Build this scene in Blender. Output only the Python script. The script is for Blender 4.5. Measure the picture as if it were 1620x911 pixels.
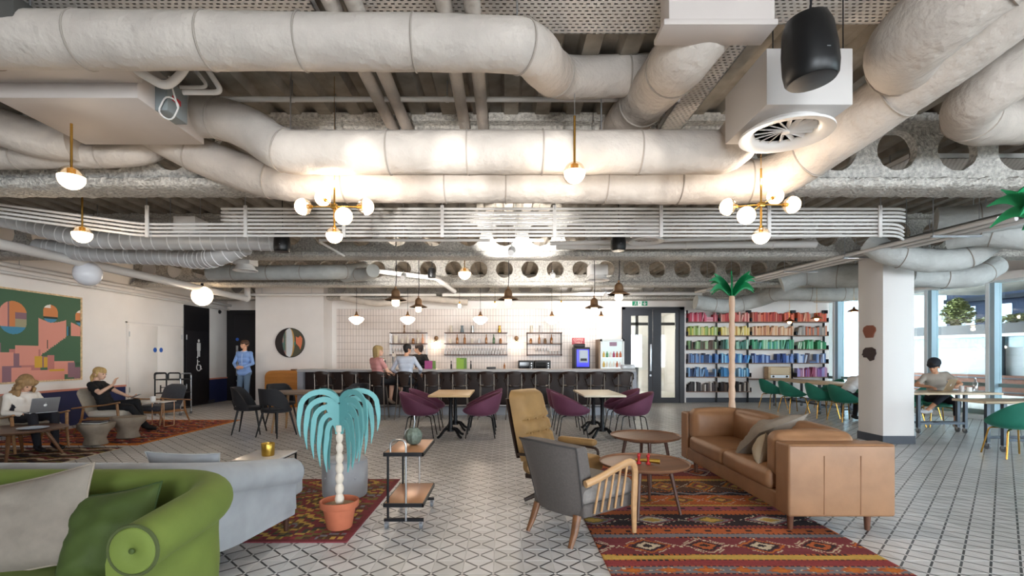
import bpy, bmesh, math, random
import numpy as np
from mathutils import Vector, Matrix, noise as mnoise
R = math.radians
random.seed(7)
scene = bpy.context.scene
for o in list(bpy.data.objects):
    bpy.data.objects.remove(o, do_unlink=True)
COL = scene.collection

# ------------------------------------------------------------------ camera (17.5 mm shift lens, level)
FPX, CX, CY, EYE = 790.0, 798.0, 563.0, 1.4
cam_d = bpy.data.cameras.new('camera')
cam = bpy.data.objects.new('camera', cam_d)
COL.objects.link(cam)
cam.location = (0, 0, EYE)
cam.rotation_euler = (R(90), 0, 0)
cam_d.sensor_width = 36
cam_d.lens = FPX / 1620 * 36
cam_d.shift_x = (810 - CX) / 1620
cam_d.shift_y = (CY - 455.5) / 1620
cam_d.clip_start = 0.05
cam_d.clip_end = 300
scene.camera = cam

# ------------------------------------------------------------------ sky, sun, exposure
world = bpy.data.worlds.new('sky')
scene.world = world
world.use_nodes = True
bg = world.node_tree.nodes['Background']
bg.inputs[0].default_value = (0.86, 0.93, 1.0, 1)
bg.inputs[1].default_value = 17.0
sd = bpy.data.lights.new('sun', 'SUN')
sd.energy = 3.0
sd.angle = R(1.5)
sd.color = (1.0, 0.95, 0.88)
sun = bpy.data.objects.new('sun', sd)
COL.objects.link(sun)
sun.rotation_euler = (R(42), 0, R(-70))          # comes over our own roof onto the house across the street

def portal(name, loc, rot, sx, sy):
    l = bpy.data.lights.new(name, 'AREA')
    l.shape = 'RECTANGLE'; l.size = sx; l.size_y = sy
    l.cycles.is_portal = True
    o = bpy.data.objects.new(name, l)
    COL.objects.link(o)
    o.location = loc; o.rotation_euler = rot
WIN_A = math.atan(0.25)                            # the glazed wall leans away from the view axis
def winx(y): return 9.75 + 0.25 * (15.1 - y)
portal('window_portal', (winx(5) + .15, 5, 1.5), (R(90), 0, R(90) + WIN_A), 21.5, 3.1)
for _x in (.25, 5.25, 10.25): portal('window_portal', (_x, -5.9, 1.75), (R(90), 0, 0), 2.4, 2.3)

vs = scene.view_settings
scene.display_settings.display_device = 'sRGB'
vs.view_transform = 'Standard'
vs.look = 'None'
vs.gamma = 1.0
vs.use_curve_mapping = False
vs.exposure = 0.93
scene.cycles.max_bounces = 10
scene.cycles.diffuse_bounces = 6
scene.cycles.transparent_max_bounces = 16
scene.cycles.sample_clamp_indirect = 6.0
scene.cycles.caustics_reflective = False
scene.cycles.caustics_refractive = False

# ------------------------------------------------------------------ helpers
def P3(px, py, d):
    "point seen at pixel (px,py), d metres in front of the lens plane"
    return Vector(((px - CX) * d / FPX, d, EYE - (py - CY) * d / FPX))
def G(px, py, h=0.0):
    "point of height h seen at pixel"
    return P3(px, py, (EYE - h) * FPX / (py - CY))
def XA(px, d): return (px - CX) * d / FPX

def lin(h):
    h = h.lstrip('#')
    def f(c):
        c /= 255.0
        return c / 12.92 if c <= 0.04045 else ((c + 0.055) / 1.055) ** 2.4
    return tuple(f(int(h[i:i + 2], 16)) for i in (0, 2, 4))

MATS = {}
def mat(name, col=None, rough=0.6, metal=0.0, var=None, bump=None, sheen=0.0, emit=None, es=1.0, trans=0.0, alpha=1.0, ior=1.45, spec=None, coat=0.0, stretch=None, sss=0):
    if name in MATS: return MATS[name]
    m = bpy.data.materials.new(name)
    m.use_nodes = True
    nt = m.node_tree
    b = nt.nodes['Principled BSDF']
    c = lin(col) if isinstance(col, str) else col
    b.inputs['Base Color'].default_value = (*c, 1)
    b.inputs['Roughness'].default_value = rough
    b.inputs['Metallic'].default_value = metal
    b.inputs['IOR'].default_value = ior
    if spec is not None: b.inputs['Specular IOR Level'].default_value = spec
    if sheen:
        b.inputs['Sheen Weight'].default_value = sheen
        b.inputs['Sheen Roughness'].default_value = 0.35
        b.inputs['Sheen Tint'].default_value = (*[min(1, x * 1.6 + .1) for x in c], 1)
    if coat: b.inputs['Coat Weight'].default_value = coat
    if trans: b.inputs['Transmission Weight'].default_value = trans
    if alpha < 1: b.inputs['Alpha'].default_value = alpha
    if emit:
        e = lin(emit) if isinstance(emit, str) else emit
        b.inputs['Emission Color'].default_value = (*e, 1)
        b.inputs['Emission Strength'].default_value = es
    tc = None
    if var or bump:
        tc = nt.nodes.new('ShaderNodeTexCoord')
        src = tc.outputs['Object']
        if stretch:
            mp = nt.nodes.new('ShaderNodeMapping')
            mp.inputs['Scale'].default_value = stretch
            nt.links.new(src, mp.inputs[0]); src = mp.outputs[0]
    if var:
        n = nt.nodes.new('ShaderNodeTexNoise')
        n.inputs['Scale'].default_value = var[0]
        n.inputs['Detail'].default_value = 5
        nt.links.new(src, n.inputs['Vector'])
        cr = nt.nodes.new('ShaderNodeValToRGB')
        a = var[1]
        cr.color_ramp.elements[0].position = 0.3
        cr.color_ramp.elements[1].position = 0.7
        cr.color_ramp.elements[0].color = (*[x * (1 - a) for x in c], 1)
        cr.color_ramp.elements[1].color = (*[min(1, x * (1 + a)) for x in c], 1)
        nt.links.new(n.outputs['Fac'], cr.inputs[0])
        nt.links.new(cr.outputs[0], b.inputs['Base Color'])
    if bump:
        n2 = nt.nodes.new('ShaderNodeTexNoise')
        n2.inputs['Scale'].default_value = bump[0]
        n2.inputs['Detail'].default_value = 4
        nt.links.new(src, n2.inputs['Vector'])
        bp = nt.nodes.new('ShaderNodeBump')
        bp.inputs['Strength'].default_value = bump[1]
        bp.inputs['Distance'].default_value = bump[2]
        nt.links.new(n2.outputs['Fac'], bp.inputs['Height'])
        nt.links.new(bp.outputs[0], b.inputs['Normal'])
    MATS[name] = m
    return m

def wood(name, col, rough=0.45, scale=18, amt=0.28, axis='X'):
    st = {'X': (0.12, 1, 1), 'Y': (1, 0.12, 1), 'Z': (1, 1, 0.12)}[axis]
    return mat(name, col, rough=rough, var=(scale, amt), stretch=st)

class MB:
    def __init__(s):
        s.v, s.f, s.mi = [], [], []
        s.M = None
    def add(s, vs, fs, mi=0):
        o = len(s.v)
        if s.M is not None: vs = [s.M @ Vector(v) for v in vs]
        s.v += [tuple(v) for v in vs]
        s.f += [tuple(i + o for i in f) for f in fs]
        s.mi += [mi] * len(fs)
        return s
    def box(s, c, sz, rz=0, mi=0, M=None):
        hx, hy, hz = sz[0] / 2, sz[1] / 2, sz[2] / 2
        vs = [Vector((x, y, z)) for z in (-hz, hz) for x, y in ((-hx, -hy), (hx, -hy), (hx, hy), (-hx, hy))]
        T = Matrix.Translation(c) @ (M if M is not None else Matrix.Rotation(rz, 4, 'Z'))
        return s.add([T @ v for v in vs], [(3, 2, 1, 0), (4, 5, 6, 7), (0, 1, 5, 4), (1, 2, 6, 5), (2, 3, 7, 6), (3, 0, 4, 7)], mi)
    def b2(s, x0, x1, y0, y1, z0, z1, mi=0):
        return s.box(((x0 + x1) / 2, (y0 + y1) / 2, (z0 + z1) / 2), (abs(x1 - x0), abs(y1 - y0), abs(z1 - z0)), mi=mi)
    def rbox(s, c, sz, r=0.02, n=2, puff=(0, 0, 0), M=None, mi=0, g=3):
        "rounded box; puff = bulge of the x / y / z faces; g = inner cells"
        h = [max(x / 2, 1e-4) for x in sz]
        r = min(r, min(h) * .999)
        def ticks(hh):
            t = [-hh + r * (1 - math.cos(i / n * math.pi / 2)) if False else -hh + r * i / n for i in range(n)]
            inner = [-(hh - r) + 2 * (hh - r) * i / g for i in range(g + 1)]
            return t + inner + [-x for x in reversed(t)]
        tk = [ticks(x) for x in h]
        vid, vs, fs = {}, [], []
        def vert(p):
            k = tuple(round(x, 6) for x in p)
            if k in vid: return vid[k]
            q = [max(-(h[i] - r), min(h[i] - r, p[i])) for i in range(3)]
            d = Vector((p[0] - q[0], p[1] - q[1], p[2] - q[2]))
            if d.length > 1e-9: d = d.normalized() * r
            o = [q[0] + d.x, q[1] + d.y, q[2] + d.z]
            for a in range(3):
                if puff[a]:
                    b_, c_ = (a + 1) % 3, (a + 2) % 3
                    w = (1 - (p[b_] / h[b_]) ** 2) * (1 - (p[c_] / h[c_]) ** 2)
                    o[a] += puff[a] * w * (p[a] / h[a])
            vid[k] = len(vs); vs.append(Vector(o))
            return vid[k]
        for a in range(3):
            b_, c_ = (a + 1) % 3, (a + 2) % 3
            for sg in (-1, 1):
                for i in range(len(tk[b_]) - 1):
                    for j in range(len(tk[c_]) - 1):
                        q = []
                        for (ii, jj) in ((i, j), (i + 1, j), (i + 1, j + 1), (i, j + 1)):
                            p = [0, 0, 0]; p[a] = sg * h[a]; p[b_] = tk[b_][ii]; p[c_] = tk[c_][jj]
                            q.append(vert(p))
                        if len(set(q)) > 2: fs.append(tuple(q) if sg > 0 else tuple(reversed(q)))
        T = Matrix.Translation(c)
        if M is not None: T = T @ M
        return s.add([T @ v for v in vs], fs, mi)
    def tube(s, pts, r, n=8, closed=False, caps=True, mi=0, flat=1.0):
        pts = [Vector(p) for p in pts]
        k = len(pts)
        rs = r if isinstance(r, (list, tuple)) else [r] * k
        tans = []
        for i in range(k):
            a = pts[i - 1] if (i or closed) else pts[0]
            b = pts[(i + 1) % k] if (i < k - 1 or closed) else pts[-1]
            t = (b - a)
            tans.append(t.normalized() if t.length > 1e-9 else Vector((0, 0, 1)))
        t0 = tans[0]
        u = t0.cross(Vector((0, 0, 1)))
        if u.length < 1e-3: u = t0.cross(Vector((0, 1, 0)))
        u.normalize()
        vs, fs = [], []
        for i in range(k):
            t = tans[i]
            u = (u - t * u.dot(t))
            u = u.normalized() if u.length > 1e-6 else t.orthogonal().normalized()
            w = t.cross(u)
            for j in range(n):
                a = 2 * math.pi * j / n
                vs.append(pts[i] + (u * math.cos(a) + w * math.sin(a) * flat) * rs[i])
        for i in range(k if closed else k - 1):
            i2 = (i + 1) % k
            for j in range(n):
                j2 = (j + 1) % n
                fs.append((i * n + j2, i * n + j, i2 * n + j, i2 * n + j2))
        if caps and not closed:
            fs.append(tuple(range(n))); fs.append(tuple(reversed(range((k - 1) * n, k * n))))
        return s.add(vs, fs, mi)
    def cyl(s, p, q, r0, r1=None, n=12, mi=0):
        return s.tube([p, q], [r0, r0 if r1 is None else r1], n=n, mi=mi)
    def lathe(s, prof, n=24, c=(0, 0, 0), M=None, mi=0, sx=1, sy=1):
        vs, fs = [], []
        T = Matrix.Translation(c) @ (M if M is not None else Matrix())
        for r, z in prof:
            for j in range(n):
                a = 2 * math.pi * j / n
                vs.append(T @ Vector((r * math.cos(a) * sx, r * math.sin(a) * sy, z)))
        for i in range(len(prof) - 1):
            for j in range(n):
                j2 = (j + 1) % n
                fs.append((i * n + j, i * n + j2, (i + 1) * n + j2, (i + 1) * n + j))
        if prof[0][0] > 1e-6: fs.append(tuple(reversed(range(n))))
        if prof[-1][0] > 1e-6: fs.append(tuple(range((len(prof) - 1) * n, len(prof) * n)))
        return s.add(vs, fs, mi)
    def ell(s, c, r, n=14, m=9, M=None, mi=0):
        if not isinstance(r, (tuple, list)): r = (r, r, r)
        prof = [(math.sin(math.pi * i / m) if 0 < i < m else 1e-7, -math.cos(math.pi * i / m)) for i in range(m + 1)]
        T = Matrix.Translation(c) @ (M if M is not None else Matrix()) @ Matrix.Diagonal((*r, 1))
        return s.lathe(prof, n=n, M=T, mi=mi)
    def loft(s, rings, caps=True, closed=True, mi=0):
        n = len(rings[0]); vs = [p for r_ in rings for p in r_]; fs = []
        for i in range(len(rings) - 1):
            for j in range(n if closed else n - 1):
                j2 = (j + 1) % n
                fs.append((i * n + j, i * n + j2, (i + 1) * n + j2, (i + 1) * n + j))
        if caps:
            fs.append(tuple(reversed(range(n)))); fs.append(tuple(range((len(rings) - 1) * n, len(rings) * n)))
        return s.add(vs, fs, mi)
    def prism(s, poly, t0, t1, axis='Z', mi=0):
        f = {'Z': lambda a, b, t: (a, b, t), 'Y': lambda a, b, t: (a, t, b), 'X': lambda a, b, t: (t, a, b)}[axis]
        n = len(poly)
        vs = [f(a, b, t0) for a, b in poly] + [f(a, b, t1) for a, b in poly]
        fs = [tuple(reversed(range(n))), tuple(range(n, 2 * n))] + [(i, (i + 1) % n, n + (i + 1) % n, n + i) for i in range(n)]
        return s.add(vs, fs, mi)
    def build(s, name, m, parent=None, smooth=True, loc=None, rot=None, angle=40, fix=True):
        me = bpy.data.meshes.new(name)
        me.from_pydata([tuple(v) for v in s.v], [], s.f)
        ms = m if isinstance(m, (list, tuple)) else [m]
        for x in ms: me.materials.append(x)
        if len(ms) > 1: me.polygons.foreach_set('material_index', s.mi)
        if fix:
            bm = bmesh.new(); bm.from_mesh(me)
            bmesh.ops.recalc_face_normals(bm, faces=bm.faces)
            bm.to_mesh(me); bm.free()
        if smooth:
            me.polygons.foreach_set('use_smooth', [True] * len(me.polygons))
            me.set_sharp_from_angle(angle=R(angle))
        me.update()
        o = bpy.data.objects.new(name, me)
        COL.objects.link(o)
        if parent is not None: o.parent = parent
        if loc is not None: o.location = loc
        if rot is not None: o.rotation_euler = rot
        return o

def tag(o, label=None, cat=None, group=None, kind=None):
    if label: o['label'] = label
    if cat: o['category'] = cat
    if group: o['group'] = group
    if kind: o['kind'] = kind
    return o
def thing(name, label, cat, loc=(0, 0, 0), rz=0, group=None, kind=None):
    o = bpy.data.objects.new(name, None)
    o.empty_display_size = 0.1
    COL.objects.link(o)
    o.location = loc; o.rotation_euler = (0, 0, rz)
    return tag(o, label, cat, group, kind)
def dup(root, loc, rz=0, label=None, group=None):
    r_ = root.copy(); COL.objects.link(r_)
    r_.location = loc; r_.rotation_euler = (0, 0, rz)
    if label: r_['label'] = label
    if group: r_['group'] = group
    for ch in list(root.children):
        c = ch.copy(); COL.objects.link(c); c.parent = r_
        for g_ in list(ch.children):
            d = g_.copy(); COL.objects.link(d); d.parent = c
    return r_
def inst(o, parent, loc, rot=None, scale=None, name=None):
    "another piece sharing the mesh of o"
    c = bpy.data.objects.new(name or o.name.split('.')[0], o.data)
    COL.objects.link(c); c.parent = parent; c.location = loc
    if rot: c.rotation_euler = rot
    if scale: c.scale = scale
    return c
def smoothpath(pts, step=0.08):
    pts = [Vector(p) for p in pts]
    out = []
    for i in range(len(pts) - 1):
        p0 = pts[i - 1] if i else pts[0] * 2 - pts[1]
        p1, p2 = pts[i], pts[i + 1]
        p3 = pts[i + 2] if i + 2 < len(pts) else pts[-1] * 2 - pts[-2]
        k = max(2, int((p2 - p1).length / step))
        for j in range(k):
            t = j / k
            out.append(0.5 * ((2 * p1) + (p2 - p0) * t + (2 * p0 - 5 * p1 + 4 * p2 - p3) * t * t + (3 * p1 - p0 - 3 * p2 + p3) * t ** 3))
    out.append(pts[-1])
    return out
def filletpath(pts, rad, n=7):
    "polyline with rounded corners"
    pts = [Vector(p) for p in pts]
    out = [pts[0]]
    for i in range(1, len(pts) - 1):
        a, b, c = pts[i - 1], pts[i], pts[i + 1]
        u, w = (a - b), (c - b)
        k = min(rad, u.length * .48, w.length * .48)
        p, q = b + u.normalized() * k, b + w.normalized() * k
        for j in range(n + 1):
            t = j / n
            out.append(p * (1 - t) ** 2 + b * 2 * t * (1 - t) + q * t * t)
    out.append(pts[-1])
    return out
def look(d, up=(0, 0, 1)):
    d = Vector(d).normalized()
    return d.to_track_quat('Z', 'Y').to_matrix().to_4x4()
def lamp(parent_loc, power, col=(1, .72, .45), r=0.05):
    l = bpy.data.lights.new('bulb_light', 'POINT')
    l.energy = power * .5; l.color = tuple(.4 * c + .6 * d for c, d in zip(col, (1, .92, .82))); l.shadow_soft_size = r
    o = bpy.data.objects.new('bulb_light', l)
    COL.objects.link(o); o.location = parent_loc
    return o
def colored_grid(name, xs, ys, fz, colfn, rough=0.9, parent=None, bump=None, thick=0.0):
    "grid mesh with one colour per cell (weave / print); colfn(u,v)->(r,g,b) linear"
    nx, ny = len(xs), len(ys)
    vs = [(x, y, fz(x, y)) for y in ys for x in xs]
    fs = [(j * nx + i, j * nx + i + 1, (j + 1) * nx + i + 1, (j + 1) * nx + i) for j in range(ny - 1) for i in range(nx - 1)]
    cols = []
    for j in range(ny - 1):
        for i in range(nx - 1):
            cols.append(colfn((xs[i] + xs[i + 1]) / 2, (ys[j] + ys[j + 1]) / 2))
    if thick:
        o = len(vs)
        rim = [i for i in range(nx)] + [j * nx + nx - 1 for j in range(1, ny)] + [(ny - 1) * nx + i for i in range(nx - 2, -1, -1)] + [j * nx for j in range(ny - 2, 0, -1)]
        vs += [(vs[i][0], vs[i][1], vs[i][2] - thick) for i in rim]
        k = len(rim)
        for a in range(k):
            b_ = (a + 1) % k
            fs.append((rim[b_], rim[a], o + a, o + b_)); cols.append(cols[0])
    me = bpy.data.meshes.new(name)
    me.from_pydata(vs, [], fs)
    at = me.attributes.new('weave', 'FLOAT_COLOR', 'FACE')
    at.data.foreach_set('color', np.array([(*c, 1.0) for c in cols], dtype=np.float32).ravel())
    m = bpy.data.materials.new(name + '_weave')
    m.use_nodes = True
    nt = m.node_tree; b = nt.nodes['Principled BSDF']
    b.inputs['Roughness'].default_value = rough
    b.inputs['Specular IOR Level'].default_value = .2
    a = nt.nodes.new('ShaderNodeAttribute'); a.attribute_name = 'weave'
    nt.links.new(a.outputs['Color'], b.inputs['Base Color'])
    if bump:
        tc = nt.nodes.new('ShaderNodeTexCoord')
        n2 = nt.nodes.new('ShaderNodeTexNoise'); n2.inputs['Scale'].default_value = bump[0]
        nt.links.new(tc.outputs['Object'], n2.inputs['Vector'])
        bp = nt.nodes.new('ShaderNodeBump'); bp.inputs['Strength'].default_value = bump[1]; bp.inputs['Distance'].default_value = .004
        nt.links.new(n2.outputs['Fac'], bp.inputs['Height']); nt.links.new(bp.outputs[0], b.inputs['Normal'])
    me.materials.append(m)
    me.polygons.foreach_set('use_smooth', [True] * len(me.polygons))
    me.update()
    o = bpy.data.objects.new(name, me); COL.objects.link(o)
    if parent is not None: o.parent = parent
    return o
def text_part(name, body, size, m, parent, loc, rot, depth=0.002, align='CENTER', spacing=1.0):
    cu = bpy.data.curves.new(name, 'FONT')
    cu.body = body; cu.size = size; cu.extrude = depth
    cu.align_x = align; cu.align_y = 'CENTER'; cu.space_line = spacing
    cu.resolution_u = 2
    cu.materials.append(m)
    tmp = bpy.data.objects.new(name + '_txt', cu); COL.objects.link(tmp)
    me = bpy.data.meshes.new_from_object(tmp.evaluated_get(bpy.context.evaluated_depsgraph_get()))
    bpy.data.objects.remove(tmp)
    me.materials.clear(); me.materials.append(m)
    o = bpy.data.objects.new(name, me); COL.objects.link(o)
    o.parent = parent; o.location = loc; o.rotation_euler = rot
    return o
# ================================================================== MATERIALS shared
M_WALL = mat('wall_paint', '#efeae6', rough=.75, var=(3, .02))
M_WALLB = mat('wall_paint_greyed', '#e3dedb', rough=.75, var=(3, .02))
M_NAVY = mat('navy_paint', '#27305c', rough=.5)
M_PINK = mat('pink_rail', '#d08a78', rough=.5)
M_BLACK = mat('black_satin', '#17161a', rough=.45)
M_BLACKM = mat('black_metal', '#121216', rough=.38, metal=.4)
M_DARKFR = mat('anthracite_frame', '#33353b', rough=.45)
M_STEEL = mat('brushed_steel', '#b9bcc0', rough=.3, metal=1)
M_BRASS = mat('brass', '#c79a4b', rough=.25, metal=1)
M_GOLD = mat('gold_leaf', '#c8a24c', rough=.3, metal=1, bump=(30, .3, .003))
M_CANVAS = mat('painted_canvas_wrap', '#b8afa6', rough=.7, var=(4, .11), bump=(13, .85, .022))
M_GALV = mat('galvanised_white', '#c9cacb', rough=.45, metal=.25, var=(9, .05))
M_WHITEM = mat('white_powder_metal', '#d9d6d3', rough=.45)
M_SPRAY = mat('sprayed_fireproofing', '#bdb9b2', rough=.95, var=(34, .34), bump=(34, 1.0, .04))
M_DECK = mat('ceiling_deck', '#8d857a', rough=.8, var=(6, .25))
M_TERRA = mat('terracotta', '#b5674a', rough=.8, var=(12, .08))
M_GREYK = mat('skirting_dark', '#3f434c', rough=.5)

def glass_mat(name, tint='#e8f0f0', gl=.10):
    m = bpy.data.materials.new(name); m.use_nodes = True
    nt = m.node_tree; nt.nodes.clear()
    o = nt.nodes.new('ShaderNodeOutputMaterial'); mx = nt.nodes.new('ShaderNodeMixShader')
    t = nt.nodes.new('ShaderNodeBsdfTransparent'); g = nt.nodes.new('ShaderNodeBsdfGlossy')
    t.inputs[0].default_value = (*lin(tint), 1); g.inputs['Roughness'].default_value = .02
    mx.inputs[0].default_value = gl
    nt.links.new(t.outputs[0], mx.inputs[1]); nt.links.new(g.outputs[0], mx.inputs[2]); nt.links.new(mx.outputs[0], o.inputs[0])
    return m
M_GLASS = glass_mat('window_glass', '#eaf2f3', .06)
M_CLEAR = glass_mat('clear_globe_glass', '#f4efe8', .12)
M_DRINK = glass_mat('drinking_glass', '#dfe3e6', .25)

# ================================================================== FLOOR of patterned cement tiles
def tile_material():
    m = bpy.data.materials.new('cement_tile'); m.use_nodes = True
    nt = m.node_tree; b = nt.nodes['Principled BSDF']
    def N(t, **k):
        n = nt.nodes.new(t)
        for a, v in k.items(): setattr(n, a, v)
        return n
    def math_(op, a, b_=None):
        n = N('ShaderNodeMath', operation=op)
        for i, x in enumerate((a, b_)):
            if x is None: continue
            if isinstance(x, (int, float)): n.inputs[i].default_value = x
            else: nt.links.new(x, n.inputs[i])
        return n.outputs[0]
    geo = N('ShaderNodeNewGeometry'); sp = N('ShaderNodeSeparateXYZ')
    nt.links.new(geo.outputs['Position'], sp.inputs[0])
    u = math_('MULTIPLY', math_('ADD', sp.outputs[0], 0.072), 5.0)
    v = math_('MULTIPLY', math_('ADD', sp.outputs[1], -0.014), 5.0)
    def dist(x):   # distance to the nearest integer
        return math_('ABSOLUTE', math_('SUBTRACT', x, math_('ROUND', x)))
    d1, d2 = dist(math_('SUBTRACT', u, v)), dist(math_('ADD', u, v))
    line = math_('LESS_THAN', math_('MINIMUM', d1, d2), 0.05)
    cross = math_('LESS_THAN', math_('MAXIMUM', d1, d2), 0.06)
    dark = math_('MULTIPLY', line, math_('SUBTRACT', 1.0, cross))
    cell = N('ShaderNodeCombineXYZ')
    nt.links.new(math_('FLOOR', u), cell.inputs[0]); nt.links.new(math_('FLOOR', v), cell.inputs[1])
    wn = N('ShaderNodeTexWhiteNoise', noise_dimensions='2D'); nt.links.new(cell.outputs[0], wn.inputs['Vector'])
    no = N('ShaderNodeTexNoise'); no.inputs['Scale'].default_value = 9
    nt.links.new(geo.outputs['Position'], no.inputs['Vector'])
    tone = math_('ADD', math_('MULTIPLY', wn.outputs['Value'], .5), math_('MULTIPLY', no.outputs['Fac'], .5))
    cr = N('ShaderNodeValToRGB')
    cr.color_ramp.elements[0].color = (*lin('#c6c7c8'), 1); cr.color_ramp.elements[1].color = (*lin('#dedee0'), 1)
    cr.color_ramp.elements[0].position = .2; cr.color_ramp.elements[1].position = .8
    nt.links.new(tone, cr.inputs[0])
    m1 = N('ShaderNodeMix', data_type='RGBA'); m2 = N('ShaderNodeMix', data_type='RGBA')
    nt.links.new(cross, m1.inputs['Factor']); nt.links.new(cr.outputs[0], m1.inputs['A']); m1.inputs['B'].default_value = (*lin('#e6e6e6'), 1)
    nt.links.new(dark, m2.inputs['Factor']); nt.links.new(m1.outputs['Result'], m2.inputs['A']); m2.inputs['B'].default_value = (*lin('#37393d'), 1)
    nt.links.new(m2.outputs['Result'], b.inputs['Base Color'])
    b.inputs['Roughness'].default_value = .33
    return m
M_TILE = tile_material()
M_GROUT = mat('grout', '#d3d1cd', rough=.9)
fl = MB().b2(-9.2, 20, -6, 21, -.25, -.0035).build('floor', M_GROUT, smooth=False)
tag(fl, 'patterned grey cement tile floor with dark lattice lines', kind='structure')
TX0, TY0 = -0.072, 0.014
def tile_mb(cx, cy, mb):
    a, c, z = .0988, .0975, 0.0
    vs = [(cx + sx * a, cy + sy * a, -.004) for sx, sy in ((-1, -1), (1, -1), (1, 1), (-1, 1))] + [(cx + sx * c, cy + sy * c, z) for sx, sy in ((-1, -1), (1, -1), (1, 1), (-1, 1))]
    mb.add(vs, [(4, 5, 6, 7), (0, 1, 5, 4), (1, 2, 6, 5), (2, 3, 7, 6), (3, 0, 4, 7)])
cells = []
for i in range(-45, 60):
    for j in range(13, 78):
        x, y = TX0 + .2 * (i + .5), TY0 + .2 * (j + .5)
        if x < -8.7 or x > winx(y) - .1: continue
        if y > 15: continue
        cells.append((x, y))
def tile_rank(c):
    x, y = c
    px = CX + x * FPX / y; py = CY + EYE * FPX / y
    if not (-5 < px < 1625 and py < 905): return 99
    if .66 < x < 2.6 and y < 6.35: return 99            # under the big rug
    if x < -1.5 and y < 4.2: return 99                  # behind the two sofas
    if -3.2 < x < -1.2 and 3.75 < y < 5.65: return 99   # under the small rug
    if 2.2 < x < 3.1 and y < 6.3: return 99
    return y
cells.sort(key=tile_rank)
first = None
tb = MB(); tile_mb(0, 0, tb)
for c in cells[:300]:
    if first is None:
        first = tb.build('tile', M_TILE, fl, smooth=False, loc=(c[0], c[1], 0))
    else:
        inst(first, fl, (c[0], c[1], 0))
rest = MB()
for c in cells[300:]: tile_mb(c[0], c[1], rest)
tag(rest.build('tile_field', M_TILE, fl, smooth=False, fix=False), kind='stuff')

# ================================================================== WALLS
def struct(o, label=None): return tag(o, label, kind='structure')
w = MB().b2(-8.94, -8.74, -6, 16, 0, 3.95)
struct(w.build('wall_left', M_WALL, smooth=False), 'long white wall on the left with navy lower band')
nav = MB().b2(-8.742, -8.725, -6, 11.5, 0, .70).b2(-8.742, -8.725, 14.75, 15.74, 0, .70)
struct(nav.build('trim_1', M_NAVY, smooth=False), 'navy painted lower band of the left wall')
rl = MB().b2(-8.742, -8.705, -6, 11.5, .70, .74).b2(-8.742, -8.705, 14.75, 15.74, .70, .74)
struct(rl.build('trim_2', M_PINK, smooth=False), 'pink wooden rail above the navy band')
struct(MB().b2(-8.94, -7.0, 15.76, 15.96, 0, 3.95).build('wall_alcove', M_WALL, smooth=False), 'white wall of the alcove behind the standing man')
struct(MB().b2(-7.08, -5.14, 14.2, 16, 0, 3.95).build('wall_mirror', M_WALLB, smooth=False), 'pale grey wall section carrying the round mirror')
tilewall = mat('bar_wall_tile', '#e6dcd6', rough=.3)
def brick_nodes(m):
    nt = m.node_tree; b = nt.nodes['Principled BSDF']
    geo = nt.nodes.new('ShaderNodeNewGeometry'); sp = nt.nodes.new('ShaderNodeSeparateXYZ'); cb = nt.nodes.new('ShaderNodeCombineXYZ')
    nt.links.new(geo.outputs['Position'], sp.inputs[0]); nt.links.new(sp.outputs[0], cb.inputs[0]); nt.links.new(sp.outputs[2], cb.inputs[1])
    br = nt.nodes.new('ShaderNodeTexBrick'); br.offset = 0
    for k, v in (('Scale', 1.0), ('Mortar Size', .005), ('Brick Width', .085), ('Row Height', .2), ('Mortar Smooth', .1), ('Bias', 0)): br.inputs[k].default_value = v
    br.inputs['Color1'].default_value = (*lin('#e8ddd7'), 1); br.inputs['Color2'].default_value = (*lin('#e2d6cf'), 1); br.inputs['Mortar'].default_value = (*lin('#a89a94'), 1)
    nt.links.new(cb.outputs[0], br.inputs['Vector']); nt.links.new(br.outputs['Color'], b.inputs['Base Color'])
    bp = nt.nodes.new('ShaderNodeBump'); bp.inputs['Distance'].default_value = .004; bp.inputs['Strength'].default_value = .6; bp.invert = True
    nt.links.new(br.outputs['Fac'], bp.inputs['Height']); nt.links.new(bp.outputs[0], b.inputs['Normal'])
brick_nodes(tilewall)
wb = MB().b2(-5.16, 3.5, 14.9, 15.1, 0, 3.95).b2(3.5, 5.36, 14.9, 15.1, 2.86, 3.95)
struct(wb.build('wall_back', M_WALL, smooth=False), 'white wall behind the bar')
struct(MB().b2(-5.0, 2.75, 14.885, 14.905, 0, 2.8).build('trim_3', tilewall, smooth=False), 'stacked narrow white wall tiles behind the bar')
struct(MB().b2(5.34, 9.95, 15.1, 15.3, 0, 3.95).b2(5.34, 5.42, 14.9, 15.3, 0, 3.95).build('wall_bookcase', M_WALL, smooth=False), 'white wall behind the wall-mounted bookshelves')
struct(MB().b2(5.36, 9.85, 15.075, 15.1, 0, .14).build('baseboard_back', M_GREYK, smooth=False), 'dark skirting below the bookshelves')
# wall behind the camera is glazed as well: piers and a lintel
pb = MB()
for a_, b_ in ((-9, -1), (1.5, 4), (6.5, 9), (11.5, 16)): pb.b2(a_, b_, -6.1, -5.85, 0, 3.95)
pb.b2(-9, 16, -6.1, -5.85, 2.9, 3.95).b2(-9, 16, -6.1, -5.85, 0, .6)
struct(pb.build('wall_front', M_WALLB, smooth=False), 'white wall with tall windows behind the viewer')

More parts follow.
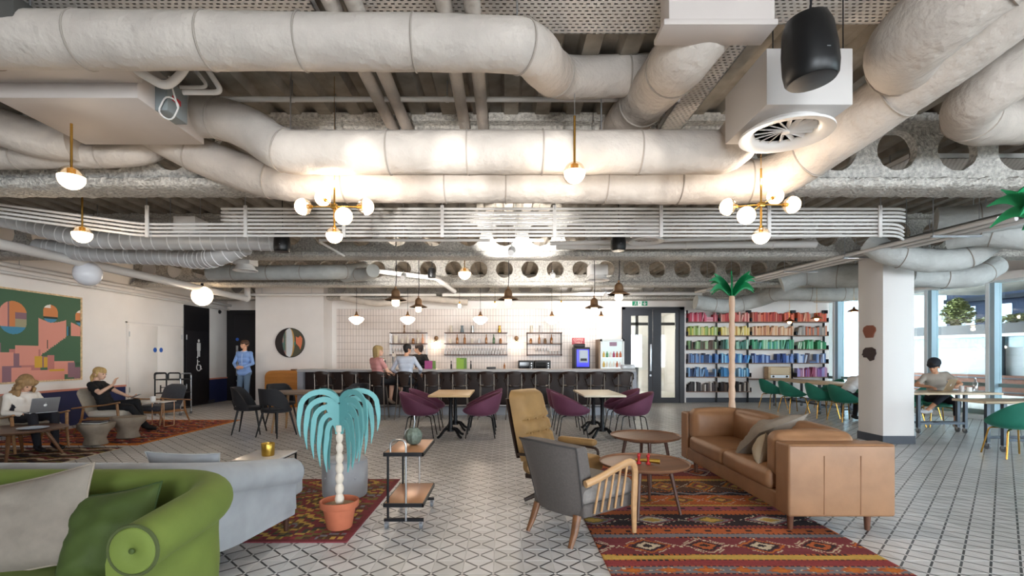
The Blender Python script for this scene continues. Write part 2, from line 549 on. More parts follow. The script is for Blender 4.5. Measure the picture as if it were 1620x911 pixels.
# doors in the left wall: white double cupboard doors, black toilet door, black alcove door
d = thing('door_1', 'white double service doors flush in the left wall', None, kind='structure')
for k, (y0, y1) in enumerate(((11.6, 12.55), (12.57, 13.5))):
    lf = MB().rbox((-8.735, (y0 + y1) / 2, 1.08), (.03, y1 - y0, 2.12), .004, 1, g=1).build('leaf', M_WALL, d)
    MB().lathe([(.06, 0), (.06, .006), (1e-6, .006)], 20, c=(-8.72, (12.46 if k == 0 else 12.68), 1.55), M=Matrix.Rotation(R(90), 4, 'Y')).build('blue_disc_sign', mat('sign_blue', '#2f5fb8', .4), lf)
    for z in (.55, 1.85):
        MB().cyl((-8.715, (y0 + .01 if k == 0 else y1 - .01), z), (-8.715, (y0 + .01 if k == 0 else y1 - .01), z + .12), .012, n=8).build('hinge', M_STEEL, lf)
hm = MB().tube(filletpath([(-8.72, 12.66, .6), (-8.66, 12.66, .6), (-8.66, 12.74, .6)], .02), .01, 8)
hm.b2(-8.722, -8.712, 12.64, 12.68, .48, .66)
hm.build('handle', M_BLACKM, d)
fr = MB().b2(-8.742, -8.73, 11.52, 11.58, 0, 2.2).b2(-8.742, -8.73, 13.52, 13.58, 0, 2.2).b2(-8.742, -8.73, 11.52, 13.58, 2.17, 2.2)
fr.build('frame', M_WALLB, d, smooth=False)
d = thing('door_2', 'black toilet door with white pictograms in the left wall', None, kind='structure')
MB().b2(-8.745, -8.715, 13.6, 14.75, 0, 2.8).build('surround', M_BLACK, d, smooth=False)
lf = MB().rbox((-8.71, 14.16, 1.06), (.03, 1.02, 2.08), .005, 1, g=1).build('leaf', mat('black_door_leaf', '#1d1b20', .5), d)
M_PIC = mat('pictogram_white', '#d8d8da', .5)
pm = MB()
pm.lathe([(.045, 0), (.045, .004), (1e-6, .004)], 16, c=(-8.693, 14.2, 1.83), M=Matrix.Rotation(R(90), 4, 'Y'))
pm.b2(-8.695, -8.69, 14.12, 14.28, 1.55, 1.77).b2(-8.695, -8.69, 14.14, 14.19, 1.38, 1.56).b2(-8.695, -8.69, 14.21, 14.26, 1.38, 1.56)
pm.build('pictogram', M_PIC, lf)
pm = MB()
ring = [(-8.692, 14.2 + .1 * math.cos(a), 1.08 + .1 * math.sin(a)) for a in [R(20 - i * 15) for i in range(18)]]
pm.tube(ring, .014, 6)
pm.tube([(-8.692, 14.14, 1.3), (-8.692, 14.14, 1.14), (-8.692, 14.26, 1.14), (-8.692, 14.3, 1.02), (-8.692, 14.34, 1.03)], .015, 6)
pm.ell((-8.692, 14.14, 1.36), (.01, .03, .03)).tube([(-8.692, 14.14, 1.24), (-8.692, 14.23, 1.24)], .012, 6)
pm.build('pictogram', M_PIC, lf)
for z in (.5, 1.85): MB().cyl((-8.69, 13.66, z), (-8.69, 13.66, z + .13), .014, n=8).build('hinge', M_STEEL, lf)
MB().b2(-8.74, -8.70, 13.6, 15.0, 0, .1).build('plinth', M_GREYK, d, smooth=False)
d = thing('door_3', 'tall black door with long steel pull in the alcove', None, kind='structure')
MB().b2(-8.73, -7.05, 15.70, 15.77, 0, 2.84).build('frame', M_BLACK, d, smooth=False)
lf = MB().rbox((-8.0, 15.69, 1.38), (.98, .04, 2.7), .005, 1, g=1).build('leaf', mat('black_door_leaf'), d)
MB().rbox((-8.38, 15.65, 1.25), (.07, .03, .95), .01, 2).build('pull_handle', M_STEEL, lf)
MB().lathe([(.035, 0), (.035, .01), (1e-6, .012)], 14, c=(-8.38, 15.67, .62), M=Matrix.Rotation(R(90), 4, 'X')).build('lock', M_STEEL, lf)
MB().lathe([(.05, 0), (.05, .005), (1e-6, .006)], 16, c=(-8.38, 15.668, 1.92), M=Matrix.Rotation(R(90), 4, 'X')).build('blue_disc_sign', mat('sign_blue'), lf)
cam_o = MB().lathe([(.06, 0), (.06, .02), (.03, .05), (1e-6, .052)], 16, c=(-8.735, 15.3, 2.75), M=Matrix.Rotation(R(90), 4, 'Y'))
tag(cam_o.build('wall_sensor', M_BLACK), 'small round black sensor high on the left wall', 'sensor')

# glazed double door beside the bookshelves with the corridor behind it
d = thing('door_4', 'anthracite framed glazed double door beside the bookshelves', None, kind='structure')
f = MB().b2(3.52, 3.60, 14.86, 15.0, 0, 2.86).b2(5.22, 5.36, 14.86, 15.0, 0, 2.86).b2(3.52, 5.36, 14.86, 15.0, 2.78, 2.86)
f.build('frame', M_DARKFR, d, smooth=False)
for k, (x0, x1, gx0, gx1) in enumerate(((3.60, 4.42, 3.78, 4.30), (4.43, 5.22, 4.68, 5.10))):
    lf = MB().b2(x0, gx0, 14.9, 14.95, 0, 2.78).b2(gx1, x1, 14.9, 14.95, 0, 2.78).b2(gx0, gx1, 14.9, 14.95, 2.6 if k == 0 else 2.68, 2.78).b2(gx0, gx1, 14.9, 14.95, 0, .16)
    lf = lf.build('leaf', M_DARKFR, d, smooth=False)
    MB().b2(gx0, gx1, 14.92, 14.93, .16, 2.62 if k == 0 else 2.69).build('pane', M_GLASS, lf, smooth=False)
MB().rbox((4.36, 14.87, 1.35), (.055, .03, .8), .01, 2).build('pull_handle', M_STEEL, lf)
MB().lathe([(.03, 0), (.03, .02), (1e-6, .022)], 14, c=(4.36, 14.9, .82), M=Matrix.Rotation(R(90), 4, 'X')).build('lock', M_STEEL, lf)
cw = MB().b2(2.9, 3.0, 15.1, 20, 0, 3).b2(6.4, 6.5, 15.3, 20, 0, 3).b2(2.9, 6.5, 20, 20.1, 0, 3).b2(2.9, 6.5, 15.1, 20.1, 3, 3.1)
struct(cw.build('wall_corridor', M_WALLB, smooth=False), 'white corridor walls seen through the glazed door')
part_ = thing('door_5', 'far corridor glass screen with white panels and dark posts', None, kind='structure')
for x in (3.9, 4.75, 5.55, 6.2): MB().b2(x - .05, x + .05, 17.9, 18.0, 0, 2.9).build('post', M_DARKFR, part_, smooth=False)
MB().b2(3.0, 6.4, 17.9, 18.0, 2.5, 2.6).build('rail', M_DARKFR, part_, smooth=False)
for x0, x1 in ((3.0, 3.85), (3.95, 4.7), (4.8, 5.5)): MB().b2(x0, x1, 17.94, 17.96, .9, 2.1).build('panel', mat('frosted_panel', '#e8ecf0', .4), part_, smooth=False)
t = thing('corridor_pendant', 'small orange glowing bulb pendant seen through the glazed door', 'lamp', (4.75, 16.3, 0))
MB().cyl((0, 0, 2.55), (0, 0, 3.0), .006, n=6).build('cord', M_BLACK, t)
MB().lathe([(.03, 2.55), (.035, 2.45), (.02, 2.44)], 10).build('socket', M_BLACKM, t)
MB().ell((0, 0, 2.38), (.05, .05, .08)).build('bulb', mat('amber_bulb', '#ffb060', .4, emit='#ff8a30', es=9), t)
lamp((4.75, 16.3, 2.25), 60)
lamp((4.0, 19.0, 2.6), 140, (1, .95, .88), .3)

# ================================================================== GLAZED WALL on the right
WROT = (0, 0, WIN_A)
W0 = Vector((winx(12), 12, 0))
def wl(yw):            # local coordinate along the glazed wall for a world depth
    return (yw - 12) * math.sqrt(1 + .0625)
M_MULL = mat('mullion_steel_blue', '#93a8b2', rough=.4, metal=.2)
M_MULLW = mat('mullion_white', '#dfe6e8', rough=.45)
M_RAIL = mat('window_rail_green_grey', '#7d908e', rough=.5)
ymul = [14.69 - 1.24 * k for k in range(0, 17)]
ym_all = [15.12] + ymul
for k in range(len(ym_all) - 1):
    a, b_ = wl(ym_all[k + 1]), wl(ym_all[k])
    wn = thing('window_%d' % (k + 1), 'tall street window bay of the right glazed wall', None, W0, WIN_A, kind='structure')
    m1 = MB().b2(-.12, .10, a - .06, a + .03, 0, 3.0)
    m1.build('mullion', M_MULL, wn, smooth=False)
    MB().b2(-.14, .02, a + .03, a + .10, 0, 3.0).build('mullion_cap', M_MULLW, wn, smooth=False)
    MB().b2(0.0, .06, a + .1, b_ - .06, .72, .80).build('rail', M_RAIL, wn, smooth=False)
    MB().b2(-.02, .08, a + .1, b_ - .06, 0, .2).build('sill', M_RAIL, wn, smooth=False)
    MB().b2(.03, .036, a + .1, b_ - .06, .8, 3.0).build('pane', M_GLASS, wn, smooth=False)
    MB().b2(.03, .036, a + .1, b_ - .06, .2, .72).build('pane', M_GLASS, wn, smooth=False)
hd = MB().b2(-.45, .2, wl(-6), wl(15.12), 3.0, 3.16).b2(-.05, .25, wl(-6), wl(15.12), 3.1, 3.95)
hd = hd.build('trim_4', M_WALL, smooth=False, loc=W0, rot=WROT); struct(hd, 'white bulkhead above the street windows')
kb = MB().rbox((-.16, wl(4.6), .05), (.22, 22, .1), .01, 1).build('trim_5', mat('kerb_white', '#e0e2e2', .5), loc=W0, rot=WROT); struct(kb, 'low white kerb along the glazed wall')

# ================================================================== THE STREET outside
o = MB().b2(10, 60, -30, 60, -3.2, -3.0).build('street_ground', mat('asphalt', '#3d4044', .9, var=(2, .1)), smooth=False); struct(o, 'grey street below the windows')
M_CLAD = mat('blue_grey_cladding', '#10151f', .8, spec=.05); M_CLADL = mat('pale_cladding', '#8b8f92', .6)
M_OWIN = mat('far_window_glass', '#5d6a74', .1, metal=0, spec=.8)
lb = thing('terrace_building', 'low pale building with dark beam and planted terrace across the street', 'building', W0, WIN_A)
MB().b2(8.5, 13, -16, 9, -3, .7).build('base_wall', mat('brick_base', '#5d3a2c', .8, var=(8, .15)), lb, smooth=False)
MB().b2(8.8, 13, -16, 9, .7, 2.1).build('wall', M_CLADL, lb, smooth=False)
MB().b2(8.2, 13, -16, 9, 2.1, 2.2).build('soffit', M_WHITEM, lb, smooth=False)
MB().b2(8.0, 13, -16, 9, 2.2, 2.55).build('fascia', mat('fascia_dark', '#1b191c', .5), lb, smooth=False)
MB().b2(8.75, 8.8, -16, 9, 1.72, 2.1).build('glass_strip', mat('blue_glass_strip', '#5d7f8c', .15), lb, smooth=False)
for k in range(7):
    MB().b2(8.55, 8.78, -14 + k * 3.6, -13.75 + k * 3.6, -.2, 2.1).build('post', M_CLAD, lb, smooth=False)
for z in (.1, .35, .6): MB().cyl((8.4, -16, z), (8.4, 9, z), .03, n=6).build('balustrade_rail', M_DARKFR, lb)
tb_ = thing('office_block', 'dark blue-grey office block behind the planted terrace', 'building', W0, WIN_A)
MB().b2(15, 22, -12, 10.2, -3, 14).build('wall', M_CLAD, tb_, smooth=False)
fw = None
for i in range(15):
    for j in range(5):
        if fw is None:
            fw = MB().rbox((0, 0, 0), (.12, .8, 1.25), .02, 1, g=1).build('window', M_OWIN, tb_, loc=(15, -11 + i * 1.45, 3.2 + j * 1.9))
        else: inst(fw, tb_, (15, -11 + i * 1.45, 3.2 + j * 1.9))
for j in range(5): MB().b2(14.8, 15.05, -12, 10.2, 2.15 + j * 1.9, 2.35 + j * 1.9).build('floor_band', mat('band_dark', '#0a0c10', .8, spec=.05), tb_, smooth=False)
wt = thing('pale_tower', 'pale glazed building at the far left of the street view', 'building', W0, WIN_A)
MB().b2(15.5, 22, 10.4, 30, -3, 16).build('wall', mat('pale_blue_wall', '#6d7f88', .5), wt, smooth=False)
for i in range(4):
    for j in range(5):
        inst(fw, wt, (15.5, 11.8 + i * 2.6, .3 + j * 2.6))
def shrub(name, label, c, rx, rz_, n, m, parent_rot=True, seed=1):
    rnd = random.Random(seed)
    t = thing(name, label, 'shrub', W0, WIN_A)
    lv = MB()
    for k in range(n):
        a, b2_ = rnd.uniform(0, 6.28), rnd.uniform(-1, 1)
        q = rnd.random() ** .4
        s = math.sqrt(1 - b2_ * b2_) * (1 - .45 * max(0, b2_))
        p = Vector((c[0] + rx * .6 * q * s * math.cos(a), c[1] + rx * q * s * math.sin(a), c[2] + rz_ * q * b2_))
        M = Matrix.Rotation(rnd.uniform(0, 6), 4, 'Z') @ Matrix.Rotation(rnd.uniform(-1, 1), 4, 'X')
        e = .09
        lv.add([p + M @ Vector(v) for v in ((-e, 0, 0), (0, -e * .5, 0.02), (e, 0, 0), (0, e * .5, 0.02))], [(0, 1, 2, 3)])
    tag(lv.build('foliage', m, t, smooth=False, fix=False), kind='stuff')
    for k in range(5):
        MB().tube([(c[0], c[1], c[2] - rz_), (c[0] + rnd.uniform(-.1, .1), c[1] + rnd.uniform(-.3, .3), c[2] + rz_ * .5)], [.03, .01], 5).build('branch', mat('bark', '#5d4a38', .9), t)
M_LEAF = mat('shrub_leaves', '#6b6f3c', .7, var=(6, .4))  # pale olive leaf colour, tone varied at random
shrub('terrace_shrub', 'tall pale green shrub on the planted terrace outside', (9.3, 5.9, 3.15), .6, .6, 1300, M_LEAF)
shrub('terrace_hedge', 'low hedge at the right end of the outside terrace', (8.7, 2.0, 2.72), 3.4, .17, 1500, mat('hedge_leaves', '#565b30', .7, var=(6, .4)), seed=3)

# ================================================================== COLUMN
cz = thing('column', 'square white column with two head silhouettes on it', None, kind='structure')
MB().rbox((6.27, 8.22, 1.5), (.5, .56, 3.05), .008, 1, g=1).build('shaft', mat('column_paint', '#dcd8d5', .6), cz)
MB().b2(6.01, 6.53, 7.93, 8.51, 0, .13).build('baseboard', M_GREYK, cz, smooth=False)

# ================================================================== CEILING deck and sprayed cellular beams
prof = []
dk = MB()
x = -12.0
pts = []
while x < 20:
    pts += [(x, 3.74), (x + .13, 3.74), (x + .16, 3.82), (x + .27, 3.82)]
    x += .3
vs_ = [(a, -6.2, b) for a, b in pts] + [(a, 15.3, b) for a, b in pts]
n_ = len(pts)
dk.add(vs_, [(i, i + 1, n_ + i + 1, n_ + i) for i in range(n_ - 1)])
struct(dk.build('ceiling', M_DECK, smooth=False, fix=False), 'ribbed metal ceiling deck')
struct(MB().b2(-12, 20, -6.2, 21, 3.95, 4.2).build('ceiling_slab', M_DECK, smooth=False), 'concrete slab over the ceiling deck')

def beam(Y, x0, x1, step, label):
    t = thing('ceiling_beam', label, None, (0, 0, 0), kind='structure')
    z0 = 3.03
    # bottom flange as a lumpy sprayed sausage
    fl_ = MB(); rings = []
    prof_ = []
    hw, hh, rr = .19, .055, .05
    for k in range(20):
        a = 2 * math.pi * k / 20
        cx_, cz_ = math.copysign(abs(math.cos(a)) ** .5, math.cos(a)), math.copysign(abs(math.sin(a)) ** .5, math.sin(a))
        prof_.append((hw * cx_, hh * cz_))
    amp = .03 if step < .05 else .012
    k = 0; xx = x0
    while xx <= x1:
        ring = []
        for (py_, pz_) in prof_:
            nz = mnoise.noise(Vector((xx * 14, (Y + py_) * 14, pz_ * 20))) + .6 * mnoise.noise(Vector((xx * 31, (Y + py_) * 31, pz_ * 40)))
            q = Vector((py_, pz_)); ql = q.length
            s = 1 + amp * nz / max(ql, .05)
            ring.append((xx, Y + py_ * s, z0 + hh + pz_ * s))
        rings.append(ring); xx += step
    fl_.loft(rings)
    fl_.build('bottom_flange', M_SPRAY, t)
    wb_ = MB(); pitch = .6; hz = .28; zc = 3.44; r_ = .2; N_ = 24
    nmod = int((x1 - x0) / pitch)
    for k in range(nmod):
        cx_ = x0 + pitch * (k + .5)
        for sy in (-1, 1):
            y = Y + sy * .045
            inn, out = [], []
            for i in range(N_):
                a = 2 * math.pi * i / N_
                c_, s_ = math.cos(a), math.sin(a)
                q = 1 / max(abs(c_), abs(s_))
                rj = r_ * (1 + .05 * mnoise.noise(Vector((cx_ * 9, i * 1.3, Y))))
                inn.append((cx_ + rj * c_, y, zc + rj * s_)); out.append((cx_ + q * c_ * pitch / 2, y, zc + q * s_ * (hz + .02)))
            wb_.add(inn + out, [(i, (i + 1) % N_, N_ + (i + 1) % N_, N_ + i) if sy > 0 else (N_ + i, N_ + (i + 1) % N_, (i + 1) % N_, i) for i in range(N_)])
            if sy < 0: keep = inn
            else: wb_.add(keep + inn, [(i, (i + 1) % N_, N_ + (i + 1) % N_, N_ + i) for i in range(N_)])
    wb_.build('web', M_SPRAY, t)
    MB().b2(x0, x1, Y - .16, Y + .16, 3.68, 3.76).build('top_flange', M_SPRAY, t, smooth=False)
    return t
beam(5.0, -7.2, 8.0, .03, 'nearest sprayed steel ceiling beam with round holes')
beam(8.4, -8.7, 10.6, .05, 'second sprayed ceiling beam from the viewer with round holes')
beam(11.8, -8.7, 10.2, .07, 'third sprayed ceiling beam, above the bar stools')
beam(14.6, -8.7, 9.6, .1, 'farthest sprayed ceiling beam, against the bar wall')
# ================================================================== DUCTS AND SERVICES
M_CANVASG = mat('canvas_wrap_cool', '#b9bcba', rough=.7, var=(5, .09), bump=(14, .8, .02))
M_SEAM = mat('duct_seam_tape', '#9a9188', .8)
M_SPSEAM = mat('spiral_lock_seam', '#e4e5e6', .4)
def duct(label, pts, r, m=None, seam=.75, spiral=False, name='ventilation_duct', step=.07, n=28, wr=.026, path=None):
    pts = path if path else smoothpath(pts, step)
    k = len(pts)
    org = pts[0].copy()
    t = thing(name, label, 'duct', org)
    loc = [p - org for p in pts]
    if isinstance(r, (tuple, list)):
        rad = [r[0] + (r[1] - r[0]) * i / (k - 1) for i in range(k)]
    else: rad = [r] * k
    mb = MB()
    mb.tube(loc, rad, n=n)
    if not spiral:
        nv = []
        for i in range(k):
            for j in range(n):
                p = Vector(mb.v[i * n + j]); c = loc[i]
                w_ = org + p
                q = mnoise.noise(w_ * 6) + .55 * mnoise.noise(Vector((w_.x * 22, w_.y * 22, w_.z * 9)))
                nv.append(tuple(c + (p - c) * (1 + wr * q)))
        mb.v = nv
    body = mb.build('wrap' if not spiral else 'shell', m or M_CANVAS, t, angle=70)
    acc, nxt = 0, seam * .6
    for i in range(1, k - 1):
        acc += (loc[i] - loc[i - 1]).length
        if acc > nxt:
            nxt += seam * (random.uniform(.75, 1.25) if not spiral else 1)
            tn = (loc[i + 1] - loc[i - 1]).normalized()
            if spiral: tn = (tn + Vector((0, .25, .12))).normalized()
            Mx = look(tn)
            rr = rad[i] * (1.006 if spiral else 1.012)
            rg = [loc[i] + Mx @ Vector((rr * math.cos(a), rr * math.sin(a), 0)) for a in [2 * math.pi * j / 28 for j in range(28)]]
            MB().tube(rg, .009 if spiral else .007, 6, closed=True).build('seam', M_SPSEAM if spiral else M_SEAM, t)
    for f_ in (.25, .75):
        c = loc[int(f_ * (k - 1))]
        top = 3.82 - org.z
        if c.z < top - .1: MB().cyl(c, (c.x, c.y, top), .006, n=6).build('hanger_rod', M_STEEL, t)
    return t
duct('big canvas-wrapped duct across the top left, ending in an elbow', [P3(-300, 60, 3.25), P3(0, 63, 3.22), P3(400, 66, 3.2), P3(760, 70, 3.2), P3(835, 78, 3.25), P3(862, 104, 3.55), P3(888, 122, 3.9), P3(950, 122, 4.0), P3(1040, 118, 4.0)], (.175, .155))
duct('short fat duct dropping from the grey box near the top centre', [P3(1135, 20, 3.1), P3(1082, 88, 3.3), P3(1050, 125, 3.75), P3(1005, 175, 4.35), P3(975, 215, 5.0)], .19)
duct('upper of the two long canvas ducts crossing the ceiling', [P3(272, 186, 4.35), P3(340, 186, 4.33), P3(395, 205, 4.2), P3(450, 238, 4.12), P3(520, 241, 4.1), P3(800, 241, 4.1), P3(1090, 241, 4.1), P3(1150, 238, 4.08), P3(1182, 200, 3.95)], .172)
duct('lower of the two long canvas ducts, sweeping up to the right', [P3(235, 205, 4.7), P3(330, 252, 4.7), P3(430, 284, 4.66), P3(530, 289, 4.62), P3(850, 289, 4.62), P3(1140, 289, 4.62), P3(1225, 278, 4.5), P3(1310, 225, 4.1), P3(1420, 145, 3.6), P3(1530, 65, 3.2), P3(1680, -60, 2.8)], (.165, .205))
duct('huge duct elbow in the top right corner', [P3(1450, 112, 3.7), P3(1432, 80, 3.25), P3(1480, 30, 2.95), P3(1570, -45, 2.7), P3(1680, -130, 2.5)], .225)
duct('wrapped duct with a hooked end at the upper right edge', [P3(1760, 40, 3.5), P3(1640, 95, 3.6), P3(1545, 158, 3.85), P3(1545, 190, 4.2), P3(1620, 192, 4.4), P3(1760, 185, 4.5)], .19)
duct('thin wrapped duct at the left edge under the grey unit', [P3(-160, 252, 4.7), P3(60, 248, 4.7), P3(180, 246, 4.7), P3(232, 240, 4.75), P3(262, 222, 5.1)], .11)
duct('curved duct coming in at the far left', [P3(-130, 165, 4.2), P3(-20, 195, 4.4), P3(60, 220, 4.5), P3(120, 226, 4.55)], .16)
duct('spiral seamed duct behind the left brass pendants', [P3(-160, 322, 7.3), P3(20, 350, 7.1), P3(130, 377, 6.95), P3(260, 382, 6.9), P3(360, 382, 6.9), P3(445, 384, 6.9)], .115, M_GALV, seam=.16, spiral=True)
duct('spiral duct elbow below the long spiral duct', [P3(60, 392, 7.9), P3(180, 402, 7.9), P3(265, 405, 7.8), P3(312, 410, 7.6), P3(345, 405, 7.3), P3(388, 388, 7.2)], .14, M_GALV, seam=.13, spiral=True)
duct('wrapped duct in front of the third beam, left of the bar lamps', [P3(330, 431, 10.2), P3(440, 431, 10.2), P3(520, 430, 10.2), P3(560, 428, 10.6), P3(575, 424, 11.3)], .15, M_CANVASG)
duct('duct stub poking from the dark gap right of the roof duct', [P3(545, 437, 10.7), P3(585, 432, 10.2), P3(590, 428, 9.9)], .13, M_CANVASG)
duct('wrapped duct behind the top of the palm', [P3(1100, 478, 13.4), P3(1150, 484, 13.4), P3(1200, 474, 13.2), P3(1235, 463, 12.6), P3(1300, 464, 12.2), P3(1365, 463, 12)], .19, M_CANVASG)
duct('fat wrapped duct left of the column top', [P3(1235, 445, 10.6), P3(1275, 432, 10.4), P3(1310, 436, 10.2), P3(1400, 436, 9.6)], .24, M_CANVASG)
duct('bulging duct crossing in front of the column top', [P3(1375, 385, 7.7), P3(1410, 402, 7.5), P3(1470, 412, 7.4), P3(1530, 406, 7.3), P3(1575, 378, 7.1), P3(1660, 352, 6.9)], .17, M_CANVASG)
duct('straight duct right of the column above the windows', [P3(1440, 436, 8.4), P3(1500, 440, 8.3), P3(1545, 436, 8.2), P3(1575, 420, 8.3)], .17, M_CANVASG)
duct('upper duct at the right edge beyond the near beam', [P3(1480, 352, 6.9), P3(1540, 348, 6.7), P3(1600, 338, 6.5), P3(1720, 320, 6.3)], .2, M_CANVASG)
duct('lower duct at the right edge beyond the near beam', [P3(1500, 372, 7.2), P3(1560, 366, 6.9), P3(1620, 372, 6.7), P3(1740, 375, 6.5)], .2, M_CANVASG)
# fan-coil unit and its plenum, top left
M_UNIT = mat('unit_sheet_metal', '#b9b0aa', .55, var=(3, .04))
t = thing('fan_coil_unit', 'grey boxed fan-coil unit hanging at the top left', 'air unit')
MB().rbox((-3.17, 4.0, 3.42), (1.05, .8, .32), .006, 1, g=1).build('casing', M_UNIT, t)
MB().rbox((-3.4, 3.42, 3.47), (1.6, .34, .22), .006, 1, g=1).build('front_plenum', M_UNIT, t)
MB().rbox((-3.8, 3.15, 3.52), (1.6, .2, .2), .006, 1, g=1).build('dark_grille', mat('grille_dark', '#4a4845', .6), t)
MB().rbox((-2.6, 3.9, 3.38), (.1, .24, .24), .006, 1, g=1).build('control_box', mat('control_grey', '#7f8688', .5), t)
MB().b2(-2.548, -2.545, 3.83, 3.93, 3.36, 3.40).build('warning_label', mat('label_red', '#b7303a', .5), t, smooth=False)
cb_ = [(-2.52 + .07 * math.cos(a), 3.75 + .01 * math.sin(3 * a), 3.26 + .08 * math.sin(a)) for a in [i * .35 for i in range(54)]]
MB().tube([(-2.52, 3.75, 3.5)] + cb_, .006, 6).build('coiled_cable', M_WHITEM, t)
for (x, y) in ((-2.7, 3.7), (-2.7, 4.3), (-3.6, 4.3)): MB().cyl((x, y, 3.5), (x, y, 3.8), .005, n=6).build('hanger_rod', M_STEEL, t)
# pipework in front of the unit
def pipe(label, pts, r, m=None, fil=.06, name='service_pipe', n=12, clamps=0):
    pts = [Vector(p) for p in pts]
    org = pts[0].copy()
    t = thing(name, label, 'pipe', org)
    ph = filletpath([p - org for p in pts], fil) if len(pts) > 2 else [p - org for p in pts]
    MB().tube(ph, r, n).build('tube', m or M_WHITEM, t)
    for k in range(clamps):
        f_ = (k + .5) / clamps
        a, b_ = ph[0], ph[-1]
        p = a.lerp(b_, f_) if len(pts) == 2 else ph[int(f_ * (len(ph) - 1))]
        tn = (ph[1] - ph[0]).normalized() if len(pts) == 2 else (ph[min(len(ph) - 1, int(f_ * (len(ph) - 1)) + 1)] - p)
        if tn.length < 1e-5: continue
        tn.normalize()
        MB().cyl(p - tn * .015, p + tn * .015, r * 1.18, n=n).build('clamp', M_WHITEM, t)
        MB().cyl(p, Vector((p.x, p.y, 3.82 - org.z)), .005, n=6).build('hanger_rod', M_STEEL, t)
    return t
for i, (px, lb_) in enumerate(((622, 'outer wrapped pipe of the left pair above the long ducts'), (645, 'inner wrapped pipe of the left pair above the long ducts'), (736, 'left wrapped pipe of the centre pair above the long ducts'), (765, 'right wrapped pipe of the centre pair above the long ducts'))):
    x = XA(px, 4.8)
    pipe(lb_, [(x, -3.0, 3.58), (x, 4.98, 3.58)], .052, M_CANVAS, n=16, clamps=0)
pipe('horizontal pipe along the dark deck behind the big duct', [P3(340, 157, 4.25), P3(1075, 157, 4.25)], .022, clamps=3)
pipe('white pipe leading from the unit down to the control box', [P3(205, 105, 3.5), P3(262, 138, 3.6), P3(285, 120, 3.65), P3(300, 95, 3.7)], .03, n=10)
pipe('bent thin pipe right of the fan-coil unit', [P3(322, 100, 3.75), P3(352, 146, 3.8), P3(290, 146, 3.8)], .02, n=10)
pipe('second bent thin pipe right of the fan-coil unit', [P3(305, 105, 3.95), P3(330, 138, 3.95), P3(285, 138, 3.95)], .014, n=8)
pipe('long white pipe sloping along the left wall with globe lamps', [(-6.9, 2.0, 2.93), (-6.9, 13.4, 2.93), (-6.9, 13.4, 3.3)], .075, n=16, clamps=5)
pipe('slim white pipe higher on the left wall', [(-8.55, 2.0, 2.97), (-8.55, 15.6, 2.97)], .04, clamps=5)
pipe('second slim white pipe on the left wall', [(-8.6, 2.0, 2.84), (-8.6, 15.6, 2.84)], .03, clamps=4)
pipe('white rail pipe above the mirror wall', [P3(375, 466, 13.8), P3(690, 466, 13.8)], .035, clamps=4)
pipe('white pipe running above the bar wall right half', [P3(700, 466, 13.6), P3(1110, 464, 13.6)], .05, clamps=4)
pipe('thin white rail beneath the conduits, centre', [P3(505, 380, 7.6), P3(860, 380, 7.6)], .022, clamps=4)
pipe('thin white rail beneath the conduits, right', [P3(870, 385, 7.5), P3(1330, 372, 7.4)], .03, clamps=4)
pipe('fat white pipe under the right conduits', [P3(880, 389, 7.9), P3(1290, 386, 7.9)], .06, clamps=3)
pipe('diagonal bracing bar left of the bar lamps', [P3(505, 382, 7.6), P3(545, 405, 8.0)], .018)
pipe('slanted white pipe above the bar lamps', [P3(560, 425, 10.5), P3(690, 440, 11.0), P3(720, 462, 11.3)], .05)
pipe('wrapped pipe loop above the white bar tiles', [P3(540, 470, 13.9), P3(600, 482, 13.9), P3(660, 470, 13.9), P3(740, 478, 13.9)], .09, M_CANVAS, fil=.4, n=14)
# conduit rack beyond the near beam
t = thing('conduit_rack', 'rack of parallel white conduits spanning the ceiling behind the near beam', 'conduits')
YR = 6.0
for k in range(8):
    z = 2.845 + k * .046
    x0 = -3.35 if k > 3 else -4.35
    if k > 3: pth = [(x0 - .25, YR + .9, z + .12), (x0 - .15, YR + .15, z + .05), (x0, YR, z), (4.75, YR, z), (4.9, YR + .12, z + .02)]
    else: pth = [(x0 - 1.9, YR - .25, z + .22), (x0, YR, z), (4.72, YR, z), (4.95, YR + .2, z)]
    MB().tube(filletpath(pth, .16), .0155, 8).build('conduit', M_WHITEM, t)
for px in (235, 390, 545, 700, 877, 1045, 1215, 1390):
    x = XA(px, YR)
    MB().b2(x - .02, x + .02, YR - .035, YR - .018, 2.82, 3.2).build('bracket', M_WHITEM, t, smooth=False)
    MB().cyl((x, YR - .03, 3.15), (x, YR - .03, 3.8), .007, n=6).build('hanger_rod', M_STEEL, t)
t = thing('cable_tray', 'bundle of conduits slanting back over the column side', 'conduits')
a, b_ = P3(1115, 462, 13.2), P3(1480, 377, 6.75)
b_ = a + (b_ - a) * 1.16
for k in range(6):
    off = Vector((.1 * (k - 2.5), 0, .05 * (k % 2)))
    MB().tube([a + off, b_ + off], .028, 8).build('conduit', M_STEEL if k % 2 else M_WHITEM, t)
for k in range(5):
    p = a.lerp(b_, .1 + .2 * k)
    MB().b2(p.x - .32, p.x + .32, p.y - .02, p.y + .02, p.z - .05, p.z - .028).build('bracket', M_STEEL, t, smooth=False)
    for s_ in (-.3, .3): MB().cyl((p.x + s_, p.y, p.z - .03), (p.x + s_, p.y, 3.75), .006, n=6).build('hanger_rod', M_STEEL, t)
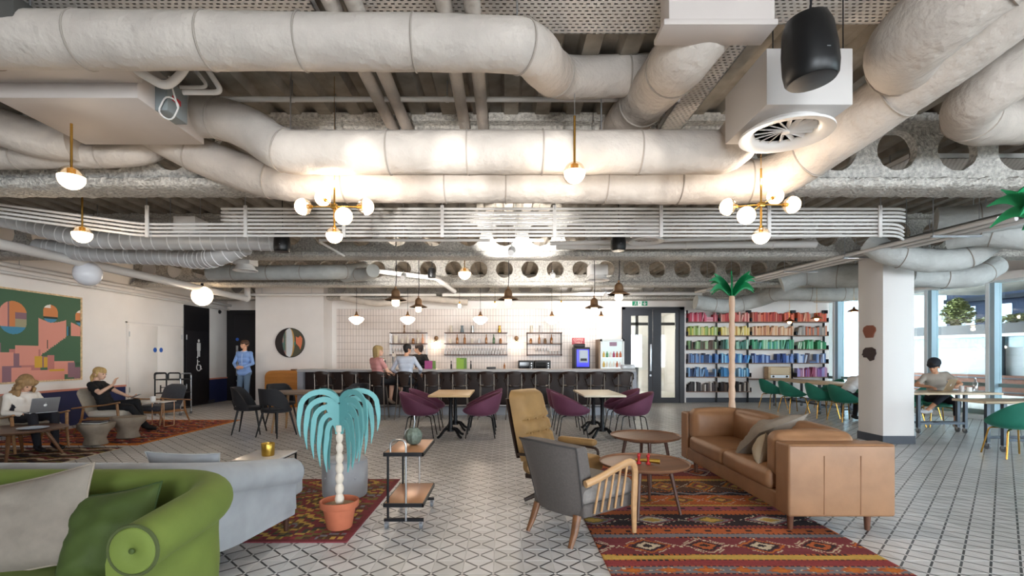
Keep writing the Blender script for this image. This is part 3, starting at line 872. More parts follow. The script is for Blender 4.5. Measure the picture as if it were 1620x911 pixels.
# perforated panels
def perf_material():
    m = bpy.data.materials.new('perforated_sheet'); m.use_nodes = True
    nt = m.node_tree; b = nt.nodes['Principled BSDF']; out = nt.nodes['Material Output']
    b.inputs['Base Color'].default_value = (*lin('#d5cec6'), 1); b.inputs['Roughness'].default_value = .5
    geo = nt.nodes.new('ShaderNodeNewGeometry'); sp = nt.nodes.new('ShaderNodeSeparateXYZ'); nt.links.new(geo.outputs['Position'], sp.inputs[0])
    def M_(op, a, b_=None):
        n = nt.nodes.new('ShaderNodeMath'); n.operation = op
        for i, x in enumerate((a, b_)):
            if x is None: continue
            if isinstance(x, (int, float)): n.inputs[i].default_value = x
            else: nt.links.new(x, n.inputs[i])
        return n.outputs[0]
    u, v = M_('MULTIPLY', sp.outputs[0], 22.0), M_('MULTIPLY', sp.outputs[1], 30.0)
    row = M_('FLOOR', v)
    uu = M_('ABSOLUTE', M_('SUBTRACT', M_('FRACT', M_('ADD', u, M_('MULTIPLY', row, .5))), .5))
    vv = M_('ABSOLUTE', M_('SUBTRACT', M_('FRACT', v), .5))
    hole = M_('MULTIPLY', M_('LESS_THAN', uu, .27), M_('LESS_THAN', vv, .2))
    tr = nt.nodes.new('ShaderNodeBsdfTransparent'); mx = nt.nodes.new('ShaderNodeMixShader')
    nt.links.new(hole, mx.inputs[0]); nt.links.new(b.outputs[0], mx.inputs[1]); nt.links.new(tr.outputs[0], mx.inputs[2]); nt.links.new(mx.outputs[0], out.inputs[0])
    return m
M_PERF = perf_material()
def panel(label, x0, x1, y0, y1, z, nm='perforated_ceiling_raft'):
    t = thing(nm, label, 'ceiling panel', ((x0 + x1) / 2, (y0 + y1) / 2, z))
    hx, hy = (x1 - x0) / 2, (y1 - y0) / 2
    MB().b2(-hx, hx, -hy, hy, 0, .002).build('sheet', M_PERF, t, smooth=False)
    e = MB().b2(-hx, hx, -hy, -hy + .01, 0, .05).b2(-hx, hx, hy - .01, hy, 0, .05).b2(-hx, -hx + .01, -hy, hy, 0, .05).b2(hx - .01, hx, -hy, hy, 0, .05)
    e.build('edge', M_WHITEM, t, smooth=False)
    for sx in (-1, 1):
        for sy in (-1, 1): MB().cyl((sx * hx * .8, sy * hy * .8, 0), (sx * hx * .8, sy * hy * .8, 3.76 - z), .006, n=6).build('hanger_rod', M_STEEL, t)
panel('perforated white panel at the top left behind the big duct', -3.4, -1.25, 2.3, 3.55, 3.69)
panel('perforated white panel at the top centre', -.95, 1.1, 2.3, 3.55, 3.69)
panel('perforated white panel between the box and the corner duct', 1.35, 3.4, 2.3, 3.45, 3.69)
panel('long perforated cable tray running away beside the white diffuser box', 1.5, 1.72, 3.4, 4.9, 3.6, 'perforated_tray')
panel('perforated tray hung at the far right over the near beam', 4.3, 6.4, 5.3, 5.9, 3.5, 'perforated_tray')
# grey box in the top middle
t = thing('junction_plenum', 'grey sheet-metal box at the top edge over the short duct', 'air unit')
MB().rbox((XA(1133, 3.0), 3.0, 3.5), (.62, .16, .3), .006, 1, g=1).build('casing', M_UNIT, t)
MB().rbox((XA(1133, 2.95), 2.98, 3.33), (.66, .2, .035), .006, 1, g=1).build('flange', M_UNIT, t)
tb2 = MB().rbox((XA(785, 3.0), 2.8, 3.62), (.24, .16, .1), .006, 1, g=1).build('detector_box', M_WHITEM)
tag(tb2, 'small white box at the top edge, centre', 'detector')
# diffuser plenum with swirl ring
def swirl(t, c, r, m_ring=M_WHITEM):
    x, y, z = c
    ring = [(r * .66, .0), (r * .7, -.02), (r * .82, -.045), (r, -.05), (r * 1.0, -.035), (r * .84, -.02), (r * .7, .05), (r * .66, .05)]
    MB().lathe(ring + [ring[0]], 40, c=c).build('ring', m_ring, t)
    MB().lathe([(r * .67, .04), (1e-6, .041)], 32, c=c).build('dark_throat', mat('throat_black', '#0d0d0f', .7), t)
    vane = None
    for k in range(16):
        a = 2 * math.pi * k / 16
        if vane is None:
            vane = MB().box((r * .36, 0, 0), (r * .58, .006, .05), M=Matrix.Rotation(R(50), 4, 'X')).build('vane', m_ring, t, loc=(x, y, z - .0))
        else:
            inst(vane, t, (x, y, z), rot=(0, 0, a))
    MB().lathe([(r * .09, -.03), (r * .09, .03)], 14, c=c).build('hub', m_ring, t)
t = thing('diffuser_box', 'white boxed ceiling diffuser with a round swirl grille', 'air diffuser')
MB().rbox((1.945, 3.48, 3.18), (.55, .6, .36), .006, 1, g=1).build('plenum', mat('plenum_white', '#b9b4b0', .5), t)
swirl(t, (1.97, 3.5, 2.99), .3)
for sx in (1.72, 2.17): MB().cyl((sx, 3.2, 3.3), (sx, 3.2, 3.78), .004, n=6).build('hanger_wire', M_BLACKM, t)
for (px, py, d_, rr, lb_) in ((302, 377, 7.0, .2, 'round swirl diffuser on the long spiral duct, left'), (1022, 377, 6.9, .24, 'round swirl diffuser beneath the conduits, right of centre'), (945, 440, 10.9, .26, 'far round swirl diffuser under a white plenum'), (388, 424, 8.6, .2, 'round diffuser below the spiral elbow, left')):
    p = P3(px, py, d_)
    t = thing('ceiling_diffuser', lb_, 'air diffuser')
    swirl(t, tuple(p), rr)
    MB().rbox((p.x, p.y, p.z + .16), (rr * 1.5, rr * 1.5, .22), .006, 1, g=1).build('plenum', M_WHITEM, t)
# loudspeakers
def speaker(label, p, s, tilt=0):
    t = thing('pendant_speaker', label, 'speaker', p)
    pr = [(.055, -.17), (.12, -.17), (.132, -.155), (.14, -.1), (.138, 0), (.125, .12), (.105, .17), (.06, .185), (1e-6, .187)]
    Mt = Matrix.Rotation(tilt, 4, 'Y')
    MB().lathe([(r_ * s, z * s) for r_, z in pr], 28, M=Mt).build('body', mat('speaker_black', '#0b0b0d', .4), t)
    MB().lathe([(.118 * s, -.172 * s), (.06 * s, -.176 * s), (1e-6, -.177 * s)], 28, M=Mt).build('grille', mat('speaker_grille', '#1a1b22', .35, bump=(300, .4, .002)), t)
    MB().tube([(0, 0, .18 * s), (.01, 0, .26 * s), (0, 0, 3.78 - p[2])], .006, 6).build('cable', M_BLACK, t)
    MB().b2(.01 * s, .03 * s, -.139 * s, -.137 * s, -.06 * s, -.055 * s).build('badge', M_STEEL, t, smooth=False)
speaker('large black pendant speaker in front of the diffuser box', P3(1280, 80, 2.75), 1.0, R(-5))
speaker('small black speaker hanging below the left conduits', P3(446, 383, 6.6), .75)
speaker('small black speaker hanging beside the right swirl diffuser', P3(978, 382, 6.9), .75)
speaker('tiny black speaker above the bar lamps', P3(683, 432, 10.6), .6)
# ================================================================== LAMPS
M_OPAL = mat('opal_lit', '#fff4e4', .35, emit='#ffe2b8', es=6.0)
M_OPALW = mat('opal_school_lit', '#fff6ea', .35, emit='#ffe9cc', es=4.5)
M_OPALOFF = mat('opal_unlit', '#e9e9ee', .25)
M_GLOW = mat('globe_glow', '#ffeeda', .35, emit='#ffdcb0', es=4.5)
M_RUST = mat('aged_copper_shade', '#8a6a4e', .45, metal=.6, var=(14, .2))
def halfglobe(t, c, r, M=None, name='globe'):
    "glass ball: frosted lit lower half, clear upper half"
    M = M if M is not None else Matrix()
    m = 10
    lo = [(r * math.sin(math.pi * i / m / 1.9) if i else 1e-6, -r * math.cos(math.pi * i / m / 1.9)) for i in range(m + 1)]
    g = MB().lathe(lo, 24, c=c, M=M).build(name, M_GLOW, t)
    hi = [(r * math.cos(math.pi / 2 * i / 8) if i < 8 else 1e-6, r * math.sin(math.pi / 2 * i / 8)) for i in range(9)]
    MB().lathe([(a * 1.0, b) for a, b in hi], 24, c=c, M=M).build('clear_half', M_CLEAR, t)
    return g
def rod_pendant(label, p, r, ztop, rod):
    t = thing('globe_pendant', label, 'lamp', p)
    halfglobe(t, (0, 0, 0), r)
    MB().cyl((0, 0, r * .35), (0, 0, r + rod), .0095, n=10).build('rod', M_BRASS, t)
    MB().cyl((0, 0, r + rod), (0, 0, ztop - p[2]), .0025, n=6).build('wire', M_STEEL, t)
    MB().lathe([(.03, r * .3), (.03, r * .75), (.012, r * .8)], 14).build('socket', M_BRASS, t)
    lamp((p[0], p[1], p[2] - r - .04), 10)
rod_pendant('brass rod globe pendant at the upper left, the larger one', P3(113, 281, 4.0), .093, 3.75, .47)
rod_pendant('brass rod globe pendant at the left, the lower farther one', P3(130, 370, 5.6), .098, 3.75, .42)
rod_pendant('brass rod globe pendant in the middle of the ceiling', P3(909, 273, 3.9), .083, 3.75, .36)
rod_pendant('small far globe pendant left of centre above the bar', P3(735, 432, 10.4), .13, 3.75, .4)
def chandelier(label, p, zrod, offs, top):
    t = thing('globe_chandelier', label, 'chandelier', p)
    MB().cyl((0, 0, -.19), (0, 0, zrod), .008, n=10).build('stem', M_BRASS, t)
    MB().cyl((0, 0, zrod), (0, 0, top - p[2]), .0025, n=6).build('wire', M_BRASS, t)
    MB().rbox((0, 0, 0), (.05, .05, .04), .006, 1).build('hub', M_BRASS, t)
    for o in offs:
        o = Vector(o) * .87
        d_ = o.normalized()
        MB().cyl((0, 0, 0), o - d_ * .045, .006, n=8).build('arm', M_BRASS, t)
        a = MB().cyl(o - d_ * .075, o - d_ * .03, .016, n=10).build('socket', M_BRASS, t)
        halfglobe(t, tuple(o), .069, look(-d_) if abs(d_.z) < .9 else (Matrix() if d_.z < 0 else Matrix.Rotation(R(180), 4, 'X')))
    lamp((p[0], p[1] - .02, p[2] + .2), 14); lamp((p[0], p[1], p[2] - .36), 12)
offs = [(-.31, 0, -.02), (.29, 0, .0), (-.26, -.25, -.17), (.27, .25, .16), (0, 0, -.29)]
chandelier('five-globe brass chandelier on the right, below the swooping duct', P3(1204, 324, 4.12), .3, offs, 3.75)
offs2 = [(-.3, 0, .0), (.3, 0, .0), (.17, -.25, -.16), (-.2, .25, .16), (0, 0, -.27)]
chandelier('five-globe brass chandelier on the left in front of the conduits', P3(529, 327, 4.18), .16, offs2, 3.75)
# opal balls on the wall pipe
def ball(label, p, r, m, pw):
    t = thing('ball_lamp', label, 'lamp', p)
    MB().ell((0, 0, 0), r, 28, 18).build('globe', m, t)
    MB().lathe([(.05, r * .93), (.055, r * 1.02), (.03, r * 1.15), (.03, r * 1.3)], 16).build('cap', M_BLACKM, t)
    MB().cyl((0, 0, r * 1.2), (0, 0, 2.93 - p[2]), .012, n=8).build('stem', M_BLACKM, t)
    if pw: lamp((p[0], p[1], p[2] - r - .05), pw)
ball('unlit white glass ball lamp on the left wall pipe', (-6.9, 8.27, 1.4 + 130 * 8.27 / 790), .2, M_OPALOFF, 0)
ball('glowing glass ball lamp on the left wall pipe', (-6.9, 11.4, 1.4 + 95 * 11.4 / 790), .22, M_GLOW, 25)
# schoolhouse pendants over the bar
def school(label, px, py, d_):
    p = P3(px, py, d_)
    t = thing('schoolhouse_pendant', label, 'lamp', p, group='opal schoolhouse pendants over the bar')
    MB().lathe([(1e-6, -.11), (.06, -.105), (.1, -.07), (.13, -.055), (.175, -.0), (.185, .03), (.15, .065), (.07, .08), (.055, .085)], 28).build('shade', M_OPALW, t)
    MB().lathe([(.055, .085), (.06, .11), (.03, .15), (.02, .2), (.006, .22)], 16).build('cap', M_RUST, t)
    MB().cyl((0, 0, .2), (0, 0, 3.82 - p.z), .005, n=6).build('cord', M_BLACK, t)
    lamp((p.x, p.y, p.z - .2), 16)
for px, lb_ in ((564, 'leftmost opal schoolhouse pendant over the bar'), (645, 'opal schoolhouse pendant above the man at the bar'), (760, 'middle opal schoolhouse pendant over the bar, third from left'), (873, 'fourth opal schoolhouse pendant over the bar from the left'), (951, 'rightmost opal schoolhouse pendant, above the coffee machine')):
    school(lb_, px, 506, 12.5)
# rustic cone pendants
def cone(label, px, py, d_, s=1.0):
    p = P3(px, py, d_)
    t = thing('industrial_pendant', label, 'lamp', p, group='rusty cone pendants before the bar')
    MB().lathe([(.2 * s, 0), (.205 * s, .005), (.09 * s, .06 * s), (.085 * s, .065 * s), (.078 * s, .1 * s), (.078 * s, .16 * s), (.05 * s, .2 * s), (.02 * s, .22 * s), (.02 * s, .26 * s), (.012 * s, .26 * s), (.012 * s, .2 * s), (.07 * s, .12 * s), (.075 * s, .06 * s), (.19 * s, 0)], 28).build('shade', M_RUST, t)
    MB().lathe([(1e-6, -.115 * s), (.04 * s, -.11 * s), (.068 * s, -.085 * s), (.07 * s, .03 * s)], 20).build('glass_jar', M_OPAL, t)
    MB().tube([(0, 0, .25 * s), (.012, 0, .4), (0, 0, 3.82 - p.z)], .008, 6).build('cord', M_BLACK, t)
    lamp((p.x, p.y, p.z - .2), 14)
for a_ in (('large rusty cone pendant above the pink-shirt woman', 626, 475, 8.6, .92), ('small rusty cone pendant between two opal pendants', 662, 486, 9.8, .85), ('rusty cone pendant at the centre of the bar', 804, 474, 8.9, .9), ('rusty cone pendant above the red sign', 940, 487, 10.3, .95), ('rusty cone pendant highest on the right, left of the palm', 979, 466, 8.7, .95)):
    cone(*a_)
# bare sparkling bulbs over the back bar
def bare(label, px, py, d_):
    p = P3(px, py, d_)
    t = thing('sparkle_lamp', label, 'lamp', p)
    MB().ell((0, 0, 0), (.04, .04, .055)).build('bulb', mat('bare_bulb_glow', '#ffffff', .3, emit='#ffe9c8', es=25), t)
    MB().cyl((0, 0, .05), (0, 0, .12), .02, n=10).build('socket', M_BRASS, t)
    MB().cyl((0, 0, .1), (0, 0, 3.82 - p.z), .004, n=6).build('cord', M_BLACK, t)
for px, py, lb_ in ((727, 484, 'sparkling bare bulb over the back bar, left of centre'), (783, 483, 'sparkling bare bulb over the back bar at the centre'), (888, 482, 'sparkling bare bulb over the back bar, right')):
    bare(lb_, px, py, 13.3)
# small pendants near windows and shelves
for px, py, d_, lb_ in ((1249, 508, 12.6, 'small copper pendant glowing in front of the red books, left'), (1292, 503, 12.0, 'small copper pendant glowing in front of the red books, right'), (1351, 492, 11.2, 'small copper pendant left of the white column')):
    p = P3(px, py, d_)
    t = thing('copper_pendant', lb_, 'lamp', p)
    MB().lathe([(.14, -.02), (.1, .02), (.03, .05), (.02, .09), (.008, .1)], 20).build('shade', mat('copper', '#c2764a', .3, metal=1), t)
    MB().ell((0, 0, -.02), .045).build('bulb', mat('copper_bulb', '#ffd9a8', .3, emit='#ffb870', es=22), t)
    MB().cyl((0, 0, .09), (0, 0, 3.82 - p.z), .004, n=6).build('cord', M_BRASS, t)
    lamp((p.x, p.y, p.z - .12), 5)
# uplighters added on the services to brighten beams, conduits and bar wall
def uplight(label, p, target, pw, ang=70, col=(1, .97, .93)):
    t = thing('added_uplight', label, 'spotlight', p)
    d_ = (Vector(target) - Vector(p)).normalized()
    Mx = look(d_)
    MB().lathe([(.045, -.1), (.05, .05), (.055, .06), (.045, .06)], 16, M=Mx).build('can', M_WHITEM, t)
    MB().lathe([(.044, .055), (1e-6, .056)], 16, M=Mx).build('lens', mat('lens_lit', '#ffffff', .3, emit='#fff3e0', es=12), t)
    MB().cyl((0, 0, 0), (0, 0, 3.0 - p[2] if p[2] < 2.98 else .1), .008, n=6).build('bracket', M_STEEL, t)
    l = bpy.data.lights.new('added_uplight_beam', 'SPOT'); l.energy = pw; l.spot_size = R(ang); l.spot_blend = .5; l.color = col; l.shadow_soft_size = .04
    o = bpy.data.objects.new('added_uplight_beam', l); COL.objects.link(o)
    o.location = Vector(p) + d_ * .08
    o.rotation_euler = d_.to_track_quat('-Z', 'Y').to_euler()
UPL = [
       ('small added uplighter under the conduits facing the bar', (0.1, 6.95, 2.86), (.3, 8.6, 3.7), 220),
       ('small added uplighter below the second beam', (.9, 9.3, 2.9), (1.0, 11.5, 3.6), 200),
       ('small added uplighter below the third beam, right', (2.5, 12.3, 2.9), (2.7, 14.8, 3.1), 110),
       ('small added uplighter below the second beam, left', (-1.9, 9.4, 2.9), (-2.0, 11.2, 3.7), 140)]
for a_ in UPL: uplight(*a_)
# unseen projectors added behind the viewer to throw scallops of light on the ducts
for x, tx, pw, ang, lb_ in ((-.9, -1.45, 520, 11, 'left'), (-.5, -.75, 620, 12, 'second'), (-.1, 0.0, 620, 13, 'third'), (.3, .75, 420, 12, 'right')):
    p_ = Vector((x, -1.6, .95)); q_ = Vector((tx, 4.2, 2.84))
    d_ = (q_ - p_).normalized(); Mx = look(d_)
    t = thing('added_projector', f'added unseen projector lamp behind the viewer, {lb_} one', 'spotlight', p_)
    MB().lathe([(.05, -.14), (.06, .06), (.065, .08), (.055, .08)], 18, M=Mx).build('can', M_BLACKM, t)
    MB().cyl((0, 0, -.04), (0, 0, -.93), .012, n=8).build('stand', M_BLACKM, t)
    MB().lathe([(.15, -.95), (.15, -.93), (.02, -.92)], 20).build('base', M_BLACKM, t)
    l = bpy.data.lights.new('added_projector_beam', 'SPOT'); l.energy = pw; l.spot_size = R(ang); l.spot_blend = .35; l.color = (1, .98, .95); l.shadow_soft_size = .03
    o = bpy.data.objects.new('added_projector_beam', l); COL.objects.link(o)
    o.location = p_ + d_ * .1; o.rotation_euler = d_.to_track_quat('-Z', 'Y').to_euler()
# ================================================================== RUGS
RC = {k: lin(v) for k, v in dict(mar='#7b3a40', red='#914043', org='#b4623a', yel='#c2a052', gry='#7b7a80', blk='#332b2f', ol='#7a6a3f', brn='#5c4336', crm='#cdbfa6', ora='#c9772f', pnk='#97505a', dgr='#4a4a40').items()}
def tint(c, x, y, s=40, a=.16):
    q = 1 + a * mnoise.noise(Vector((x * s, y * s, 0))) + a * .7 * mnoise.noise(Vector((x * 3, y * 120, 4)))
    return tuple(max(0, v * q) for v in c)
def diamonds(x, y, yc, hh, p, cols, bg, x0=0.0, q=.014):
    xq, yq = round(x / q) * q, round(y / q) * q
    f_ = ((xq - x0) / p) % 1 - .5
    m = abs(f_) / .46 + abs(yq - yc) / hh
    kk = int(((xq - x0) / p) // 1)
    for lim, c in cols(kk):
        if m < lim: return c
    # teeth between the diamonds
    if abs(m - 1.06) < .05 and int((xq + yq) / q) % 2 == 0: return RC['crm']
    return bg
BANDS = [(2.9, 3.19, 'mar', None), (3.19, 3.31, 'gry', 'star'), (3.31, 3.41, 'red', None), (3.41, 3.50, 'yel', None), (3.50, 3.83, 'mar', 'dia'), (3.83, 3.915, 'gry', None), (3.915, 4.04, 'org', 'dash'),
         (4.04, 4.10, 'mar', None), (4.10, 4.39, 'blk', 'dia2'), (4.39, 4.5, 'org', None), (4.5, 4.63, 'pnk', 'dash'), (4.63, 4.68, 'yel', None), (4.68, 4.99, 'org', 'dia3'), (4.99, 5.13, 'blk', 'zig'),
         (5.13, 5.56, 'brn', 'dia3'), (5.56, 5.66, 'yel', None), (5.66, 5.8, 'org', None), (5.8, 6.2, 'mar', 'dia'), (6.2, 6.4, 'org', 'dash')]
def big_rug(x, y):
    y += .012 * mnoise.noise(Vector((x * 1.3, y * .6, 2)))
    for a, b_, c, pat in BANDS:
        if a <= y < b_:
            yc, hh = (a + b_) / 2, (b_ - a) / 2
            col = RC[c]
            if min(y - a, b_ - y) < .009: col = RC['blk'] if int(x / .02) % 2 else RC['org']
            elif pat == 'star': col = diamonds(x, y, yc, hh * .8, .24, lambda k: ((.6, RC['ora']), (.95, RC['org'])), col)
            elif pat == 'dia': col = diamonds(x, y, yc, hh * .92, .42, lambda k: ((.22, RC['blk']), (.5, RC['org'] if k % 2 else RC['crm']), (.68, RC['blk']), (.8, RC['mar']), (.9, RC['crm'] if k % 2 else RC['ora'])), col)
            elif pat == 'dia2': col = diamonds(x, y, yc, hh * .95, .5, lambda k: ((.4, RC['yel']), (.6, RC['ol'] if k % 2 else RC['crm']), (.78, RC['gry']), (.92, RC['mar'])), col)
            elif pat == 'dia3': col = diamonds(x, y, yc, hh * .95, .38, lambda k: ((.3, RC['yel']), (.5, RC['mar']), (.7, RC['ol']), (.85, RC['ora'])), col)
            elif pat == 'dash':
                if abs(y - yc) < hh * .3 and (x / .16) % 1 < .3: col = RC['blk']
            elif pat == 'zig':
                if abs(y - yc + .03 * math.sin(x * 24)) < .025: col = RC['gry']
            return tint(col, x, y)
    return RC['org']
def frange(a, b, n): return [a + (b - a) * i / n for i in range(n + 1)]
def ripple(x, y): return .006 + .006 * max(0, mnoise.noise(Vector((x * 1.2 + 7, y * 2.3, 0)))) + .004 * max(0, mnoise.noise(Vector((x * 4, y * 7, 1))))
o = colored_grid('kilim_rug', frange(.68, 2.62, 150), frange(2.9, 6.4, 270), ripple, big_rug, bump=(160, .5), thick=.006)
tag(o, 'large red and orange striped kilim rug under the round tables', 'rug')
def small_rug(x, y):
    u, v = round(x / .03) * .03, round(y / .045) * .045
    a = abs(((u + 2.2) / .9) % 1 - .5) * 2; b_ = abs(((v - 3.75) / .7) % 1 - .5) * 2
    m = (a + b_)
    k = int(m * 6.5) % 9
    c = [RC['gry'], RC['brn'], RC['yel'], RC['mar'], RC['dgr'], RC['yel'], RC['red'], RC['ol'], RC['brn']][k]
    if int((u + v) / .03) % 3 == 0: c = RC['ol'] if k % 2 else RC['mar']
    if x > -1.24 or y < 3.80 or y > 5.6: c = RC['mar']
    return tint(c, x, y)
o = colored_grid('kilim_rug', frange(-3.3, -1.18, 110), frange(3.74, 5.66, 100), lambda x, y: .006 + .003 * abs(mnoise.noise(Vector((x * 3, y * 3, 0)))), small_rug, bump=(160, .5), thick=.006)
tag(o, 'olive, yellow and maroon kilim rug under the turquoise palm', 'rug')
def far_rug(x, y):
    k = int((y + .05 * math.sin(x * 9)) / .09) % 6
    c = [RC['mar'], RC['org'], RC['brn'], RC['red'], RC['ora'], RC['blk']][k]
    c = diamonds(x, y, (int(y / .5) + .5) * .5, .24, .45, lambda kk: ((.35, RC['org']), (.6, RC['blk']), (.9, RC['red'])), c, q=.03)
    if x > -5.84 or y < 7.9 or y > 10.8: c = RC['ora']
    return tint(c, x, y)
o = colored_grid('kilim_rug', frange(-8.3, -5.75, 90), frange(7.82, 10.9, 100), lambda x, y: .006, far_rug, bump=(120, .4), thick=.006)
tag(o, 'rusty red and orange rug under the seated woman by the wall', 'rug')
def pale_rug(x, y):
    k = int((y * 1.0 + .06 * math.sin(x * 14)) / .07) % 5
    c = [RC['brn'], RC['crm'], RC['mar'], RC['ol'], RC['blk']][k]
    if y > 7.55: c = RC['blk']
    return tint(c, x, y)
o = colored_grid('kilim_rug', frange(-8.5, -5.8, 80), frange(5.3, 7.62, 80), lambda x, y: .006, pale_rug, bump=(120, .4), thick=.006)
tag(o, 'brown and cream wavy striped rug under the coffee table at left', 'rug')

# ================================================================== cushions
def pillow_mb(w, h, t, seed=0, n=22, wr=.5):
    mb = MB()
    def surf(sg):
        vs = []
        for j in range(n + 1):
            for i in range(n + 1):
                u, v = -1 + 2 * i / n, -1 + 2 * j / n
                e = max(0, (1 - u * u)) ** .55 * max(0, (1 - v * v)) ** .55
                pinch = 1 - .07 * (1 - abs(u)) * 0 - .09 * (1 - (u * u)) * (abs(v) ** 2) if True else 1
                px_ = u * (1 - .08 * (1 - v * v) * abs(u) ** 2)
                pz_ = v * (1 - .08 * (1 - u * u) * abs(v) ** 2)
                q = mnoise.noise(Vector((u * 2.2 + seed, v * 2.2, sg * 3))) * .35 + mnoise.noise(Vector(((u + v) * 5 + seed, (u - v) * 1.5, sg))) * .16
                vs.append((px_ * w / 2, sg * (t / 2 * e * (1 + wr * q)) , pz_ * h / 2))
        return vs
    a, b_ = surf(1), surf(-1)
    N_ = n + 1
    f_ = [(j * N_ + i, j * N_ + i + 1, (j + 1) * N_ + i + 1, (j + 1) * N_ + i) for j in range(n) for i in range(n)]
    mb.add(a, [tuple(reversed(q)) for q in f_]); mb.add(b_, f_)
    return mb
def pillow(label, c, w, h, t, rot, m, mp=None, seed=0, wr=.5):
    r_ = thing('cushion', label, 'cushion', c)
    r_.rotation_euler = rot
    pillow_mb(w, h, t, seed, wr=wr).build('cover', m, r_, angle=80)
    pts = []
    for a in range(64):
        s_ = a / 16; k = int(s_); f_ = (s_ - k) * 2 - 1
        u, v = [(f_, -1), (1, f_), (-f_, 1), (-1, -f_)][k]
        pts.append((u * (1 - .08 * (1 - v * v) * abs(u) ** 2) * w / 2, 0, v * (1 - .08 * (1 - u * u) * abs(v) ** 2) * h / 2))
    MB().tube(pts, .005, 6, closed=True).build('piping', mp or m, r_)
    return r_
# ================================================================== rolled sofas
def sweep_sofa(t, path, side, heights, m, zb=.13, roll=.1):
    pts = [Vector((p[0], p[1], 0)) for p in path]
    k = len(pts); rings = []
    for i in range(k):
        tn = (pts[min(i + 1, k - 1)] - pts[max(i - 1, 0)]).normalized()
        out = Vector((-tn.y, tn.x, 0)) * side
        h = heights[i]
        pr = [(-.07, zb), (-.085, zb + .1), (-.095, h - .3), (-.10, h - .16)]
        cx_, cz_ = .02, h - roll
        for a in range(170, -75, -14):
            pr.append((cx_ + roll * math.cos(R(a)), cz_ + roll * math.sin(R(a))))
        pr += [(.055, h - .27), (.06, h - .4), (.05, zb + .05), (.045, zb)]
        rings.append([tuple(pts[i] + out * o_ + Vector((0, 0, z))) for o_, z in pr])
    return MB().loft(rings).build('rolled_back', m, t, angle=60)
def arcpath(a, corner, b, rad, n=12, step=.1):
    ph = filletpath([Vector(a), Vector(corner), Vector(b)], rad, n)
    out = [ph[0]]
    for q in ph[1:]:
        d_ = (q - out[-1]).length
        kk = max(1, int(d_ / step)); p0 = out[-1]
        for j in range(1, kk + 1): out.append(p0.lerp(q, j / kk))
    return out
M_GREEN = mat('green_velvet', '#62712f', rough=.75, sheen=.18, var=(4, .16), bump=(60, .06, .004))
M_DKGREEN = mat('dark_green_velvet', '#3b4a1c', rough=.7, sheen=.15, var=(5, .2), bump=(40, .1, .004))
M_GREYV = mat('grey_blue_velvet', '#9b9da1', rough=.75, sheen=.4, var=(4, .14), bump=(70, .06, .004))
M_LINEN = mat('beige_linen', '#7f766c', rough=.9, sheen=.1, var=(30, .06), bump=(220, .25, .002))
M_DKLEG = wood('dark_walnut_leg', '#4a2f24', .4)
t = thing('green_sofa', 'green velvet sofa with rolled back and arm in the foreground', 'sofa')
pa = arcpath((-5.2, 2.62, 0), (-1.44, 2.62, 0), (-1.49, 1.98, 0), .5, 14)
hs = []
for p in pa:
    hs.append(.80 - .07 * max(0, min(1, (2.62 - p.y) / .64)) ** 1.2)
sweep_sofa(t, pa, 1, hs, M_GREEN)
e = pa[-1]; he = hs[-1]
c0 = (e.x + .02, e.y, he - .10)
pr = [(1e-6, -.004), (.012, .004), (.03, .012), (.065, .016), (.088, .012), (.098, 0)]
MB().lathe(pr, 28, c=c0, M=Matrix.Rotation(R(90), 4, 'X')).build('arm_disc', M_GREEN, t)
MB().tube([(c0[0] + .098 * math.cos(a), c0[1] - .003, c0[2] + .098 * math.sin(a)) for a in [2 * math.pi * j / 32 for j in range(32)]], .008, 6, closed=True).build('piping', mat('green_piping', '#434c28', .8), t)
MB().ell((c0[0], c0[1] - .012, c0[2]), (.012, .006, .012)).build('button', M_DKGREEN, t)
MB().rbox((-3.4, 2.1, .36), (3.72, .78, .17), .05, 3, puff=(0, 0, .025), g=8).build('seat_cushion', M_GREEN, t)
MB().rbox((-3.36, 2.12, .2), (3.7, .8, .16), .02, 2).build('base', M_GREEN, t)
for x in (-1.6, -5.0):
    for y in (1.8, 2.55): MB().cyl((x, y, .13), (x, y, 0), .025, .015).build('leg', M_DKLEG, t)
pillow('large beige linen cushion on the green sofa', (-2.2, 2.27, .63), .62, .44, .2, (R(-22), R(-12), R(4)), M_LINEN, mat('cushion_edge', '#8a7f72', .9), 1, .95)
pillow('dark green velvet cushion on the green sofa', (-1.79, 2.26, .60), .40, .40, .17, (R(-30), R(-9), R(6)), M_DKGREEN, mat('dark_green_edge', '#2c4018', .8), 5, .8)
t = thing('grey_sofa', 'blue-grey velvet sofa seen from behind with a flared arm', 'sofa')
pa = arcpath((-5.6, 2.98, 0), (-1.86, 2.98, 0), (-1.70, 3.95, 0), .42, 14)
hs = [.765 - .17 * max(0, min(1, (p.y - 2.98) / .97)) ** .9 for p in pa]
sweep_sofa(t, pa, -1, hs, M_GREYV, .15, .105)
e = pa[-1]
MB().lathe([(1e-6, .012), (.06, .014), (.1, 0)], 24, c=(e.x + .02, e.y, hs[-1] - .105), M=Matrix.Rotation(R(-90), 4, 'X')).build('arm_disc', M_GREYV, t)
MB().rbox((-3.75, 3.58, .35), (3.72, 1.02, .16), .045, 3, puff=(0, 0, .02), g=6).build('seat_cushion', M_GREYV, t)
MB().rbox((-3.74, 3.52, .21), (3.74, 1.0, .14), .02, 2).build('base', M_GREYV, t)
MB().rbox((-1.745, 4.04, .36), (.16, .2, .17), .03, 3).build('seat_corner', M_GREYV, t)
for p in ((-1.86, 3.2), (-1.74, 3.98), (-5.2, 3.2), (-5.2, 4.0)):
    MB().cyl((p[0], p[1], .17), (p[0], p[1], 0), .028, .016).build('leg', M_DKLEG, t)
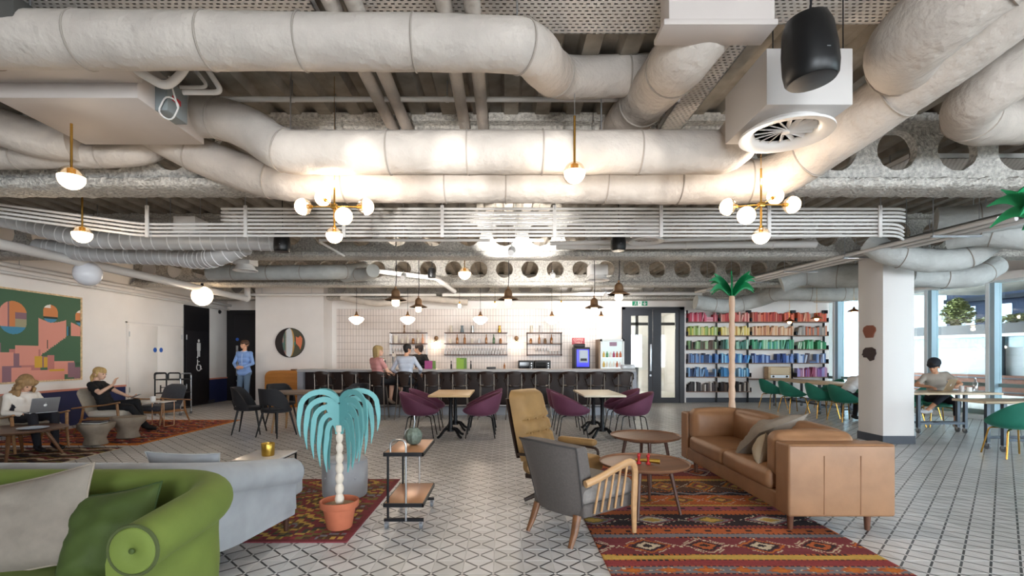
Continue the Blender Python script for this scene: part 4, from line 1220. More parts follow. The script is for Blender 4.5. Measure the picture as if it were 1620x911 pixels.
MB().b2(-1.795, -1.785, 3.08, 3.085, .2, .23).build('fabric_tag', M_BLACK, t, smooth=False)
pillow('silver grey velvet cushion leaning inside the grey sofa', (-2.2, 3.46, .58), .52, .34, .15, (R(18), R(1), R(-2)), M_GREYV, mat('silver_edge', '#a9aaa9', .7), 9)
pillow('small pale cushion at the left end of the grey sofa', (-3.4, 3.4, .53), .45, .3, .14, (R(20), 0, R(3)), M_LINEN, None, 3)

# ================================================================== LEATHER SOFA
M_LEATH = mat('tan_leather', '#8f6a4c', rough=.46, var=(5, .16), bump=(38, .12, .004))
M_LEATHD = mat('tan_leather_seam', '#7a5336', rough=.55)
t = thing('leather_sofa', 'tan leather two-seat sofa standing on the striped rug', 'sofa')
X0, X1, Y0, Y1 = 2.22, 3.06, 3.90, 6.28
MB().rbox((2.63, 5.09, .215), (.8, 2.3, .15), .02, 2).build('base', M_LEATH, t)
for nm, y in (('near', 4.0), ('far', 6.18)):
    arm = MB().rbox(((X0 + X1) / 2, y, .425), (X1 - X0, .2, .57), .022, 3, puff=(0, .004, 0)).build('arm', M_LEATH, t)
    ys = y - .101 if nm == 'near' else y + .101
    for fx in (.33, .67):
        MB().tube([(X0 + (X1 - X0) * fx, ys, .16), (X0 + (X1 - X0) * fx, ys - .003 * (1 if nm == 'near' else -1), .62)], .0035, 6).build('seam', M_LEATHD, arm)
    MB().tube([(X0 + .02, ys, .695), (X1 - .02, ys, .695)], .004, 6).build('piping', M_LEATHD, arm)
    yy = 4.19 if nm == 'near' else 5.98
    MB().rbox((2.56, yy, .585), (.66, .2, .36), .07, 4, puff=(0, .05, .025), g=6).build('arm_cushion', M_LEATH, t)
MB().rbox((2.97, 5.09, .41), (.18, 2.2, .54), .03, 3).build('back', M_LEATH, t)
for k, y in enumerate((4.62, 5.52)):
    MB().rbox((2.5, y, .365), (.6, .89, .17), .05, 4, puff=(.01, 0, .02), g=6).build('seat_cushion', M_LEATH, t)
    MB().rbox((2.80, y, .585), (.2, .86, .38), .07, 4, puff=(.05, 0, .02), g=6).build('back_cushion', M_LEATH, t)
for x in (2.3, 2.92):
    for y in (4.02, 6.0): MB().cyl((x, y, .15), (x, y, .008 if x < 2.6 else 0), .028, .019).build('leg', wood('brown_leg', '#5d3b2a', .4), t)
pillow('large beige linen cushion lying on the leather sofa', (2.56, 4.82, .63), .62, .5, .27, (R(52), R(-14), R(20)), M_LINEN, None, 12, .9)
pillow('small cream cushion tucked beside the leather sofa arm', (2.36, 4.56, .55), .36, .3, .16, (R(12), R(8), R(60)), mat('cream_linen', '#a89c88', .9, bump=(200, .2, .002)), None, 17)

# ================================================================== ROUND TABLES
M_WALN = wood('walnut_top', '#7d5a44', .42, 12, .2)
M_WALND = wood('walnut_dark', '#4b3127', .45)
def round_table(label, c, r, h, rot):
    t = thing('round_table', label, 'table', (c[0], c[1], .008), rot)
    MB().lathe([(1e-6, h - .022), (r - .05, h - .022), (r - .012, h - .008), (r, h + .012), (r - .006, h + .015), (r - .018, h), (1e-6, h)], 56).build('top', M_WALN, t)
    for k in range(4):
        a = R(45) + k * R(90)
        MB().cyl((r * .55 * math.cos(a), r * .55 * math.sin(a), h - .02), (r * .78 * math.cos(a), r * .78 * math.sin(a), 0), .02, .012).build('leg', M_WALND, t)
    MB().lathe([(r * .58, h - .05), (r * .6, h - .022)], 32).build('underframe', M_WALND, t)
round_table('lower round walnut coffee table nearer the viewer', (XA(1019, 4.5), 4.5), .40, .43, R(20))
round_table('taller round walnut coffee table behind the lower one', (XA(1021, 5.55), 5.55), .385, .505, R(40))
p = Vector((XA(1022, 4.45), 4.42, .445))
t = thing('toy_cannon', 'red and brass barrel ornament lying on the lower round table', 'ornament', p, R(-18))
MB().tube([(-.1, 0, .03), (0, 0, .032), (.11, 0, .028)], [.012, .017, .022], 14).build('barrel', M_GOLD, t)
for x in (-.07, .01):
    MB().lathe([(.02, 0), (.022, .01), (.01, .02), (.01, .06), (.017, .07), (.012, .085), (1e-6, .09)], 12, c=(x, -.02, 0)).build('stand', mat('red_enamel', '#a5282a', .35), t)
    MB().lathe([(.02, 0), (.022, .01), (.01, .02), (.01, .06), (.017, .07), (.012, .085), (1e-6, .09)], 12, c=(x, .03, 0)).build('stand', mat('red_enamel'), t)

# ================================================================== SPINDLE ARMCHAIR
M_GREYW = mat('grey_wool', '#595350', rough=.95, sheen=.3, var=(60, .1), bump=(180, .35, .003))
M_GREYW2 = mat('grey_ribbed_wool', '#7d7874', rough=.95, var=(50, .1), bump=(150, .3, .003))
M_ASH = wood('ash_wood', '#b08a62', .4, 16, .18)
M_BRLEG = wood('brown_oak_leg', '#704a2e', .42)
t = thing('spindle_armchair', 'grey upholstered armchair with wooden spindle arms, seen from behind', 'armchair', (.60, 4.02, 0), R(38))
rings = []
for k in range(10):
    z = .2 + .57 * k / 9; f_ = k / 9
    hw = .25 + .06 * f_; xb = -.26 - .2 * f_ ** 1.1
    ring = []
    for j in range(17):
        u = -1 + 2 * j / 16
        ring.append((xb + .12 * abs(u) ** 2.5 * (.5 + .5 * f_) - .02, u * hw, z + (.0 if k < 9 else -.03 * u * u)))
    for j in range(16, -1, -1):
        u = -1 + 2 * j / 16
        ring.append((xb + .11 + .1 * abs(u) ** 2.5 * (.5 + .5 * f_) + .015 * math.sin(f_ * 3), u * (hw - .012), z + (.0 if k < 9 else -.03 * u * u)))
    rings.append(ring)
MB().loft(rings).build('backrest', M_GREYW, t, angle=50)
top = rings[-1]
MB().tube([Vector(p_) + Vector((0, 0, .0)) for p_ in top[:17]], .008, 6).build('piping', mat('dark_piping', '#3d3a3a', .8), t)
for s_ in (0, 16): MB().tube([rings[k][s_] for k in range(10)], .007, 6).build('piping', mat('dark_piping'), t)
MB().rbox((.05, 0, .36), (.6, .56, .13), .05, 4, puff=(.01, .01, .03), g=6).build('seat_cushion', M_GREYW2, t)
MB().rbox((.04, 0, .255), (.56, .56, .1), .02, 2).build('seat_base', M_GREYW, t)
for s_ in (-1, 1):
    arm = [(-.26, s_ * .31, .47), (-.12, s_ * .325, .50), (.08, s_ * .335, .555), (.22, s_ * .335, .575), (.275, s_ * .333, .53), (.285, s_ * .33, .42), (.28, s_ * .325, .22), (.29, s_ * .32, .008)]
    pth = smoothpath(arm, .04)
    a_ = MB().tube(pth, [.023] * (len(pth) - 6) + [.022, .021, .02, .019, .018, .017], 10, flat=1.25).build('arm', M_ASH, t)
    for k in range(5):
        x = -.13 + k * .078
        MB().cyl((x + .01, s_ * .33, .492 + .075 * (x + .13) / .3), (x - .015, s_ * .292, .23), .009, n=8).build('spindle', M_ASH, a_)
    MB().tube([(-.25, s_ * .22, .22), (-.29, s_ * .23, .1), (-.34, s_ * .235, 0)], [.034, .029, .02], 10, flat=.8).build('leg', M_BRLEG, t)

# ================================================================== TAN RECLINER
M_TANV = mat('tan_velvet', '#86683f', rough=.7, sheen=.9, var=(5, .15))
M_WDK = wood('dark_bentwood', '#2e211b', .35)
t = thing('velvet_recliner', 'tan tufted velvet high-back armchair behind the grey one', 'armchair', (.49, 4.85, 0), R(-36))
rings = []
K = 26
for k in range(K + 1):
    f_ = k / K; z = .40 + .66 * f_
    xb = -.20 - .17 * f_ ** .9
    hw = .29 - .02 * f_ - (.05 * max(0, (f_ - .88) / .12) ** 2)
    cre = 0
    for c_ in (.17, .38, .58): cre += math.exp(-((f_ - c_) / .018) ** 2)
    th = (.13 - .02 * f_) * (1 - .35 * min(1, cre)) * (1 if f_ < .93 else math.sqrt(max(.02, 1 - ((f_ - .93) / .07) ** 2)))
    ring = []
    for j in range(25):
        u = -1 + 2 * j / 24
        ch = .012 * abs(math.sin(u * math.pi * 2.0)) if .12 < f_ < .66 else 0
        ring.append((xb + th * (1 - abs(u) ** 6) * 1.0 + ch, u * hw, z))
    for j in range(24, -1, -1):
        u = -1 + 2 * j / 24
        ring.append((xb - .045 * (1 - abs(u) ** 4), u * hw * .98, z))
    rings.append(ring)
MB().loft(rings).build('backrest', M_TANV, t, angle=70)
MB().loft([[(rg[37][0] - (.022 if i > 24 else .0) + .02 * abs(y / .29) ** 2, y * 1.0, z) for i, (x, y, z) in enumerate(rg)] for rg in rings[1:-2:2]]).build('back_shell', M_WDK, t)
for z_, f_ in ((.51, .17), (.65, .38), (.785, .58)):
    for u in (-.5, 0, .5):
        MB().ell((-.20 - .17 * f_ ** .9 + .095, u * .29, z_), (.014, .014, .014)).build('button', M_TANV, t)
MB().rbox((.09, 0, .36), (.6, .56, .16), .06, 4, puff=(.02, .01, .035), g=8).build('seat_cushion', M_TANV, t)
for s_ in (-1, 1):
    a_ = MB().rbox((.06, s_ * .345, .535), (.42, .095, .065), .03, 4, g=4).build('armrest', M_TANV, t)
    MB().tube(filletpath([(-.2, s_ * .345, .48), (.16, s_ * .345, .49), (.30, s_ * .345, .48), (.28, s_ * .335, .3)], .06), .014, 8).build('arm_bracket', M_WDK, a_)
MB().rbox((.03, 0, .255), (.46, .46, .05), .015, 2).build('seat_plate', M_WDK, t)
MB().cyl((.02, 0, .24), (.02, 0, .09), .03, .035).build('pedestal', M_BLACKM, t)
for k in range(4):
    a = R(45 + 90 * k)
    MB().tube([(.02, 0, .1), (.02 + .18 * math.cos(a), .18 * math.sin(a), .075), (.02 + .32 * math.cos(a), .32 * math.sin(a), .018)], [.03, .026, .018], 8).build('foot', M_WDK, t)

# ================================================================== MARBLE TABLE, POT, POUF
t = thing('marble_side_table', 'small white marble side table with thin black frame', 'table', (XA(420, 4.75), 4.75, 0))
MB().rbox((0, 0, .45), (.40, .5, .018), .004, 1, g=1).build('top', mat('white_marble', '#e3e2e2', .25, var=(5, .06)), t)
for sx in (-1, 1):
    for sy in (-1, 1): MB().b2(sx * .188 - .008, sx * .188 + .008, sy * .238 - .008, sy * .238 + .008, 0, .44).build('leg', M_BLACKM, t, smooth=False)
f_ = MB()
for z in (.43,):
    f_.b2(-.196, .196, -.246, -.23, z, z + .015).b2(-.196, .196, .23, .246, z, z + .015).b2(-.196, -.18, -.246, .246, z, z + .015).b2(.18, .196, -.246, .246, z, z + .015)
f_.build('frame', M_BLACKM, t, smooth=False)
t = thing('gold_pot', 'hammered gold candle pot on the marble side table', 'pot', (XA(424, 4.72), 4.72, .459))
MB().lathe([(.052, 0), (.056, .01), (.06, .115), (.058, .118), (.054, .1), (.05, .09)], 24).build('vessel', M_GOLD, t)
MB().lathe([(.055, .09), (1e-6, .091)], 20).build('wax', mat('wax', '#e6d7a8', .5), t)
t = thing('tufted_pouf', 'round grey-blue tufted velvet pouf behind the turquoise palm', 'pouf', (XA(546, 5.0), 5.0, .008))
rg = []
for (r_, z) in [(.2, 0), (.215, .02), (.218, .1), (.222, .2), (.22, .3), (.212, .355), (.19, .375), (.12, .385), (.05, .386), (.002, .385)]:
    ring = []
    for j in range(48):
        a = 2 * math.pi * j / 48
        tu = 0
        for q in range(8):
            da = (a - q * math.pi / 4 + math.pi) % (2 * math.pi) - math.pi
            tu += math.exp(-((da * r_ / .03) ** 2) - ((z - .2) / .04) ** 2)
        rr = r_ - .02 * tu
        ring.append((rr * math.cos(a), rr * math.sin(a), z))
    rg.append(ring)
MB().loft(rg).build('body', M_GREYV, t, angle=60)
for q in range(8):
    a = q * math.pi / 4
    MB().ell((.205 * math.cos(a), .205 * math.sin(a), .2), .012).build('button', M_GREYV, t)
MB().tube([(.214 * math.cos(a), .214 * math.sin(a), .36) for a in [2 * math.pi * j / 40 for j in range(40)]], .006, 6, closed=True).build('piping', M_GREYV, t)

# ================================================================== PALMS
M_TURQ = mat('turquoise_paint', '#5f9a9b', .5)
M_CREAM = mat('cream_turned_wood', '#d6cabb', .55, var=(20, .05))
def ribbon(pts, ws, thick, m, parent, ang, name):
    "flat cut-out strip in the vertical plane turned by ang about z"
    c, s_ = math.cos(ang), math.sin(ang)
    up, lo = [], []
    for i, (r_, z) in enumerate(pts):
        a = pts[max(i - 1, 0)]; b_ = pts[min(i + 1, len(pts) - 1)]
        tx, tz = b_[0] - a[0], b_[1] - a[1]
        l = math.hypot(tx, tz) or 1
        nx, nz = -tz / l, tx / l
        up.append((r_ + nx * ws[i] / 2, z + nz * ws[i] / 2)); lo.append((r_ - nx * ws[i] / 2, z - nz * ws[i] / 2))
    mb = MB()
    vs, fs = [], []
    n = len(pts)
    for t_ in (-thick / 2, thick / 2):
        for (r_, z) in up + lo:
            vs.append((r_ * c - t_ * s_, r_ * s_ + t_ * c, z))
    for i in range(n - 1):
        fs += [(i, i + 1, n + i + 1, n + i), (2 * n + i + 1, 2 * n + i, 3 * n + i, 3 * n + i + 1), (i + 1, i, 2 * n + i, 2 * n + i + 1), (n + i, n + i + 1, 3 * n + i + 1, 3 * n + i)]
    fs += [(0, n, 3 * n, 2 * n), (n - 1, 3 * n - 1, 4 * n - 1, 2 * n - 1)]
    mb.add(vs, fs)
    return mb.build(name, m, parent, angle=35)
t = thing('turquoise_palm', 'turquoise cut-out palm sculpture with beaded trunk in terracotta pot', 'sculpture', (XA(537, 4.05), 4.05, .01))
MB().lathe([(.092, 0), (.1, .01), (.128, .165), (.146, .168), (.152, .175), (.155, .222), (.148, .226), (.138, .22), (.133, .18), (.128, .17)], 36).build('pot', M_TERRA, t)
MB().lathe([(.13, .185), (.06, .195), (1e-6, .197)], 28).build('soil', mat('gravel_fill', '#a5937c', .95, var=(60, .3)), t)
pr = [(.02, .19)]
for k in range(7):
    z = .19 + k * .083
    for i in range(8):
        f_ = i / 8
        pr.append((.024 + .013 * math.sin(math.pi * f_) ** 1.0 - .0012 * k, z + .083 * f_))
pr += [(.024, .775), (.032, .78), (.033, .82), (.028, .83)]
MB().lathe(pr, 20).build('trunk', M_CREAM, t)
for w_ in range(4):
    ang = [R(-32), R(-146), R(158), R(24)][w_]
    ribbon([(.0, .82), (.03, .90), (.06, .98), (.075, 1.04)], [.03, .07, .10, .04], .013, M_TURQ, t, ang, 'frond_web')
    for k in range(5):
        Rk = .30 - .05 * k; Tk = 1.105 - .062 * k
        tip = [.76, .66, .58, .51, .46][k]
        pts, ws = [], []
        n = 22
        for i in range(n + 1):
            f_ = i / n
            if f_ < .5:
                a = math.pi * (1 - f_ / .5) * .62
                q = f_ / .5
                th_ = math.pi * (1 - q) * .93
                r_ = Rk / 2 + Rk / 2 * math.cos(th_) + .008 * (1 - q)
                z = (Tk - .12) + .12 * math.sin(th_) - .06 * (1 - q) * 0
            else:
                q = (f_ - .5) / .5
                r_ = Rk + .012 * math.sin(q * math.pi)
                z = (Tk - .12) * (1 - q) + tip * q
            pts.append((r_, z)); ws.append(.048 * (1 - .45 * f_) if f_ < .5 else .037 * (1 - ((f_ - .5) / .5) ** 1.6) + .003)
        ribbon(pts, ws, .012, M_TURQ, t, ang, 'frond')
M_PALMG = mat('palm_green_paint', '#128a52', .45)
def tall_palm(label, loc, s=1.0, rz=0):
    t = thing('tall_palm', label, 'sculpture', loc, rz)
    H = 2.42 * s
    pr = [(.045, 0)]
    for k in range(11):
        z = H * k / 11
        for i in range(1, 7): pr.append((.046 + .012 * math.sin(math.pi * i / 6) - .0008 * k, z + H / 11 * i / 6))
    MB().lathe(pr, 20).build('trunk', mat('peach_trunk', '#cbab92', .6, var=(15, .05)), t)
    for w_ in range(6):
        ang = w_ * R(60) + R(4)
        for k, (dx, dz, bow) in enumerate(((.30, .36, .10), (.39, .23, .13), (.37, .04, .13))):
            if k == 1 and w_ % 3 == 1: pass
            pts, ws = [], []
            for i in range(13):
                f_ = i / 12
                pts.append((f_ * dx * s + .015, H + (.02 + f_ * dz + bow * math.sin(math.pi * f_) * (1 if k else .4)) * s))
                ws.append(s * (.105 * math.sin(math.pi * min(1, f_ * .8 + .22)) + .004) if f_ < 1 else .006)
            ribbon(pts, ws, .016, M_PALMG, t, ang, 'blade')
    return t
tall_palm('tall wooden palm with green cut-out leaves before the bookshelves', (XA(1158, 8.5), 8.5, 0))
tall_palm('second green-leaved palm mostly cut off by the right edge', (XA(1668, 4.3), 4.3, 0), 1.04, R(8))

# ================================================================== TROLLEY
M_COPP = mat('copper_laminate', '#c08a5f', .3, metal=.3)
t = thing('serving_trolley', 'two-tier serving trolley with copper shelves on castors', 'trolley', (-.815, 4.35, 0))
for z in (.19, .60):
    s_ = MB().rbox((0, 0, z + .012), (.31, .64, .018), .004, 1, g=1).build('shelf', M_COPP, t)
    e = MB().b2(-.162, .162, -.328, -.318, z - .01, z + .022).b2(-.162, .162, .318, .328, z - .01, z + .022).b2(-.162, -.153, -.328, .328, z - .01, z + .022).b2(.153, .162, -.328, .328, z - .01, z + .022)
    e.build('shelf_rim', M_BLACKM, s_, smooth=False)
for y, zz in ((-.3, .72), (.3, .72)):
    for x in (-.125, .08):
        pass
    MB().tube([(-.13, y, .07), (-.13, y, .60)], .01, 10).build('post', M_BLACKM, t)
    MB().tube(filletpath([(.02, y - .02 if y < 0 else y + .02, .07), (.02, y - .02 if y < 0 else y + .02, zz), (-.11, y, zz), (-.11, y, .6)], .05), .008, 10).build('handle', M_STEEL, t)
    MB().b2(-.16, .16, y - .012, y + .012, .06, .085).build('foot_bar', M_BLACKM, t, smooth=False)
    for x in (-.14, .14):
        w_ = MB().cyl((x - .012, y, .03), (x + .012, y, .03), .03, n=18).build('castor_wheel', mat('castor_grey', '#6c6f74', .4), t)
        MB().b2(x - .017, x + .017, y - .012, y + .012, .03, .065).build('castor_fork', M_STEEL, t, smooth=False)
t = thing('woven_gourd_vase', 'dark green ribbed gourd vase on the trolley', 'vase', (-.80, 4.40, .624))
rg = []
for (r_, z) in [(.03, 0), (.055, .012), (.075, .05), (.078, .08), (.066, .115), (.04, .14), (.03, .145), (.026, .14)]:
    rg.append([((r_ * (1 - .09 * abs(math.cos(5 * a)))) * math.cos(a), (r_ * (1 - .09 * abs(math.cos(5 * a)))) * math.sin(a), z) for a in [2 * math.pi * j / 60 for j in range(60)]])
MB().loft(rg).build('body', mat('gourd_green', '#5f6a60', .6, var=(40, .35), bump=(60, .5, .006)), t)
MB().tube([(0, 0, .14), (.01, 0, .2), (.005, 0, .25)], [.006, .004, .003], 6).build('stem', M_STEEL, t)
# ================================================================== BAR
M_SLAB = mat('bar_top_concrete', '#a5a3a4', .35, var=(8, .06))
M_BARGREY = mat('bar_end_grey', '#8b8d95', .45, var=(6, .05))
M_MAROON = mat('bar_front_maroon', '#221413', .5, var=(6, .08))
BX0, BX1, BY = -4.83, 3.06, 11.64
t = thing('bar_counter', 'long bar counter with dark maroon front and grey top', 'bar counter')
MB().rbox(((BX0 + BX1) / 2, BY + .4, 1.055), (BX1 - BX0, .86, .06), .006, 1, g=1).build('top', M_SLAB, t)
for x in (BX0 + .07, BX1 - .05): MB().b2(x - .07, x + .07, BY, BY + .8, 0, 1.03).build('end_panel', M_BARGREY, t, smooth=False)
MB().b2(BX0 + .13, BX1 - .1, BY + .14, BY + .75, .2, 1.03).build('carcass', M_MAROON, t, smooth=False)
pw = (BX1 - BX0 - .24) / 12
pn = None
for k in range(12):
    x = BX0 + .13 + pw * (k + .5)
    if pn is None: pn = MB().rbox((0, 0, 0), (pw - .012, .03, .8), .006, 1, g=1).build('front_panel', M_MAROON, t, loc=(x, BY + .13, .62))
    else: inst(pn, t, (x, BY + .13, .62))
MB().b2(BX0 + .13, BX1 - .1, BY + .18, BY + .7, 0, .2).build('plinth', mat('plinth_blue_grey', '#9aa0aa', .4), t, smooth=False)
MB().cyl((BX0 + .15, BY + .06, .24), (BX1 - .12, BY + .06, .24), .02, n=12).build('foot_rail', M_STEEL, t)
t = thing('back_counter', 'low counter against the white tiles behind the bar', 'counter')
MB().b2(-4.6, 2.6, 14.3, 14.88, 0, .93).build('carcass', M_DARKFR, t, smooth=False)
MB().rbox((-1.0, 14.59, .95), (7.2, .6, .04), .005, 1, g=1).build('top', M_SLAB, t)
# stools
M_STOOLW = wood('stool_dark_wood', '#271913', .35, 14, .25)
M_STOOLM = mat('stool_leg_metal', '#7a7068', .35, metal=.7)
def make_stool(label, x, y):
    t = thing('bar_stool', label, 'bar stool', (x, y, 0), group='dark wooden bar stools along the counter')
    MB().lathe([(1e-6, .715), (.17, .715), (.195, .73), (.195, .745), (.17, .755), (1e-6, .75)], 28).build('seat', M_STOOLW, t)
    rg = []
    for j in range(19):
        a = R(195 + 150 * j / 18)
        f_ = abs(j - 9) / 9
        zt, zb = 1.065 - .09 * f_ ** 2.2, .985 - .10 * f_ ** 2.2
        r0, r1 = .23, .205
        rg.append([(r0 * math.cos(a), r0 * math.sin(a) + .01, zb), (r0 * 1.03 * math.cos(a), r0 * 1.03 * math.sin(a) + .01, zt), (r1 * 1.03 * math.cos(a), r1 * 1.03 * math.sin(a) + .01, zt), (r1 * math.cos(a), r1 * math.sin(a) + .01, zb)])
    MB().loft(rg).build('back_band', M_STOOLW, t)
    rg = []
    for k in range(7):
        f_ = k / 6; z = .75 + .25 * f_; hw = .075 + .05 * f_; yb = -.185 - .03 * f_
        rg.append([(-hw, yb, z), (0, yb - .012, z), (hw, yb, z), (hw, yb + .014, z), (0, yb + .002, z), (-hw, yb + .014, z)])
    MB().loft(rg).build('splat', M_STOOLW, t)
    for s_ in (-1, 1):
        MB().tube(smoothpath([(s_ * .222, -.05, .90), (s_ * .235, .06, .88), (s_ * .2, .1, .80), (s_ * .17, .09, .74)], .04), .011, 8).build('arm', M_STOOLW, t)
        MB().tube([(s_ * .15, -.185, 1.0), (s_ * .15, -.17, .72), (s_ * .165, -.19, .4), (s_ * .2, -.24, 0)], .0125, 8).build('leg', M_STOOLM, t)
        MB().tube([(s_ * .14, .13, .72), (s_ * .19, .2, 0)], .0125, 8).build('leg', M_STOOLM, t)
    MB().tube([(-.18, -.21, .27), (.18, -.21, .27), (.175, .18, .27), (-.175, .18, .27)], .009, 8, closed=True).build('footrest', M_STOOLM, t)
    return t
stool_x = [986 - 43 * k for k in range(12)]
words = ['right end stool, nearest the glazed door', 'second stool from the right end', 'third stool from the right end', 'fourth stool from the right end', 'fifth stool from the right end', 'sixth stool from the right end', 'seventh stool from the right end', 'empty stool just right of the man in white', 'stool under the man in the white shirt', 'stool under the woman in pink', 'second stool from the left end', 'left end stool, nearest the wooden desk']
proto = None
STOOLS = []
for k, px in enumerate(stool_x):
    x = XA(px, 11.15)
    lb_ = 'dark wooden bar stool, ' + words[k]
    if proto is None: proto = make_stool(lb_, x, 11.15); STOOLS.append(proto)
    else: STOOLS.append(dup(proto, (x, 11.15, 0), 0, lb_))
# shelves on the tiles
M_SHELF = wood('shelf_dark_wood', '#5a3d30', .45)
SH = {}
for nm, lb_, a, b_ in (('A', 'left three-tier bar shelf on the white tiles', 617, 676), ('B', 'wide middle three-tier bar shelf on the white tiles', 703, 803), ('C', 'right three-tier bar shelf on the white tiles', 833, 889)):
    x0, x1 = XA(a, 14.75), XA(b_, 14.75)
    t = thing('bar_shelf', lb_, 'shelf', (0, 0, 0))
    for z in (2.09, 1.77, 1.445): MB().rbox(((x0 + x1) / 2, 14.77, z - .012), (x1 - x0, .22, .024), .003, 1, g=1).build('board', M_SHELF, t)
    for x in (x0 + .02, x1 - .02):
        for y in (14.68, 14.87): MB().cyl((x, y, 1.40), (x, y, 2.1), .008, n=8).build('upright', M_STEEL if nm != 'C' else M_BLACKM, t)
    SH[nm] = (x0, x1)
ORD = 'first second third fourth fifth sixth seventh eighth ninth tenth eleventh twelfth thirteenth fourteenth fifteenth sixteenth seventeenth eighteenth nineteenth twentieth twenty-first twenty-second twenty-third twenty-fourth twenty-fifth twenty-sixth twenty-seventh twenty-eighth twenty-ninth thirtieth thirty-first thirty-second'.split()
def item(name, label, cat, prof, m, loc, group=None, n=14):
    o = MB().lathe(prof, n).build(name, m, loc=loc)
    return tag(o, label, cat, group)
GL_W = [(.03, 0), (.032, .003), (.005, .008), (.005, .085), (.025, .105), (.036, .14), (.034, .19), (.032, .19), (.033, .14), (.02, .11), (1e-6, .1)]
GL_T = [(.03, 0), (.036, .11), (.034, .11), (.028, .01), (1e-6, .008)]
def row(nm, z, xs, prof, m, label, cat, group, name, y=14.77):
    base = None
    for x in xs:
        lb2 = label.replace('{n}', ORD[list(xs).index(x)])
        if base is None: base = item(name, lb2, cat, prof, m, (x, y, z), group)
        else:
            o = base.copy(); COL.objects.link(o); o.location = (x, y, z); o['label'] = lb2
M_STEMW = mat('pale_stemware', '#e8e4e4', .1, trans=.0, spec=.9, alpha=.75)
x0, x1 = SH['B']
row('B', 1.445, [x0 + .08 + i * (x1 - x0 - .16) / 21 for i in range(22)], GL_W, M_STEMW, 'stemmed glass, {n} from left in the long row, lowest middle bar shelf', 'glass', 'stemmed glasses on the middle bar shelf', 'wine_glass')
row('B', 1.445, [x0 + .05 + i * (x1 - x0 - .16) / 21 for i in range(22)], GL_T, M_STEMW, 'small tumbler, {n} from left in the front row, lowest middle bar shelf', 'glass', 'tumblers on the middle bar shelf', 'tumbler', 14.705)
x0, x1 = SH['A']
row('A', 1.445, [x0 + .1 + i * (x1 - x0 - .2) / 10 for i in range(11)], GL_W, M_STEMW, 'stemmed glass, {n} from left on the lowest left bar shelf', 'glass', 'stemmed glasses on the left bar shelf', 'wine_glass')
x0, x1 = SH['C']
row('C', 1.445, [x0 + .28 + i * .085 for i in range(5)], GL_W, M_STEMW, 'stemmed glass, {n} from left on the lowest right bar shelf', 'glass', 'stemmed glasses on the right bar shelf', 'wine_glass')
row('C', 1.445, [x0 + .7 + i * .085 for i in range(4)], GL_T, M_STEMW, 'tumbler, {n} from left at the right of the lowest right bar shelf', 'glass', 'tumblers on the right bar shelf', 'tumbler')
JAR = [(.04, 0), (.042, .005), (.042, .1), (.03, .12), (.03, .135), (.034, .135), (.034, .15), (1e-6, .152)]
BOT = [(.035, 0), (.037, .01), (.037, .13), (.03, .16), (.013, .19), (.013, .25), (.016, .25), (.016, .27), (1e-6, .272)]
PIT = [(.05, 0), (.055, .02), (.045, .09), (.035, .16), (.045, .21), (.043, .21), (.03, .15), (1e-6, .14)]
M_AMB = mat('amber_glass', '#9a6334', .15, spec=.8); M_PALEB = mat('pale_bottle', '#e0d4c4', .3); M_GRN = mat('green_bottle', '#4d6a48', .15)
x0, x1 = SH['A']
tag(MB().rbox((x0 + .17, 14.77, 1.885), (.11, .09, .23), .004, 1, g=1).build('drinks_carton', M_PALEB), 'tall cream carton on the middle left bar shelf', 'carton')
for k, (dx, pr_, m_, lb_) in enumerate(((.36, JAR, M_PALEB, 'short cream jar next to the carton on the left bar shelf'), (.52, BOT, M_PALEB, 'cream bottle at the centre of the left bar shelf'), (.68, JAR, M_AMB, 'amber jar right of the cream bottle on the left bar shelf'), (.82, BOT, M_PALEB, 'pale bottle fourth along the left bar shelf'), (.96, BOT, mat('peach_bottle', '#d69a78', .3), 'peach coloured bottle at the right of the left bar shelf'))):
    item('jar' if pr_ is JAR else 'bottle', lb_, 'jar' if pr_ is JAR else 'bottle', pr_, m_, (x0 + dx, 14.77, 1.77))
item('vase', 'slim dark vase on top of the left bar shelf', 'vase', [(.04, 0), (.02, .04), (.014, .12), (.03, .22), (.028, .22), (.01, .12), (1e-6, .1)], M_RUST, (x0 + .42, 14.77, 2.09))
item('bowl', 'pale bowl on top of the left bar shelf', 'bowl', [(.03, 0), (.08, .07), (.076, .07), (.03, .01), (1e-6, .01)], M_PALEB, (x0 + .85, 14.77, 2.09))
x0, x1 = SH['B']
for dx, m_, lb_ in ((.2, M_PALEB, 'white pitcher at the left on top of the middle bar shelf'), (.52, mat('blue_grey_ceramic', '#6f7d86', .3), 'blue-grey pitcher on top of the middle bar shelf'), (.83, M_STEEL, 'silver pitcher on top of the middle bar shelf'), (1.63, M_BRASS, 'brass pitcher at the right on top of the middle bar shelf')):
    item('pitcher', lb_, 'pitcher', PIT, m_, (x0 + dx, 14.77, 2.09))
for i, (dx, pr_, m_, lb_) in enumerate(((.18, JAR, M_PALEB, 'first pale jar on the middle board of the wide bar shelf'), (.38, BOT, M_AMB, 'amber bottle, left one on the middle board of the wide bar shelf'), (.6, BOT, M_AMB, 'amber bottle, second on the middle board of the wide bar shelf'), (.82, JAR, M_PALEB, 'pale jar at the centre of the wide bar shelf'), (1.02, JAR, M_STEMW, 'clear jar right of centre on the wide bar shelf'), (1.24, BOT, M_AMB, 'amber bottle, third on the middle board of the wide bar shelf'), (1.46, BOT, M_GRN, 'green bottle on the middle board of the wide bar shelf'), (1.66, JAR, M_AMB, 'amber jar at the right end of the wide bar shelf'))):
    item('jar' if pr_ is JAR else 'bottle', lb_, 'jar' if pr_ is JAR else 'bottle', pr_, m_, (x0 + dx, 14.77, 1.77))
x0, x1 = SH['C']
